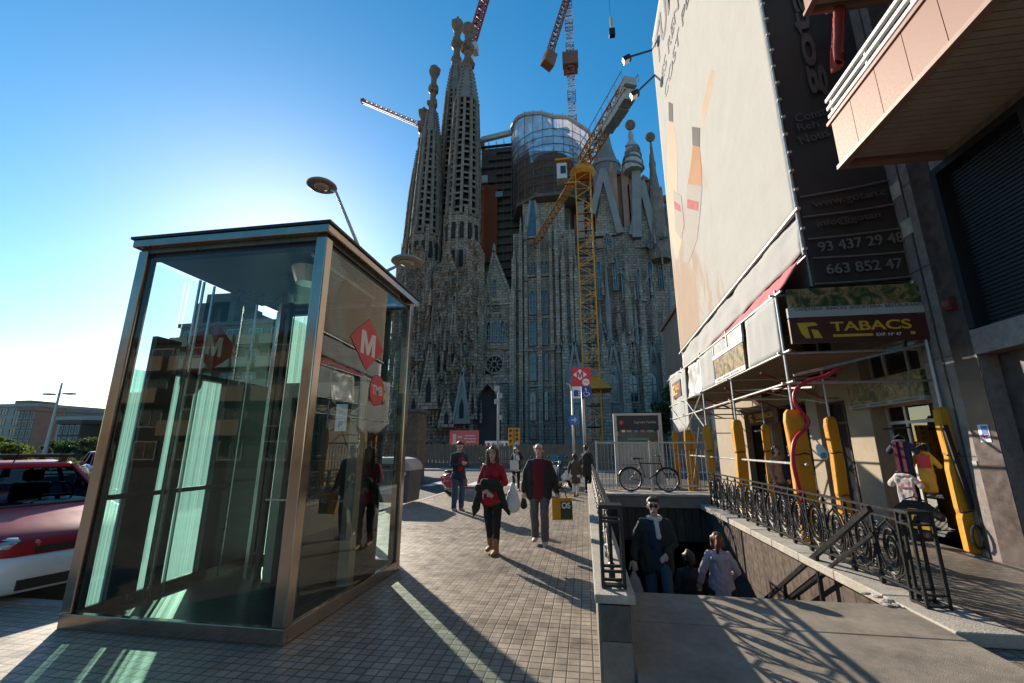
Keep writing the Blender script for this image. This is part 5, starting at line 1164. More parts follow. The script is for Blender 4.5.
# the printed orange wash low on the far side of the banner
def print_wash(m,c):
    nt=m.node_tree; N=nt.nodes; L=nt.links; b=N['Principled BSDF']; old=b.inputs['Base Color'].links[0].from_socket
    g=N.new('ShaderNodeNewGeometry'); sp=N.new('ShaderNodeSeparateXYZ'); L.new(g.outputs['Position'],sp.inputs[0])
    a=N.new('ShaderNodeMapRange'); a.inputs[1].default_value=11.6; a.inputs[2].default_value=17.5; L.new(sp.outputs[1],a.inputs[0])
    z=N.new('ShaderNodeMapRange'); z.inputs[1].default_value=13.5; z.inputs[2].default_value=8.0; L.new(sp.outputs[2],z.inputs[0])
    mp=N.new('ShaderNodeMapping'); mp.inputs['Scale'].default_value=(1,1.1,.42); L.new(g.outputs['Position'],mp.inputs[0])
    n=N.new('ShaderNodeTexNoise'); n.inputs['Scale'].default_value=1.1; n.inputs['Detail'].default_value=9; n.inputs['Roughness'].default_value=.66; n.inputs['Distortion'].default_value=.6; L.new(mp.outputs[0],n.inputs[0])
    q=N.new('ShaderNodeMath'); q.operation='MULTIPLY'; L.new(a.outputs[0],q.inputs[0]); L.new(z.outputs[0],q.inputs[1])
    s=N.new('ShaderNodeMath'); s.operation='MULTIPLY_ADD'; s.inputs[1].default_value=.42; L.new(q.outputs[0],s.inputs[0]); L.new(n.outputs[0],s.inputs[2])
    r=N.new('ShaderNodeMapRange'); r.interpolation_type='SMOOTHSTEP'; r.inputs[1].default_value=.66; r.inputs[2].default_value=.86; r.inputs[4].default_value=.55; L.new(s.outputs[0],r.inputs[0])
    gate=N.new('ShaderNodeMath'); gate.operation='GREATER_THAN'; gate.inputs[1].default_value=.002; L.new(q.outputs[0],gate.inputs[0])
    k=N.new('ShaderNodeMath'); k.operation='MULTIPLY'; L.new(r.outputs[0],k.inputs[0]); L.new(gate.outputs[0],k.inputs[1])
    mx=N.new('ShaderNodeMix'); mx.data_type='RGBA'; mx.inputs[7].default_value=(*c,1); L.new(k.outputs[0],mx.inputs[0]); L.new(old,mx.inputs[6]); L.new(mx.outputs[2],b.inputs['Base Color'])
print_wash(M_banw,(.42,.25,.14))
M_ink=pm('grey_ink',(.10,.09,.10),.6,var=.1)
P=WX(661,71,XP); Q=WX(672,8,XP)
text('banner_letters','TUM',(XP-.02,(P.y+Q.y)/2-.1,20.6),FACE_W,1.75,M_ink,t,bold=.015,width=4.3,depth=.012)
text('banner_letters','ES RENC',(XP-.02,15.6,18.6),FACE_W,.62,M_ink,t,width=4.6,depth=.012)
text('banner_letters','COST PER',(XP-.02,14.9,17.4),FACE_W,.55,M_ink,t,width=5.6,depth=.012)
b=MB(); b.cyl((XP-.05,8.3,6.12),(XP-.05,19.45,5.6),.035,n=7); b.cyl((XP-.03,8.43,5.2),(XP-.03,8.35,22),.03,n=7); b.build('edge_tube',M_galv,t)
b=MB()
for i in range(40): z=5.3+i*.42; b.obox((XP-.02+.02*(i%2),8.40,z),(.07,.10,.05))
b.build('edge_ties',M_cope,t)
# dark banner facing the viewer
t=thing('advertising_banner','dark brown banner with faint grey lettering and pale lines, hung across the scaffold end','banner',(5.2,YN,4.6))
cloth('cloth',quadf((4.36,YN,4.55),(6.28,YN,4.62),(4.27,YN,17),(6.28,YN,17)),30,120,M_band2,t,amp=.02,fr=1.)
M_gr=pm('faded_grey_print',(.17,.155,.15),.7,var=.3,scale=8); M_gr2=pm('faint_grey_print',(.085,.075,.072),.7,var=.3,scale=8)
def dt(s,u0,v0,u1,v1,h,mat=M_gr):
    A=W(u0,v0,YN-.06); B=W(u1,v1,YN-.06); M=frame(Vector((B.x-A.x,0,B.z-A.z)),(0,0,1)); text('banner_letters',s,(A+B)/2,M,h,mat,t,bold=.008,width=(B-A).length,depth=.02)
dt('www.gotan.c',813,206,886,193,.17,M_gr2); dt('info@gotan',817,225,880,215,.17,M_gr2); dt('93 437 29 48',818,247.5,903,237,.2); dt('663 852 47',826,269.5,902,263,.2)
dt('Constr',795,119,830,110,.2,M_gr2); dt('Reh',797,128,818,124,.16,M_gr2); dt('Nous',799,141,828,132,.2,M_gr2)
A=W(829,62,YN-.06); text('banner_letters','gotan',(5.05,YN-.06,10.5),frame((0,0,1),(-1,0,0)),.42,M_gr2,t,bold=.02,width=3.6,depth=.02)
b=MB(); b.lathe((4.95,YN-.05,10.55),[(.09,0),(.09,.012)],14,FACE_S); b.build('yellow_dot',pm('dull_yellow_print',(.2,.14,.02),.6),t)
for u0,v0,u1,v1 in ((800,197,889,180),(803,217,901,203),(808,239,908,227),(813,258,921,250),(815,284,923,275)):
    A=W(u0,v0,YN-.055); B=W(u1,v1,YN-.055); b=MB(); k=8; b.tube([A.lerp(B,i/k)+Vector((0,0,-.02*math.sin(PI*i/k))) for i in range(k+1)],.018,5); b.build('pale_line',M_gr,t)
b=MB(); b.box(6.2,6.3,YN+.03,YN+.05,4.3,6.4); b.build('red_edge',M_pink,t)
# lower skirts
cloth('tarpaulin',quadf((XP,8.44,5.28),(XP-.02,19.0,4.72),(XP,8.46,6.06),(XP,19.2,5.58)),60,8,M_band,amp=.05,fr=1.0,label='creased white tarpaulin strip hung just under the big white banner',cat='tarpaulin',up=1.5)
cloth('tarpaulin',quadf((XS,8.44,4.48),(XS,17.0,4.42),(XP,8.44,5.25),(XP-.02,17.5,4.75)),60,8,M_pink,amp=.04,fr=2.,label='sloping pink tarpaulin strip between the two white sheets',cat='tarpaulin')
cloth('tarpaulin',quadf((XS,8.58,3.38),(XS,10.35,3.34),(XS,8.58,4.45),(XS,10.2,4.42)),14,10,M_band,amp=.03,fr=1.6,label='plain white sheet at the scaffold corner, right of the food picture',cat='tarpaulin')
cloth('tarpaulin',quadf((XS,12.9,3.34),(XS,14.3,3.34),(XS,12.8,4.42),(XS,14.3,4.4)),12,10,M_band,amp=.03,fr=1.6,label='narrow white sheet left of the food picture, beside the clear plastic',cat='tarpaulin')
cloth('tarpaulin',quadf((XS,14.35,3.25),(XS,16.0,3.3),(XS+.05,14.35,4.4),(XS,15.9,4.4)),16,12,M_plast,amp=.09,fr=2.,label='crumpled grey plastic sheet under the pink strip',cat='tarpaulin')
cloth('tarpaulin',quadf((XS,16.4,2.25),(XS,19.2,2.2),(XS,16.3,4.45),(XS,19.2,4.6)),16,12,M_band,amp=.03,fr=1.2,label='long white sheet with a small brown sign at the far end of the scaffold',cat='tarpaulin')
t=thing('picture_sign','sunlit food picture sign with grey panes above it on the white scaffold sheets','sign',(XS,11.6,3.4))
b=MB(); b.box(XS-.03,XS+.03,10.45,12.75,3.42,4.0); b.build('food_picture',M_food,t); b=MB(); b.box(XS-.045,XS-.032,10.42,12.78,3.36,3.47); b.box(XS-.045,XS+.0,10.42,12.78,4.01,4.1); b.build('pale_edge',M_white,t)
b=MB(); b.box(XS-.02,XS+.01,10.4,12.75,4.1,4.42); b.build('grey_pane',M_plast,t); b=MB()
for y in (10.4,11.5,12.7): b.box(XS-.04,XS-.021,y,y+.05,4.1,4.42)
b.build('pane_bar',M_alu,t); text('sign_letters','PAELLA  SANGRIA  BOCADILLOS',(XS-.046,11.6,3.415),FACE_W,.05,M_iron,t,width=1.9)
M_brown=pm('tobacco_brown_panel',(.085,.022,.016),.4,var=.15,scale=3); M_yl=pm('sign_yellow',(.72,.40,.03),.5,var=.08)
def tabacs(loc,M,w_,h,label,small=False):
    t=thing('tobacconist_sign',label,'sign',loc); o=Vector(loc); n=M@Vector((0,0,1)); P=lambda x,y,d=0: o+M@Vector((x,y,d))
    b=MB(); b.prism([(-w_/2,-h/2),(w_/2,-h/2),(w_/2,h/2),(-w_/2,h/2)],.06,M,P(0,0,-.06)); b.build('panel',M_brown,t)
    b=MB(); lx=-w_*.36; s=h
    b.prism([(lx-.42*s,.32*s),(lx+.22*s,.32*s),(lx+.32*s,.20*s),(lx-.08*s,.16*s),(lx-.02*s,-.32*s),(lx-.18*s,-.30*s),(lx-.32*s,-.1*s)],.006,M,P(0,0,.0)); b.prism([(lx+.06*s,.05*s),(lx+.28*s,.0*s),(lx+.42*s,-.32*s),(lx+.12*s,-.32*s)],.006,M,P(0,0,0)); b.build('leaf_emblem',M_yl,t)
    text('sign_letters','TABACS',P(w_*.075,h*.12,0),M,h*.38,M_yl,t,bold=.018,width=w_*.56,depth=.008)
    b=MB(); b.prism([(-w_*.2,-.2*h),(w_*.08,-.2*h),(w_*.08,-.3*h),(-w_*.2,-.3*h)],.007,M,P(0,0,0)); b.build('underline',M_yl,t)
    if not small:
        text('licence_letters','EXP. Nº 47',P(w_*.19,-.26*h,0),M,h*.12,M_white,t,width=w_*.17,depth=.006); b=MB(); b.prism([(w_*.34,-.18*h),(w_*.37,-.18*h),(w_*.37,-.3*h),(w_*.34,-.3*h)],.007,M,P(0,0,0)); b.build('yellow_mark',M_yl,t)
    return t
A=W(856,331,8.36); tabacs((4.92,8.36,3.70),FACE_S,2.28,.46,'brown TABACS sign with yellow letters on the scaffold end facing the viewer')
t=thing('picture_sign','dim food picture strip with a grey lettered edge, directly above the brown TABACS sign','sign',(4.95,8.4,4)); b=MB(); b.box(3.82,6.12,8.36,8.42,4.14,4.5); b.build('food_picture',M_food2,t)
b=MB(); b.box(3.78,6.1,8.35,8.42,3.95,4.136); o=b.build('grey_edge',M_crc,t); text('sign_letters','CAFETERIA  SNACKS  BOCATERIA  RESTAURANTE',(4.95,8.349,4.10),FACE_S,.055,M_iron,o,width=2.1)
tabacs((XS-.05,17.9,3.85),FACE_W,1.5,.62,'small sunlit brown and yellow TABACS sign on the white sheet at the far end',True)
tabacs((5.5,14.9,2.55),FACE_W,2.4,.42,'shaded TABACS sign inside the scaffold, above the two people by the shop',True)
# red hose round the corner pole
t=thing('red_hose','red corrugated hose winding round the scaffold corner pole','hose',(XS,8.4,1)); pts=[(838,368),(826,376),(812,380),(802,384),(795,392),(795,402),(800,410),(808,420),(806,428)]; Q=[W(u,v,8.36) for u,v in pts]; Q+=[W(u,v,8.3) for u,v in ((795,440),(793,460),(797,480),(803,500),(810,520))]
cc=[]
for i in range(len(Q)-1):
    for k in range(4):
        p0,p1,p2,p3=Q[max(i-1,0)],Q[i],Q[i+1],Q[min(i+2,len(Q)-1)]; s=k/4; cc.append(.5*((2*p1)+(p2-p0)*s+(2*p0-5*p1+4*p2-p3)*s*s+(-p0+3*p1-3*p2+p3)*s**3))
b=MB(); b.tube(cc,[.032+.004*(i%2) for i in range(len(cc))],8); b.build('hose',pm('red_plastic_hose',(.55,.02,.04),.4),t,smooth=True)
t=thing('white_tag','round pale tag plate tied to the yellow padding of the corner pole','tag',W(822,450,8.3)); A=W(822,452,8.28); b=MB(); b.ell(A,.075,.012,.14,14,8,Matrix.Rotation(R(-20),3,'Y')); b.build('plate',M_white,t,smooth=True); b=MB(); b.ell(A+Vector((.012,-.004,-.05)),.055,.012,.06,12,8); b.build('green_print',pm('green_print',(.10,.35,.25),.5),t)
# floodlights on the banner edge
for u0,v0,u1,v1,lb in ((652,50,629,57,'upper black floodlight on a long arm off the white banner edge'),(655,75,637,92,'lower black floodlight on a tilted arm off the white banner edge')):
    A=WX(u0,v0,XP); B=W(u1,v1,A.y); t=thing('floodlight',lb,'floodlight',A,0,'banner floodlights'); b=MB(); b.cyl(A,B,.05,n=7); b.build('arm',M_iron,t); C=B+Vector((-.12,0,-.12))
    b=MB(); b.obox(C,(.42,.32,.28),Matrix.Rotation(R(-25),3,'Y')); h=b.build('lamp_body',M_iron,t,bevel=.03); b=MB(); b.obox(C+Vector((-.02,0,-.19)),(.32,.26,.03),Matrix.Rotation(R(-25),3,'Y')); b.build('lens',M_white,h)
# ---------------------------------------------------------------- near building with the balcony
nb=thing('granite_building','granite building with a pink balcony and dark shuttered window, at the right edge','building',(8,2,0)); XG=5.98
b=MB(); b.box(XG,XG+.6,7.55,8.64,-.2,24); b.box(XG,XG+.6,-14,7.55,6.2,24); b.box(XG-.04,XG+.6,-14,7.55,3.02,3.40); b.box(XG+.6,XG+6,-14,8.64,-.2,24); b.build('wall',M_marb,nb)
b=MB()
for y in (7.55,): b.box(XG-.012,XG-.002,7.56,8.0,0,24)
b.box(XG-.014,XG-.004,8.2,8.23,0,24)
for z in (1.5,3.1,4.7,6.3): b.box(XG-.006,XG+.0,8.0,8.63,z,z+.012)
b.build('stone_joint_strip',M_marbd,nb)
for z,y in ((5.4,8.3),(6.2,8.35)): b=MB(); b.box(XG-.018,XG-.001,y-.12,y+.12,z,z+.3); b.build('pale_patch',M_cope,nb)
b=MB(); b.box(XG+.25,XG+.6,-14,7.55,-.2,3.02); b.build('recessed_wall',M_marbd,nb)
M_navy=pm('dark_navy_shutter',(.006,.008,.013),.65,var=.3,scale=3); b=MB(); b.box(XG+.18,XG+.24,6.0,7.5,3.42,6.15); 
for i in range(42): z=3.44+i*.065; b.box(XG+.15,XG+.18,6.02,7.48,z,z+.045)
b.build('shutter',M_navy,nb); b=MB(); b.box(XG-.05,XG+.2,7.42,7.53,3.42,6.18); b.box(XG-.05,XG+.2,-2,7.42,6.06,6.18); b.box(XG-.05,XG+.2,5.9,6.0,3.42,6.06); b.build('window_frame',M_navy,nb)
b=MB(); b.box(XG+.2,XG+.22,-2,5.9,3.42,6.06); b.build('window_glass',M_win,nb); b=MB()
for i in range(40): b.bar((XG+.02,5.8-i*.13,3.42),(XG+.02,5.8-i*.13,6.05),.022)
b.bar((XG+.02,5.9,4.7),(XG+.02,0,4.7),.04); b.build('window_grille',M_iron,nb)
b=MB(); b.obox((XG-.05,7.75,3.9),(.12,.16,.2)); b.ell((XG-.1,7.75,3.9),.08,.08,.1,10,6); b.build('alarm_box',pm('dull_red_box',(.15,.03,.03),.5),nb)
b=MB(); b.box(XG-.020,XG-.0145,7.32+.35,7.5+.35,1.72,1.98); st=b.build('sticker',M_white,nb); b=MB(); b.box(XG-.024,XG-.0205,7.34+.35,7.44+.35,1.84,1.96); b.build('blue_mark',M_bluel,st); text('sticker_letters','4P',(XG-.0205,7.75,1.82),FACE_W,.12,pm('magenta_print',(.4,.03,.15),.5),st,width=.13)
b=MB(); b.box(XG-.02,XG-.001,8.02,8.1,1.36,1.44); b.build('small_plate',M_crc,nb)
# balcony
M_pg=pm('pink_granite_slab',(.27,.13,.09),.55,var=.12,scale=30,detail=8); M_pgl=pm('pale_pink_edge',(.30,.18,.135),.5,var=.1,scale=20); M_soff=pm('brown_grey_soffit',(.36,.31,.235),.6,var=.2,scale=2)
def balcony(zb,y1,y0,h,label):
    t=thing('balcony',label,'balcony',(4.4,y1,zb)); xo=4.4
    b=MB(); b.box(xo+.1,XG-.002,y0,y1-.06,zb+.16,zb+.3); b.build('floor_slab',M_crc,t)
    b=MB(); n=int((y1-y0)/.115)
    for i in range(n): y=y1-.1-(i+1)*.115; b.box(xo+.09,XG-.003,y+.006,y+.109,zb+.12,zb+.155)
    b.build('soffit_slats',M_soff,t); b=MB(); y=y1-.06; k=0
    for yy in (6.64,6.04,5.47,4.89,4.3,3.7,3.1,2.5,1.9,1.3,.7,.1): b.box(xo,xo+.08,yy+.006,y-.006,zb+.07,zb+h); y=yy
    b.build('front_slabs',M_pg,t); b=MB(); b.box(xo-.015,xo+.1,y0,y1,zb,zb+.068); b.box(xo+.1,XG-.004,y1-.06,y1,zb+.0,zb+.068); b.build('lower_lip',M_pgl,t)
    b=MB(); b.box(xo+.085,XG-.004,y1-.058,y1-.002,zb+.07,zb+h); b.build('end_slab',M_pg,t); b=MB(); b.box(xo-.03,xo+.12,y0,y1+.02,zb+h+.002,zb+h+.06); b.build('cap_stone',M_pgl,t)
    b=MB()
    for z in (.16,.32,.48): b.bar((xo+.02,y0,zb+h+z),(xo+.02,y1-.02,zb+h+z),.05,.06)
    for z in (.16,.32,.48): b.bar((xo+.02,y1-.04,zb+h+z),(XG,y1-.04,zb+h+z),.05,.06)
    for i in range(8): b.bar((xo+.05,y1-.1-i*.95,zb+h+.05),(xo+.05,y1-.1-i*.95,zb+h+.5),.04)
    b.build('railing',M_white,t); return t
balcony(6.2,7.24,-1,.86,'pink granite balcony with white railing, above the dark shuttered window'); balcony(9.55,7.32,-1,.86,'upper pink balcony cut off by the top edge of the picture')
b=MB(); b.box(XG+.0,XG+.02,0,7.5,7.1,9.4); b.build('balcony_window',M_win,nb)
b=MB(); rnd=random.Random(5)
for i in range(34): leafy(b,(4.62,6.9-i*.13+rnd.random()*.1,7.36),.10,.08,.13,34,.06,rnd,3)
o=b.build('balcony_plants',leafmat('bright_green_leaves',(.06,.16,.02),(.12,.3,.04))); tag(o,'green trailing plants pushing through the white balcony railing','plants',None,'stuff')
M_awn=pm('faded_red_awning',(.30,.05,.045),.8,var=.25,scale=2,bump=.4)
b=MB(); b.v=[]; 
cloth('red_awning',lambda a,b_: W(835+10*a+3*math.sin(a*9)*(1-b_),10+58*b_*(1-.2*a),7.35)+Vector((.12*math.sin(a*12),.12*math.cos(a*10),0)),16,12,M_awn,amp=.05,fr=2,label='faded red awning cloth hanging folded above the pink balcony',cat='awning')
b=MB(); A=W(826,12,7.35); B=W(840,-12,7.35); b.bar(A,B,.07); tag(b.build('awning_bar',M_white),'short white awning bar beside the folded red cloth','bar')
# ---------------------------------------------------------------- shop goods
def shirt(label,loc,w_,h,mat,prints=(),rz=0):
    t=thing('football_shirt',label,'shirt',loc,rz,'shirts at the shop door'); b=MB()
    for s_ in (-1,1): b.cap((s_*.11*w_,0,-.44*h),(s_*.12*w_,0,.34*h),.125*w_,.115*w_,10,.38,(0,1,0)); b.cap((s_*.17*w_,0,.38*h),(s_*.40*w_,.01,.10*h),.085*w_,.10*w_,10,.45,(0,1,0))
    b.box(-.225*w_,.225*w_,-.04*w_-.008,.04*w_+.008,-.5*h,.3*h); b.cap((-.15*w_,0,.40*h),(.15*w_,0,.40*h),.06*w_,.06*w_,8)
    o=rremesh(b,.011,'shirt_cloth',mat,t,3,noise=.012); b=MB()
    if False: b.prism([(-.22*w_,-.5*h),(.22*w_,-.5*h),(.24*w_,.12*h),(.42*w_,-.02*h),(.52*w_,.18*h),(.24*w_,.46*h),(.1*w_,.5*h),(0,.43*h),(-.1*w_,.5*h),(-.24*w_,.46*h),(-.52*w_,.18*h),(-.42*w_,-.02*h),(-.24*w_,.12*h)],.09,FACE_S,(0,.045,0))
    b=MB(); b.tube([(-.18*w_,0,.5*h),(0,0,.58*h),(.18*w_,0,.5*h)],.012,5); b.tube([(0,0,.58*h),(0,0,.64*h),(.03,0,.66*h)],.008,5); b.build('hanger',M_iron,t,world=False)
    for (x0,x1,z0,z1,m) in prints: b=MB(); b.box(x0*w_,x1*w_,-.082*w_,-.05*w_,z0*h,z1*h); b.build('printed_stripe',m,o,world=False)
    return t
M_bn=pm('navy_cloth',(.02,.02,.06),.8,var=.2); M_mar=pm('maroon_cloth',(.16,.01,.04),.8,var=.2); M_wcl=pm('pale_cloth',(.6,.5,.46),.8,var=.15,bump=.3); M_bcl=pm('black_cloth',(.02,.02,.022),.85,var=.3,bump=.3)
RZ=R(-62)
s1=shirt('dark blue and maroon striped shirt hanging highest in the shop doorway',WX(903,455,5.8),.55,.62,M_bn,[(-.2,-.1,-.48,.4,M_mar),(.0,.1,-.48,.4,M_mar)],RZ)
s2=shirt('pale white shirt with faint pink print hanging in the shop doorway',WX(906,488,5.76),.6,.55,M_wcl,[(-.15,.15,.0,.05,M_pink)],RZ)
s3=shirt('black shirt with a yellow 7 hanging lowest in the shop doorway',WX(918,518,5.66),.8,.6,M_bcl,[(-.2,.22,-.28,-.16,M_yl)],RZ)
o=text('shirt_number','7',(0,0,0),FACE_S,.2,M_yl,None,bold=.02); o.parent=s3; o.location=(-.02,-.075,.06)
s4=shirt('yellow and red shirt behind the striped one at the shop door',WX(926,470,6.0),.5,.75,M_yl,[(-.2,.2,.05,.35,M_red)],RZ)
b=MB(); A=WX(905,470,5.95); b.cyl((5.95,A.y+.1,0),(5.95,A.y+.1,2.0),.02,n=8); b.cyl((5.95,A.y-.35,2.0),(5.95,A.y+.4,2.0),.018,n=8); b.lathe((5.95,A.y+.1,0),[(.2,.01),(.18,.04)],12); o=b.build('clothes_stand',M_iron); tag(o,'black clothes stand carrying the shirts at the shop door','clothes stand')
for y,lb in ((10.2,'left red football shown in the transom of the shop door'),(9.2,'right red football shown in the transom of the shop door')):
    b=MB(); b.ell((XF+.36,y,2.27),.11,.11,.11,14,10); o=b.build('football',pm('red_ball',(.4,.03,.03),.4,var=.3,scale=9),smooth=True); tag(o,lb,'ball')
# ---------------------------------------------------------------- vehicles
def rrect(hw,zb,zt,n=4,r=.14):
    pts=[]; 
    for cx,cz,a0 in ((hw-r,zt-r,0),(-hw+r,zt-r,PI/2),(-hw+r,zb+r,PI),(hw-r,zb+r,1.5*PI)):
        for i in range(n+1): a=a0+PI/2*i/n; pts.append((cx+r*math.cos(a),cz+r*math.sin(a)))
    return pts
def loft_x(b,st,n=4,r=.14):
    rings=[]
    for x,hw,zb,zt in st:
        k=len(b.v); p=rrect(hw,zb,zt,n,min(r,(zt-zb)*.45,hw*.45)); 
        for y,z in p: b.v.append(Vector((x,y,z)))
        rings.append([k+i for i in range(len(p))])
    return b.loft(rings)
M_cred=pm('dark_red_car_paint',(.34,.012,.022),.38,var=.06,scale=.8,coat=.0,spec=.25); M_csil=pm('pale_bumper_paint',(.78,.77,.75),.3,var=.08,scale=1.5,coat=.5); M_lamp=pm('headlamp_glass',(.5,.5,.48),.08,metal=.4,spec=.9); M_org=pm('indicator_orange',(.6,.2,.03),.2)
M_cglass=glassmat('car_glass',(.13,.25,.34),1.7,0,.22); M_int=pm('dark_car_interior',(.03,.03,.035),.7)
def car(name,label,loc,rz,paint,bumper,bars=True):
    t=thing(name,label,'car',loc,rz); B=lambda b,nm,m,par=t,**k: b.build(nm,m,par,world=False,**k)
    b=MB(); loft_x(b,[(-.10,.60,.42,.66),(-.2,.76,.3,.72),(-.55,.82,.26,.82),(-1.0,.84,.24,.91),(-1.3,.85,.22,.96),(-2.4,.86,.22,.97),(-3.4,.85,.24,.97),(-3.75,.8,.28,.95),(-3.88,.7,.36,.85)],5,.13); body=B(b,'body',paint,smooth=True)
    b=MB(); loft_x(b,[(0,.52,.22,.50),(-.07,.70,.2,.55),(-.28,.85,.18,.58),(-.6,.875,.2,.5)],5,.12); bp=B(b,'bumper',bumper,smooth=True)
    b=MB(); b.box(-.04,.012,-.55,.55,.24,.34); b.box(-.16,-.078,-.42,.42,.575,.64); B(b,'grille',M_black,bp)
    b=MB(); b.box(-.01,.02,-.05,.47,.36,.47); pl=B(b,'number_plate',M_white,bp); b=MB(); b.box(.021,.024,-.05,.01,.36,.47); B(b,'blue_strip',M_blue,pl)if False else B(b,'blue_strip',M_blue,bp)
    o=text('plate_number','6',(0,0,0),FACE_E,.085,M_iron,None); o.parent=bp; o.location=(.021,.06,.415)
    for s in (-1,1):
        b=MB(); b.ell((-.27,s*.60,.665),.14,.17,.075,14,8,Matrix.Rotation(s*.25,3,'Z')@Matrix.Rotation(.15,3,'Y')); h=B(b,'headlight',M_lamp,smooth=True); b=MB(); b.ell((-.22,s*.40,.645),.13,.07,.06,10,6); B(b,'indicator',M_org,h,smooth=True)
    t.scale=(1,1,1.05)
    # greenhouse: pillars, glass, roof
    hb=[(-1.28,.70,.95),(-1.28,-.70,.95),(-3.72,-.70,.97),(-3.72,.70,.97)]; ht=[(-2.05,.55,1.42),(-2.05,-.55,1.42),(-3.35,-.56,1.44),(-3.35,.56,1.44)]
    b=MB()
    for p,q in zip(hb,ht): b.bar(p,q,.05,.05)
    for s in (-1,1): b.bar((-2.5,s*.73,.96),(-2.55,s*.565,1.44),.07,.05); b.bar((-2.05,s*.555,1.43),(-3.35,s*.565,1.45),.06,.05)
    B(b,'pillar',paint)
    b=MB(); loft_x(b,[(-1.97,.50,1.40,1.44),(-2.15,.57,1.40,1.475),(-2.7,.59,1.41,1.50),(-3.2,.58,1.41,1.485),(-3.42,.52,1.40,1.45)],4,.04); rf=B(b,'roof',paint,smooth=True)
    b=MB(); b.add([hb[0],hb[1],ht[1],ht[0]],[(0,1,2,3)]); B(b,'windscreen',M_cglass)
    b=MB(); b.add([hb[2],hb[3],ht[3],ht[2]],[(0,1,2,3)]); B(b,'rear_window',M_cglass)
    for i,j in ((0,3),(1,2)): b=MB(); b.add([hb[i],hb[j],ht[j],ht[i]],[(0,1,2,3)]); B(b,'side_window',M_cglass)
    b=MB(); b.box(-1.75,-1.3,-.68,.68,.9,.985); dash=B(b,'dashboard',M_int,bevel=.02); b=MB(); b.tube([(-1.78+.06*math.sin(a),.33+.18*math.cos(a),1.04+.17*math.sin(a)) for a in [k*PI/9 for k in range(18)]],.015,6,closed=True); b.bar((-1.72,.33,.97),(-1.78,.33,1.04),.04); b.bar((-1.78,.16,1.04),(-1.78,.5,1.04),.03); B(b,'steering_wheel',M_int,dash)
    for y in (-.36,.36): b=MB(); b.box(-2.75,-2.6,y-.22,y+.22,.7,1.18); b.box(-2.73,-2.63,y-.12,y+.12,1.2,1.36); B(b,'seat',M_int,bevel=.04)
    if bars:
        for x in (-2.35,-3.05): b=MB(); b.bar((x,-.66,1.56),(x,.66,1.56),.06,.045); b.obox((x,-.53,1.52),(.09,.07,.09)); b.obox((x,.53,1.52),(.09,.07,.09)); B(b,'roof_bar',M_black,rf)
        b=MB(); b.cyl((-2.1,-.1,1.48),(-2.0,-.1,1.62),.008,n=5); B(b,'aerial',M_black,rf)
    for x in (-.75,-3.15):
        for s in (-1,1):
            b=MB(); b.cyl((x,s*.66,.30),(x,s*.865,.30),.30,.30,24); w_=B(b,'wheel',M_black,smooth=False); b=MB(); b.cyl((x,s*.80,.30),(x,s*.872,.30),.2,.19,18); B(b,'rim',M_galv,w_)
    for s in (-1,1): b=MB(); b.ell((-1.62,s*.93,1.0),.07,.11,.08,10,7); B(b,'mirror',paint,smooth=True)
    return t
car('parked_car','dark red hatchback with pale bumper and black roof bars, left of the glass kiosk',(-6.02,4.8,-.12),R(-14),M_cred,M_csil)
p=W(97,478,17); car('parked_car','far red car half hidden behind the left post of the glass kiosk',(p.x+.9,17,-.12),R(-30),pm('bright_red_car_paint',(.4,.02,.03),.25,var=.05,coat=.6),pm('bright_red_car_paint',(.4,.02,.03)),False)
def wheel_x(b,c,r,w_,n=24): b.tube([(c[0]+r*math.cos(2*PI*i/n),c[1],c[2]+r*math.sin(2*PI*i/n)) for i in range(n)],w_,7,closed=True)
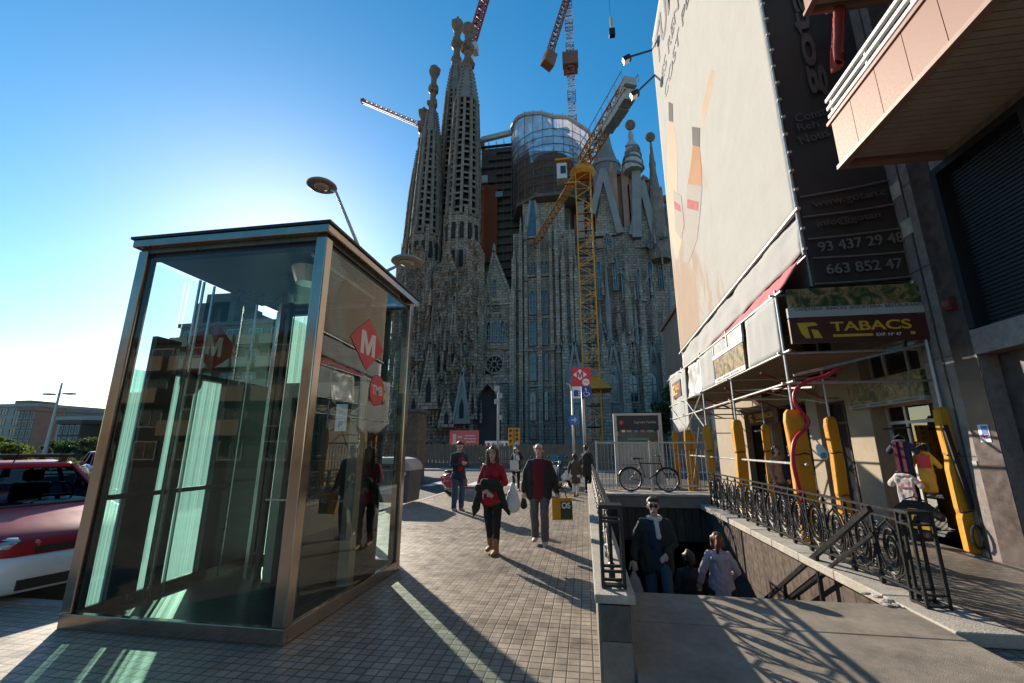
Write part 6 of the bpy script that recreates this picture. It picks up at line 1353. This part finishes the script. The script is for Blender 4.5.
def scooter(label,loc,rz,paint,group,big=False):
    t=thing('motor_scooter',label,'scooter',loc,rz,group); B=lambda b,nm,m,par=t,**k: b.build(nm,m,par,world=False,**k)
    for x in (-.62,.66): b=MB(); wheel_x(b,(x,0,.23),.175,.065); w_=B(b,'wheel',M_black,smooth=True); b=MB(); b.lathe((x,-.05,.23),[(.125,0),(.14,.05),(.125,.1)],14,FACE_S@Matrix.Rotation(PI,3,'Y')); B(b,'rim',M_galv,w_)
    b=MB(); loft_x(b,[(-.95,.08,.42,.58),(-.85,.17,.34,.70),(-.6,.22,.30,.76),(-.35,.2,.30,.76),(-.15,.13,.32,.70),(-.05,.10,.30,.5)],4,.1); bd=B(b,'body',paint,smooth=True)
    for s in (-1,1): b=MB(); b.ell((-.6,s*.2,.45),.27,.09,.17,12,8); B(b,'side_panel',paint,bd,smooth=True)
    b=MB(); b.box(-.12,.42,-.16,.16,.24,.29); B(b,'footboard',paint,bevel=.02)
    b=MB(); rings=[]
    for x,z,w_ in ((.40,.26,.15),(.48,.42,.2),(.52,.65,.21),(.50,.86,.16),(.46,.98,.09)):
        k=len(b.v); 
        for y in (-1,-.5,0,.5,1): b.v.append(Vector((x+.06*(1-y*y),y*w_,z)))
        for y in (1,.5,0,-.5,-1): b.v.append(Vector((x-.03+.06*(1-y*y),y*w_,z)))
        rings.append(list(range(k,k+10)))
    b.loft(rings); B(b,'leg_shield',paint,smooth=True)
    b=MB(); b.cap((.50,0,.9),(.72,0,.26),.04,.03); b.ell((.68,0,.37),.22,.09,.1,12,8); B(b,'front_mudguard',paint,smooth=True)
    b=MB(); b.tube([(.42,-.33,1.03),(.5,-.15,1.05),(.52,0,1.02),(.5,.15,1.05),(.42,.33,1.03)],[.02,.018,.03,.018,.02],7); hb=B(b,'handlebar',M_black,smooth=True); b=MB(); b.ell((.55,0,1.02),.08,.09,.08,10,8); B(b,'headlight',M_lamp,hb,smooth=True)
    for s in (-1,1): b=MB(); b.cyl((.46,s*.22,1.05),(.44,s*.28,1.22),.008,n=5); b.ell((.44,s*.29,1.25),.015,.06,.045,8,6); B(b,'mirror',M_black,hb)
    b=MB(); loft_x(b,[(-.85,.10,.76,.84),(-.7,.15,.75,.86),(-.3,.14,.75,.84),(-.12,.08,.74,.8)],4,.05); B(b,'seat',M_black,smooth=True)
    b=MB(); b.cap((-.95,0,.6),(-.98,0,.6),.05,.04); B(b,'tail_lamp',M_red,bd); b=MB(); b.tube([(-.1,-.1,.2),(-.05,-.2,.03)],.012,5); b.cap((-.75,-.17,.25),(-.45,-.17,.25),.06,.04); B(b,'exhaust',M_galv)
    if big: b=MB(); b.add([(.52,-.2,.95),(.52,.2,.95),(.40,.17,1.35),(.40,-.17,1.35)],[(0,1,2,3)]); B(b,'windscreen',M_glassd)
    return t
M_vr=pm('scooter_red_paint',(.48,.01,.015),.25,var=.05,coat=.7); M_vk=pm('scooter_black_paint',(.02,.02,.025),.25,coat=.6); M_vw=pm('scooter_white_paint',(.6,.6,.6),.3,coat=.5); M_vb=pm('scooter_blue_paint',(.02,.03,.08),.3,coat=.5)
scooter('red motor scooter parked behind the young man with the phone',(-4.1,15.6,0),R(4),M_vr,'parked scooters')
p=W(560,478,17.5); scooter('silver grey scooter parked behind the man with the yellow bag, nearest of its row',(p.x,18.6,0),R(-130),M_csil,'parked scooters',True)
scooter('dark blue scooter with a windscreen parked right beside the wooden fence end',(p.x+.2,19.2,0),R(-120),M_vb,'parked scooters',True)
scooter('black scooter partly hidden behind the man with the yellow bag',(p.x-.75,19.0,0),R(-125),M_vk,'parked scooters',True)
# bicycle
by=13.98; xa=W(629,475,by).x+.04; xb=xa+1.06; zb=.362; r=.325; t=thing('bicycle','black city bicycle leaning on the bar fence at the end of the stair opening','bicycle',((xa+xb)/2,by,zb))
M_bk=pm('bicycle_black',(.018,.02,.022),.35,metal=.2); zc=zb+r+.018
for x in (xa,xb):
    b=MB(); wheel_x(b,(x,by,zc),r,.019,36); w_=b.build('tyre',M_black,t,smooth=True); b=MB(); wheel_x(b,(x,by,zc),r-.03,.012,36); b.cyl((x,by-.04,zc),(x,by+.04,zc),.022,n=8); 
    for i in range(14): a=2*PI*i/14; b.cyl((x,by+(.02 if i%2 else -.02),zc),(x+(r-.03)*math.cos(a),by,zc+(r-.03)*math.sin(a)),.0025,n=3)
    b.build('rim',M_galv,w_); b=MB(); b.tube([(x+(r+.035)*math.cos(a),by,zc+(r+.035)*math.sin(a)) for a in [.35+k*.25 for k in range(11)]],.02,5); b.build('mudguard',M_bk,w_)
P=lambda x,z,y=0: Vector((xa+x,by+y,zb+z)); b=MB(); bb=(.46,.30); st=(.30,.82); hd=(.90,.80); hl=(.93,.66)
for p,q,rr in ((bb,st,.017),(bb,hl,.019),(st,hd,.017),((0,.36),bb,.011),((0,.36),(.32,.76),.010),(hd,hl,.021)): b.cyl(P(*p),P(*q),rr,n=8)
for s in (-1,1): b.tube([P(.935,.64,s*.03),P(.99,.5,s*.05),P(1.12,.363,s*.05)],.012,6)
b.build('frame',M_bk,t)
b=MB(); b.cyl(P(*st),P(.27,.93),.013,n=7); b.cap(P(.14,.95),P(.40,.96),.075,.025,10,.45,(0,0,1)); b.build('saddle',M_black,t,smooth=True)
b=MB(); b.cyl(P(*hd),P(.87,.98),.014,n=7); b.tube([P(.76,1.02,-.27),P(.84,1.04,-.2),P(.9,1.0,-.06),P(.9,1.0,.06),P(.84,1.04,.2),P(.76,1.02,.27)],.013,7); b.build('handlebar',M_bk,t,smooth=True)
b=MB(); b.cyl(P(.46,.30,-.05),P(.46,.30,-.06),.09,n=20); b.bar(P(.46,.30,-.07),P(.54,.15,-.08),.02); b.bar(P(.46,.30,.07),P(.38,.45,.08),.02); b.obox(P(.56,.14,-.13),(.09,.08,.025)); b.obox(P(.36,.46,.13),(.09,.08,.025)); b.build('cranks',M_galv,t)
b=MB(); 
for s in (-.05,.05): b.bar(P(-.25,.76,s),P(.22,.77,s),.012); b.bar(P(-.1,.76,s),P(0,.37,s),.009)
for i in range(5): b.bar(P(-.25+i*.1,.765,-.05),P(-.25+i*.1,.765,.05),.01)
b.build('rack',M_bk,t); b=MB(); b.obox(P(-.27,.70),(.03,.06,.05)); b.build('rear_reflector',M_red,t)
# recycling container at the kiosk edge
t=thing('recycling_container','grey recycling container with a pale rounded lid, right behind the glass kiosk','container',(-5.35,13.2,0)); M_bin=pm('bin_grey_plastic',(.10,.10,.105),.5,var=.3,scale=3)
b=MB(); b.prism([(-.55,.06),(.5,.06),(.56,.8),(.56,.95),(-.62,.95),(-.62,.8)],1.0,FACE_S,(-5.35,13.7,0)); b.build('body',M_bin,t,bevel=.03)
b=MB(); b.prism([(-.62,.952),(.56,.952),(.57,1.05),(.5,1.2),(.36,1.30),(.1,1.34),(-.62,1.34)],1.04,FACE_S,(-5.35,13.72,0)); ld=b.build('lid',pm('bin_pale_lid',(.42,.42,.40),.45,var=.2),t,bevel=.03)
b=MB(); b.box(-5.9,-4.97,12.655,12.675,1.0,1.16); b.build('slot',M_black,ld); b=MB(); b.cyl((-4.98,12.70,.88),(-4.98,12.655,.88),.07,n=14); b.build('hinge_disc',M_white,ld)
b=MB(); b.box(-5.7,-5.1,12.685,12.698,.3,.55); b.build('pale_sticker',M_crc,t)
t.location=(-5.68,13.2,0)
# ---------------------------------------------------------------- people
M_skin=pm('skin',(.56,.36,.275),.5,var=.12,scale=8); M_eye=pm('eye_dark',(.03,.02,.02),.3); M_lip=pm('lips',(.33,.12,.10),.5)
def clothm(n,c,v=.25): return pm(n,c,.85,var=v,scale=6,bump=.5,bscale=14)
def person(label,loc,rz,H,pose=None,top=None,over=None,legs=None,shoes=None,hair=None,hairstyle='short',coat=None,skirt=.86,open_front=False,vox=.012,female=False,scarf=None,hat=None,glasses=False,cap=None,flare=0.):
    s=H/1.72; t=thing('person',label,'person',loc,rz); po=dict(hl=(.095,0,.90),hr=(-.095,0,.90),kl=(.10,-.02,.49),kr=(-.10,-.02,.49),al=(.105,.02,.085),ar=(-.105,.02,.085),
        sl=(.168,0,1.375),sr=(-.168,0,1.375),el=(.235,.03,1.12),er=(-.235,.03,1.12),wl=(.24,-.06,.88),wr=(-.24,-.06,.88),head=(0,-.015,1.605),lean=(0,0,0),look=0.,tilt=0.)
    if female: po['sl']=(.148,0,1.365); po['sr']=(-.148,0,1.365)
    po.update(pose or {}); V=lambda k: Vector(po[k])
    ln=Vector(po['lean']); pel=(V('hl')+V('hr'))/2; ch=(V('sl')+V('sr'))/2+Vector((0,.0,-.07)); wst=pel.lerp(ch,.45)
    hd=V('head'); Rm=Matrix.Rotation(po['look'],3,'Z')@Matrix.Rotation(po['tilt'],3,'X')
    def hp(x,y,z): return hd+Rm@Vector((x,y,z))
    def fin(b): b.v=[v*s for v in b.v]; return b
    fw=1.0 if not female else .92
    def torso(b,g=0.,z1=1.):
        b.cap(V('hl')*.9+Vector((0,.01,.02)),V('hr')*.9+Vector((0,.01,.02)),.115+g,.115+g,12,1.)
        b.cap(pel+Vector((0,.0,.02)),wst,.135*fw+g,.118*fw+g,14,1.18,(1,0,0)); b.cap(wst,ch,.118*fw+g,.13*fw+g,14,1.28 if not female else 1.15,(1,0,0))
        b.cap(V('sl')*.75+ch*.25+Vector((0,0,-.01)),V('sr')*.75+ch*.25+Vector((0,0,-.01)),.078+g,.078+g,10)
        nk0=(V('sl')+V('sr'))/2+Vector((0,.012,.03))
        for q_ in ('sl','sr'): b.cap(nk0+Vector((0,0,.012)),V(q_).lerp(nk0,.12),.058+g,.052+g,10)
        if female:
            for x in (-.07,.07): b.cap(ch+Vector((x,-.08,-.04)),ch+Vector((x,-.09,-.05)),.07+g,.06+g)
    def hemring(b,z0,z1,rx,ry):
        rg=[]
        for z_,k_ in ((z1,1.0),(z1+(z0-z1)*.5,.97),(z0,.9)):
            rg.append(b.ring((pel.x,pel.y+.005,z_),rx*k_,ry*k_,Vector((1,0,0)),Vector((0,1,0)),16))
        b.loft(rg)
    def arm(b,k,g0,g1,to=1.):
        S_,E_,W_=V('s'+k),V('e'+k),V('w'+k); b.cap(S_,E_,.055+g0,.043+g1); b.cap(E_,E_.lerp(W_,to),.043+g0*.9,.030+g1)
    def leg(b,k,g0,g1,to=1.,fl=0):
        h,n,a=V('h'+k),V('k'+k),V('a'+k); b.cap(h,n,.088+g0,.058+g0*.8); m=n.lerp(a,.33)+Vector((0,.012,0)); b.cap(n,m,.057+g0*.8,.056+g1); b.cap(m,n.lerp(a,to),.056+g1,.040+g1+fl)
    def foot(b,k,g=0.):
        a=V('a'+k); d=Vector(po.get('f'+k,(0,-1,0))).normalized(); q=a+Vector((0,0,-.045)); b.cap(a,q-d*.02,.042+g,.042+g); b.cap(q-d*.035,q+d*.13+Vector((0,0,-.012)),.040+g,.034+g,10,.8,(0,0,1)); b.cap(q+d*.08+Vector((0,0,-.005)),q+d*.17+Vector((0,0,-.015)),.038+g,.028+g,10,.8,(0,0,1))
    def hand(b,k):
        E_,W_=V('e'+k),V('w'+k); d=(W_-E_).normalized(); c=Vector(po.get('c'+k,(0,-1,0))); side=d.cross(c); side=side.normalized() if side.length>.1 else d.orthogonal().normalized(); nrm=side.cross(d)
        p=W_+d*.055; b.cap(W_,W_+d*.075,.026,.036,10,.62,nrm)
        for i,(o,l) in enumerate(((-.028,.062),(-.009,.07),(.010,.066),(.028,.052))):
            r0=W_+d*.085+side*o; m=r0+d*l*.55-nrm*.012; e=m+d*l*.4-nrm*.030; b.cap(r0-d*.02,m,.0095,.009,6); b.cap(m,e,.009,.0075,6)
        sg=-1 if k=='l' else 1; r0=W_+d*.03+side*sg*.028; m=r0+d*.03+side*sg*.022-nrm*.01; b.cap(r0,m,.012,.0105,6); b.cap(m,m+d*.03-nrm*.012,.0105,.009,6)
    # one continuous body
    b=MB(); torso(b,-.01); 
    for k in 'lr': arm(b,k,0,0); leg(b,k,-.005,-.004); foot(b,k,-.008); hand(b,k)
    nk=(V('sl')+V('sr'))/2+Vector((0,.01,.045)); b.cap(nk,hp(0,.02,-.07),.056,.05)
    b.ell(hp(0,.012,.035),.078,.098,.088,16,10,Rm); b.cap(hp(0,-.025,-.005),hp(0,-.045,-.085),.068,.040,12)      # cranium, jaw
    b.cap(hp(0,-.085,.03),hp(0,-.108,-.018),.011,.018,8); b.cap(hp(-.02,-.088,-.052),hp(.02,-.088,-.052),.013,.013,8); b.cap(hp(0,-.075,-.098),hp(0,-.07,-.09),.022,.022,8)  # nose, mouth, chin
    b.cap(hp(-.05,-.075,.047),hp(.05,-.075,.047),.014,.014,8)
    for x in (-.078,.078): b.ell(hp(x,.01,-.005),.012,.025,.034,8,6,Rm)
    body=rremesh(fin(b),vox*.85*s,'body',M_skin,t,3)
    b=MB(); 
    for x in (-.031,.031): b.ell(hp(x,-.0885,.022),.0095,.009,.0055,8,6,Rm)
    fin(b).build('eye',M_eye,body,world=False,smooth=True); b=MB(); b.ell(hp(0,-.1035,-.052),.024,.008,.008,8,6,Rm); fin(b).build('mouth',M_lip,body,world=False,smooth=True)
    b=MB()
    for x in (-.032,.032): b.cap(hp(x-.016,-.09,.045),hp(x+.016,-.09,.046),.006,.006,6)
    fin(b).build('eyebrow',hair or M_eye,body,world=False,smooth=True)
    # trousers, shoes
    if legs:
        b=MB(); b.cap(V('hl')*.9+Vector((0,.012,.02)),V('hr')*.9+Vector((0,.012,.02)),.128,.128,12); b.cap(pel+Vector((0,0,.02)),pel+Vector((0,0,.10)),.135*fw,.13*fw,14,1.18,(1,0,0))
        for k in 'lr': leg(b,k,.014+flare*.4,.010+flare,.97,flare*.6)
        rremesh(fin(b),vox*s,'trousers',legs,t,3,noise=.013*s)
    if shoes:
        for k in 'lr':
            b=MB(); foot(b,k,.010); 
            if female: b.cap(V('a'+k),V('a'+k).lerp(V('k'+k),.35),.05,.055)
            rremesh(fin(b),vox*.8*s,'shoe',shoes,t,2)
    # clothes on the upper body
    if top:
        b=MB(); torso(b,.012); b.cap(pel+Vector((0,0,-.02)),pel+Vector((0,0,.1)),.145*fw,.14*fw,14,1.2,(1,0,0)); hemring(b,wst.z,pel.z-.115,.192 if female else .185,.145); b.cap(nk,nk+Vector((0,0,.015)),.072,.066)
        for k in 'lr': arm(b,k,.014,.012,.97)
        rremesh(fin(b),vox*s,'shirt',top,t,3,noise=.012*s)
    if over:
        b=MB(); hem=Vector((0,0,skirt-.9))
        for k in 'lr': arm(b,k,.020,.020,.96)
        b.cap(V('sl')*.75+ch*.25+Vector((0,.02,0)),V('sr')*.75+ch*.25+Vector((0,.02,0)),.086,.086,10); [b.cap(nk+Vector((0,.03,-.01)),V(q_),.066,.068,10) for q_ in ('sl','sr')]; bk=Vector((0,.045,0)); b.cap(ch+bk,wst+bk,.135*fw,.13*fw,12,1.25,(1,0,0)); b.cap(wst+bk,pel+bk*.8+hem,.13*fw,.14*fw,12,1.25,(1,0,0))
        off=.125*fw if open_front else .075
        for x in (-1,1):
            o=Vector((x*off,-.01,0)); b.cap(ch+o+Vector((0,0,.02)),wst+o,.098*fw,.105*fw,10); b.cap(wst+o,pel+o+hem,.105*fw,.118*fw,10)
        if not open_front: b.cap(ch,wst,.15*fw,.15*fw,14,1.25,(1,0,0)); hemring(b,wst.z,pel.z+hem.z-.12,.225*fw,.17*fw)
        b.cap(nk+Vector((-.05,.02,0)),nk+Vector((.05,.02,0)),.06,.06,8)
        rremesh(fin(b),vox*s,'jacket',over,t,3,noise=.019*s)
    if scarf:
        b=MB(); b.tube([nk+Vector((.085*math.cos(a),.075*math.sin(a)-.01,.03+.01*math.sin(2*a))) for a in [k*PI/8 for k in range(16)]],.034,8,closed=True); b.cap(nk+Vector((.02,-.1,.0)),nk+Vector((.04,-.13,-.2)),.035,.04,8); fin(b).build('scarf',scarf,t,world=False,smooth=True)
    # hair
    if hair:
        b=MB(); b.ell(hp(0,.034,.05),.087,.098,.09,16,10,Rm)
        if hairstyle=='short': b.cap(hp(-.05,-.045,.100),hp(.05,-.045,.100),.027,.027,8)
        elif hairstyle!='bald':
            for x in (-1,1): b.cap(hp(.004*x,-.035,.122),hp(.066*x,-.045,.045),.026,.022,8)
        b.cap(hp(0,.075,.02),hp(0,.07,-.03),.062,.05,10)
        if hairstyle=='bald':
            b=MB(); b.cap(hp(0,.075,.045),hp(0,.07,-.02),.068,.055,10)
            for x in (-.07,.07): b.cap(hp(x,.05,.06),hp(x*1.05,.0,.03),.03,.018)
        if hairstyle=='long':
            for x in (-.072,.072):
                b.cap(hp(x,-.02,.06),hp(x*1.15,.0,-.10),.036,.038); b.cap(hp(x*1.15,.0,-.1),hp(x*1.25,-.035,-.24),.038,.022)
            b.cap(hp(0,.06,0),hp(0,.075,-.24),.075,.06,10,.8,(0,1,0))
        if hairstyle=='pony': b.cap(hp(0,.07,.03),hp(0,.055,-.065),.078,.055); b.cap(hp(0,.12,.05),hp(.01,.15,-.06),.04,.045); b.cap(hp(.01,.15,-.06),hp(.02,.12,-.2),.045,.018)
        if hairstyle in ('bob','pony'):
            for x in (-.07,.07): b.cap(hp(x,-.0,.05),hp(x*1.1,.01,-.08),.038,.034)
            b.cap(hp(0,.06,0),hp(0,.06,-.08),.075,.06)
        rremesh(fin(b),vox*.8*s,'hair',hair,t,1,noise=.012)
    if cap:
        b=MB(); b.ell(hp(0,.022,.065),.097,.112,.085,16,8,Rm); b.ell(hp(0,-.11,.055),.07,.065,.014,12,6,Rm); fin(b).build('cap',cap,t,world=False,smooth=True)
    if glasses:
        b=MB(); 
        for x in (-.034,.034): b.ell(hp(x,-.103,.022),.029,.010,.022,10,8,Rm); b.bar(hp(x*2.25,-.1,.026),hp(x*2.4,0,.02),.006)
        b.bar(hp(-.02,-.108,.028),hp(.02,-.108,.028),.008); fin(b).build('sunglasses',M_black,t,world=False,smooth=True)
    return t
def bag(name,label,loc,w_,h,d,mat,rz=0,soft=False,strap=True,hs=.18,cat='bag'):
    t=thing(name,label,cat,loc,rz); b=MB()
    if soft:
        b.cap((0,0,.18*h),(0,0,.55*h),w_*.5,w_*.34,14,d/w_,(0,1,0)); b.cap((0,0,.5*h),(0,0,.95*h),w_*.32,w_*.09,12,d/w_,(0,1,0)); o=rremesh(b,.012,'bag_body',mat,t,3)
    else:
        b.add([(-w_*.5,-d*.5,0),(w_*.5,-d*.5,0),(w_*.5,d*.5,0),(-w_*.5,d*.5,0),(-w_*.47,-d*.3,h),(w_*.47,-d*.3,h),(w_*.47,d*.3,h),(-w_*.47,d*.3,h)],[(0,3,2,1),(4,5,6,7),(0,1,5,4),(1,2,6,5),(2,3,7,6),(3,0,4,7)]); o=b.build('bag_body',mat,t,world=False,bevel=.012)
    if strap:
        for y in (-d*.2,d*.2): b=MB(); b.tube([(-w_*.22,y,h*.97),(-w_*.15,y*.4,h+hs*.8),(0,0,h+hs),(w_*.15,y*.4,h+hs*.8),(w_*.22,y,h*.97)],.009,5); b.build('handle',M_black if not soft else mat,t,world=False)
    return t
M_hbr=pm('auburn_hair',(.10,.035,.015),.5,var=.4,scale=20,stretch=(1,1,.2)); M_hdk=pm('dark_brown_hair',(.025,.017,.012),.5,var=.4,scale=20); M_hgr=pm('short_greying_hair',(.09,.07,.055),.6,var=.4,scale=30); M_hrd=pm('red_brown_hair',(.13,.035,.012),.45,var=.4,scale=20)
M_jkt=clothm('black_jacket_cloth',(.018,.019,.018)); M_redk=clothm('red_knit',(.36,.012,.022)); M_marn=clothm('maroon_shirt_cloth',(.12,.008,.014)); M_grt=clothm('grey_trouser_cloth',(.105,.095,.10)); M_blk=clothm('black_trouser_cloth',(.012,.012,.014)); M_jean=clothm('blue_denim',(.045,.085,.13)); M_tan=pm('tan_boot_leather',(.30,.14,.055),.6,var=.2,scale=8); M_navyc=clothm('navy_hoodie_cloth',(.02,.028,.045)); M_brc=clothm('brown_coat_cloth',(.085,.055,.035)); M_lil=clothm('lilac_hoodie_cloth',(.46,.36,.40),.12); M_whc=clothm('white_cloth',(.62,.6,.57),.1); M_shg=pm('grey_shoe',(.25,.24,.23),.6); M_shp=pm('pale_shoe',(.42,.34,.30),.6); M_dkg=clothm('dark_green_coat_cloth',(.022,.026,.022)); M_grc=clothm('grey_coat_cloth',(.12,.115,.11)); M_prn=clothm('light_print_cloth',(.42,.25,.18),.4)
Z=lambda x,y: R(0)
face=lambda x,y: math.atan2(x,y)*-1*-1     # turn so that the figure looks at the viewer
# woman in red, walking, arms folded over a jacket
x,y=-1.53,7.4
person('woman in a red top walking with a dark jacket over her folded arms',(x,y,0),R(-8),1.64,dict(kl=(.10,-.07,.49),al=(.085,-.06,.085),kr=(-.075,.0,.49),ar=(-.065,.10,.115),el=(.23,-.02,1.13),wl=(.03,-.20,1.04),er=(-.23,-.02,1.13),wr=(-.02,-.21,1.0),cl=(0,-1,.3),cr=(0,-1,.3),look=R(6)),top=M_redk,legs=M_blk,shoes=M_tan,hair=M_hbr,hairstyle='long',vox=.0105,female=True)
t=thing('folded_jacket','dark jacket draped over the folded arms of the woman in red','jacket',(x,y,1)); b=MB()
b.cap((x-.2,y-.16,1.0),(x+.16,y-.19,1.02),.07,.06,10); b.cap((x-.1,y-.2,1.08),(x+.1,y-.2,1.08),.08,.07,10); b.cap((x-.19,y-.12,.98),(x-.27,y-.05,.68),.06,.075,8,.6,(0,1,0)); b.cap((x-.27,y-.05,.68),(x-.31,y-.02,.56),.07,.03,8,.6,(0,1,0)); b.cap((x+.15,y-.13,.98),(x+.21,y-.06,.72),.05,.06,8,.6,(0,1,0)); b.cap((x+.21,y-.06,.72),(x+.28,y-.03,.60),.055,.02,8,.6,(0,1,0)); rremesh(b,.011,'jacket_cloth',M_jkt,None,3,noise=.016).parent=t
t.children[0].location=(-x,-y,-1)
bag('shopping_bag','white plastic bag hanging at the arm of the woman in red',(x+.33,y+.02,.66),.27,.42,.15,pm('white_plastic_bag',(.66,.65,.62),.5,var=.1,bump=.6,scale=7),0,True,True,.12)
# man with the yellow bag
x,y=-.83,8.11
person('balding man in an open black jacket and maroon shirt walking beside the woman in red',(x,y,0),R(-2),1.70,dict(kl=(.10,-.10,.50),al=(.09,-.02,.085),kr=(-.095,-.03,.49),ar=(-.10,.13,.13),el=(.275,.04,1.13),wl=(.315,-.05,.90),er=(-.27,.03,1.13),wr=(-.26,-.08,.90),fl=(.15,-1,0)),top=M_marn,over=M_jkt,legs=M_grt,shoes=M_shp,hair=M_hgr,hairstyle='bald',open_front=True,vox=.0105,skirt=.84,flare=.012)
bg_=bag('shopping_bag','yellow and dark green shopping bag held by the man in the black jacket',(x+.40,y-.07,.43),.36,.36,.12,M_yel,R(8),False,True,.13)
b=MB(); b.box(-.03,.17,-.064,-.058,.02,.30); b.build('dark_panel',pm('bag_dark_green',(.03,.04,.02),.5),bg_,world=False); o=text('bag_letters','OS',(0,0,0),FACE_S,.1,M_white,None,bold=.03,width=.15); o.parent=bg_; o.location=(.06,-.066,.24)
bag('dark_pouch','black pouch hanging from the right hand of the man in the black jacket',(x-.27,y-.09,.60),.13,.28,.09,M_jkt,0,True,True,.03)
# young man with a phone
x,y=-3.41,11.9
person('young man in jeans looking down at a phone by the red scooter',(x,y,0),R(38),1.78,dict(el=(.22,-.06,1.12),wl=(.06,-.27,1.18),er=(-.22,-.06,1.12),wr=(-.04,-.27,1.17),tilt=R(22),look=R(5),head=(0,-.05,1.60),al=(.09,.0,.085),ar=(-.09,.04,.085)),top=M_navyc,legs=M_jean,shoes=M_shg,hair=M_hdk,vox=.012,flare=.012)
t=thing('mobile_phone','small phone held in both hands by the young man in jeans','phone',(x+.17,y-.23,1.25)); b=MB(); b.obox((0,0,0),(.075,.012,.14),Matrix.Rotation(R(-40),3,'X')); b.build('case',M_black,t,world=False,bevel=.004)
b=MB(); b.cap((.02,-.145,1.30),(-.02,-.145,1.10),.09,.08,10,.4,(0,1,0)); o=b.build('red_shirt_front',M_redk,bpy.data.objects['person.002'] if 'person.002' in bpy.data.objects else None,world=False,smooth=True)
# woman on the phone farther back
x,y=-2.71,17.6
person('distant person in a black jacket, hand to head, between the walking pair',(x,y,0),R(20),1.62,dict(el=(.27,-.03,1.28),wl=(.11,-.08,1.53),er=(-.22,.0,1.12),wr=(-.2,-.12,.92)),top=M_whc,over=M_jkt,legs=M_blk,shoes=M_black,hair=M_hdk,hairstyle='bob',open_front=True,vox=.016,female=True)
bag('tote_bag','white tote bag on the distant person in the black jacket',(x-.05,y-.2,.78),.3,.36,.08,M_whc,R(10),False,True,.3)
# brown coat seen from behind
x,y=-.36,15.7
person('short person in a brown coat and pale trousers walking away beside the metro sign pole',(x,y,0),R(165),1.42,dict(kl=(.10,-.12,.50),al=(.08,-.04,.09),kr=(-.09,.0,.49),ar=(-.09,.12,.13),el=(.26,.05,1.14),wl=(.30,-.04,.92)),top=M_brc,over=M_brc,legs=M_whc,shoes=M_tan,hair=M_hdk,hairstyle='bob',vox=.014,skirt=.66,female=True)
person('person in a dark coat half hidden behind the metro sign pole',(.05,17.1,0),R(150),1.70,dict(kl=(.10,-.1,.5),al=(.09,-.05,.085),ar=(-.09,.1,.11)),top=M_jkt,over=M_jkt,legs=M_blk,shoes=M_black,hair=M_hdk,vox=.016,skirt=.7)
# on the stairs
def stair_z(y): return .1-(max(0,int((y-5.452)/.29))+1)*.167 if y>5.45 else .1
x,y=.92,6.75; z=-.735
person('man with sunglasses and a dark coat climbing the stairs towards the viewer',(x,y,z),R(-6),1.68,dict(kl=(.11,-.2,.56),al=(.11,-.12,.25),kr=(-.10,-.03,.49),el=(.25,-.04,1.13),wl=(.13,-.24,1.03),er=(-.28,.0,1.12),wr=(-.30,-.13,.92),tilt=R(4)),top=M_navyc,over=M_dkg,legs=M_jean,shoes=M_shg,hair=M_hdk,hairstyle='short',open_front=True,vox=.0105,glasses=True,scarf=M_whc,skirt=.80)
bag('shopping_bag','pale bag at the knee of the man with sunglasses on the stairs',(x-.33,y-.12,z+.44),.24,.34,.12,pm('greyish_plastic_bag',(.4,.38,.36),.6,bump=.5,scale=6),0,True,True,.1)
x,y=1.97,7.7; z=stair_z(y)
person('woman in a pale lilac hoodie going down the stairs, seen from behind',(x,y,z),R(172),1.58,dict(kl=(.10,-.16,.52),al=(.09,-.1,.10),el=(.27,.02,1.12),wl=(.31,-.08,.92),er=(-.26,-.03,1.13),wr=(-.20,-.2,1.0),tilt=R(8)),top=M_lil,over=M_lil,legs=M_blk,shoes=M_shg,hair=M_hrd,hairstyle='pony',vox=.0105,female=True,skirt=.82)
b=MB(); b.cap((-.09,.13,1.36),(.09,.13,1.36),.055,.055,10); b.cap((0,.14,1.34),(0,.15,1.24),.09,.05,10,.6,(0,1,0))
pp=[o for o in bpy.data.objects if o.get('label','').startswith('woman in a pale lilac')][0]; b.v=[v*(1.58/1.72) for v in b.v]; rremesh(b,.012,'hood',M_lil,pp,3)
x,y=1.72,8.4; z=stair_z(y)
person('shadowed person in black going down the stairs between the sunglasses man and the lilac hoodie',(x-.05,y,z),R(180),1.66,dict(kl=(.1,-.1,.5)),top=M_jkt,over=M_jkt,legs=M_blk,shoes=M_black,hair=M_hdk,hairstyle='bob',vox=.016)
# by the shop
person('woman in a light printed top with brown hair standing by the shaded shopfront',(5.0,12.9,0),R(25),1.66,dict(look=R(-20)),top=M_prn,over=None,legs=M_grt,shoes=M_black,hair=M_hdk,hairstyle='bob',vox=.014,female=True)
person('woman in a dark coat with pale scarf and grey cap by the shaded shopfront',(5.36,12.8,0),R(15),1.70,dict(look=R(-25)),top=M_whc,over=M_navyc,legs=M_grt,shoes=M_black,hair=M_hdk,hairstyle='bob',vox=.014,female=True,scarf=M_whc,cap=M_grc,skirt=.6,open_front=True)
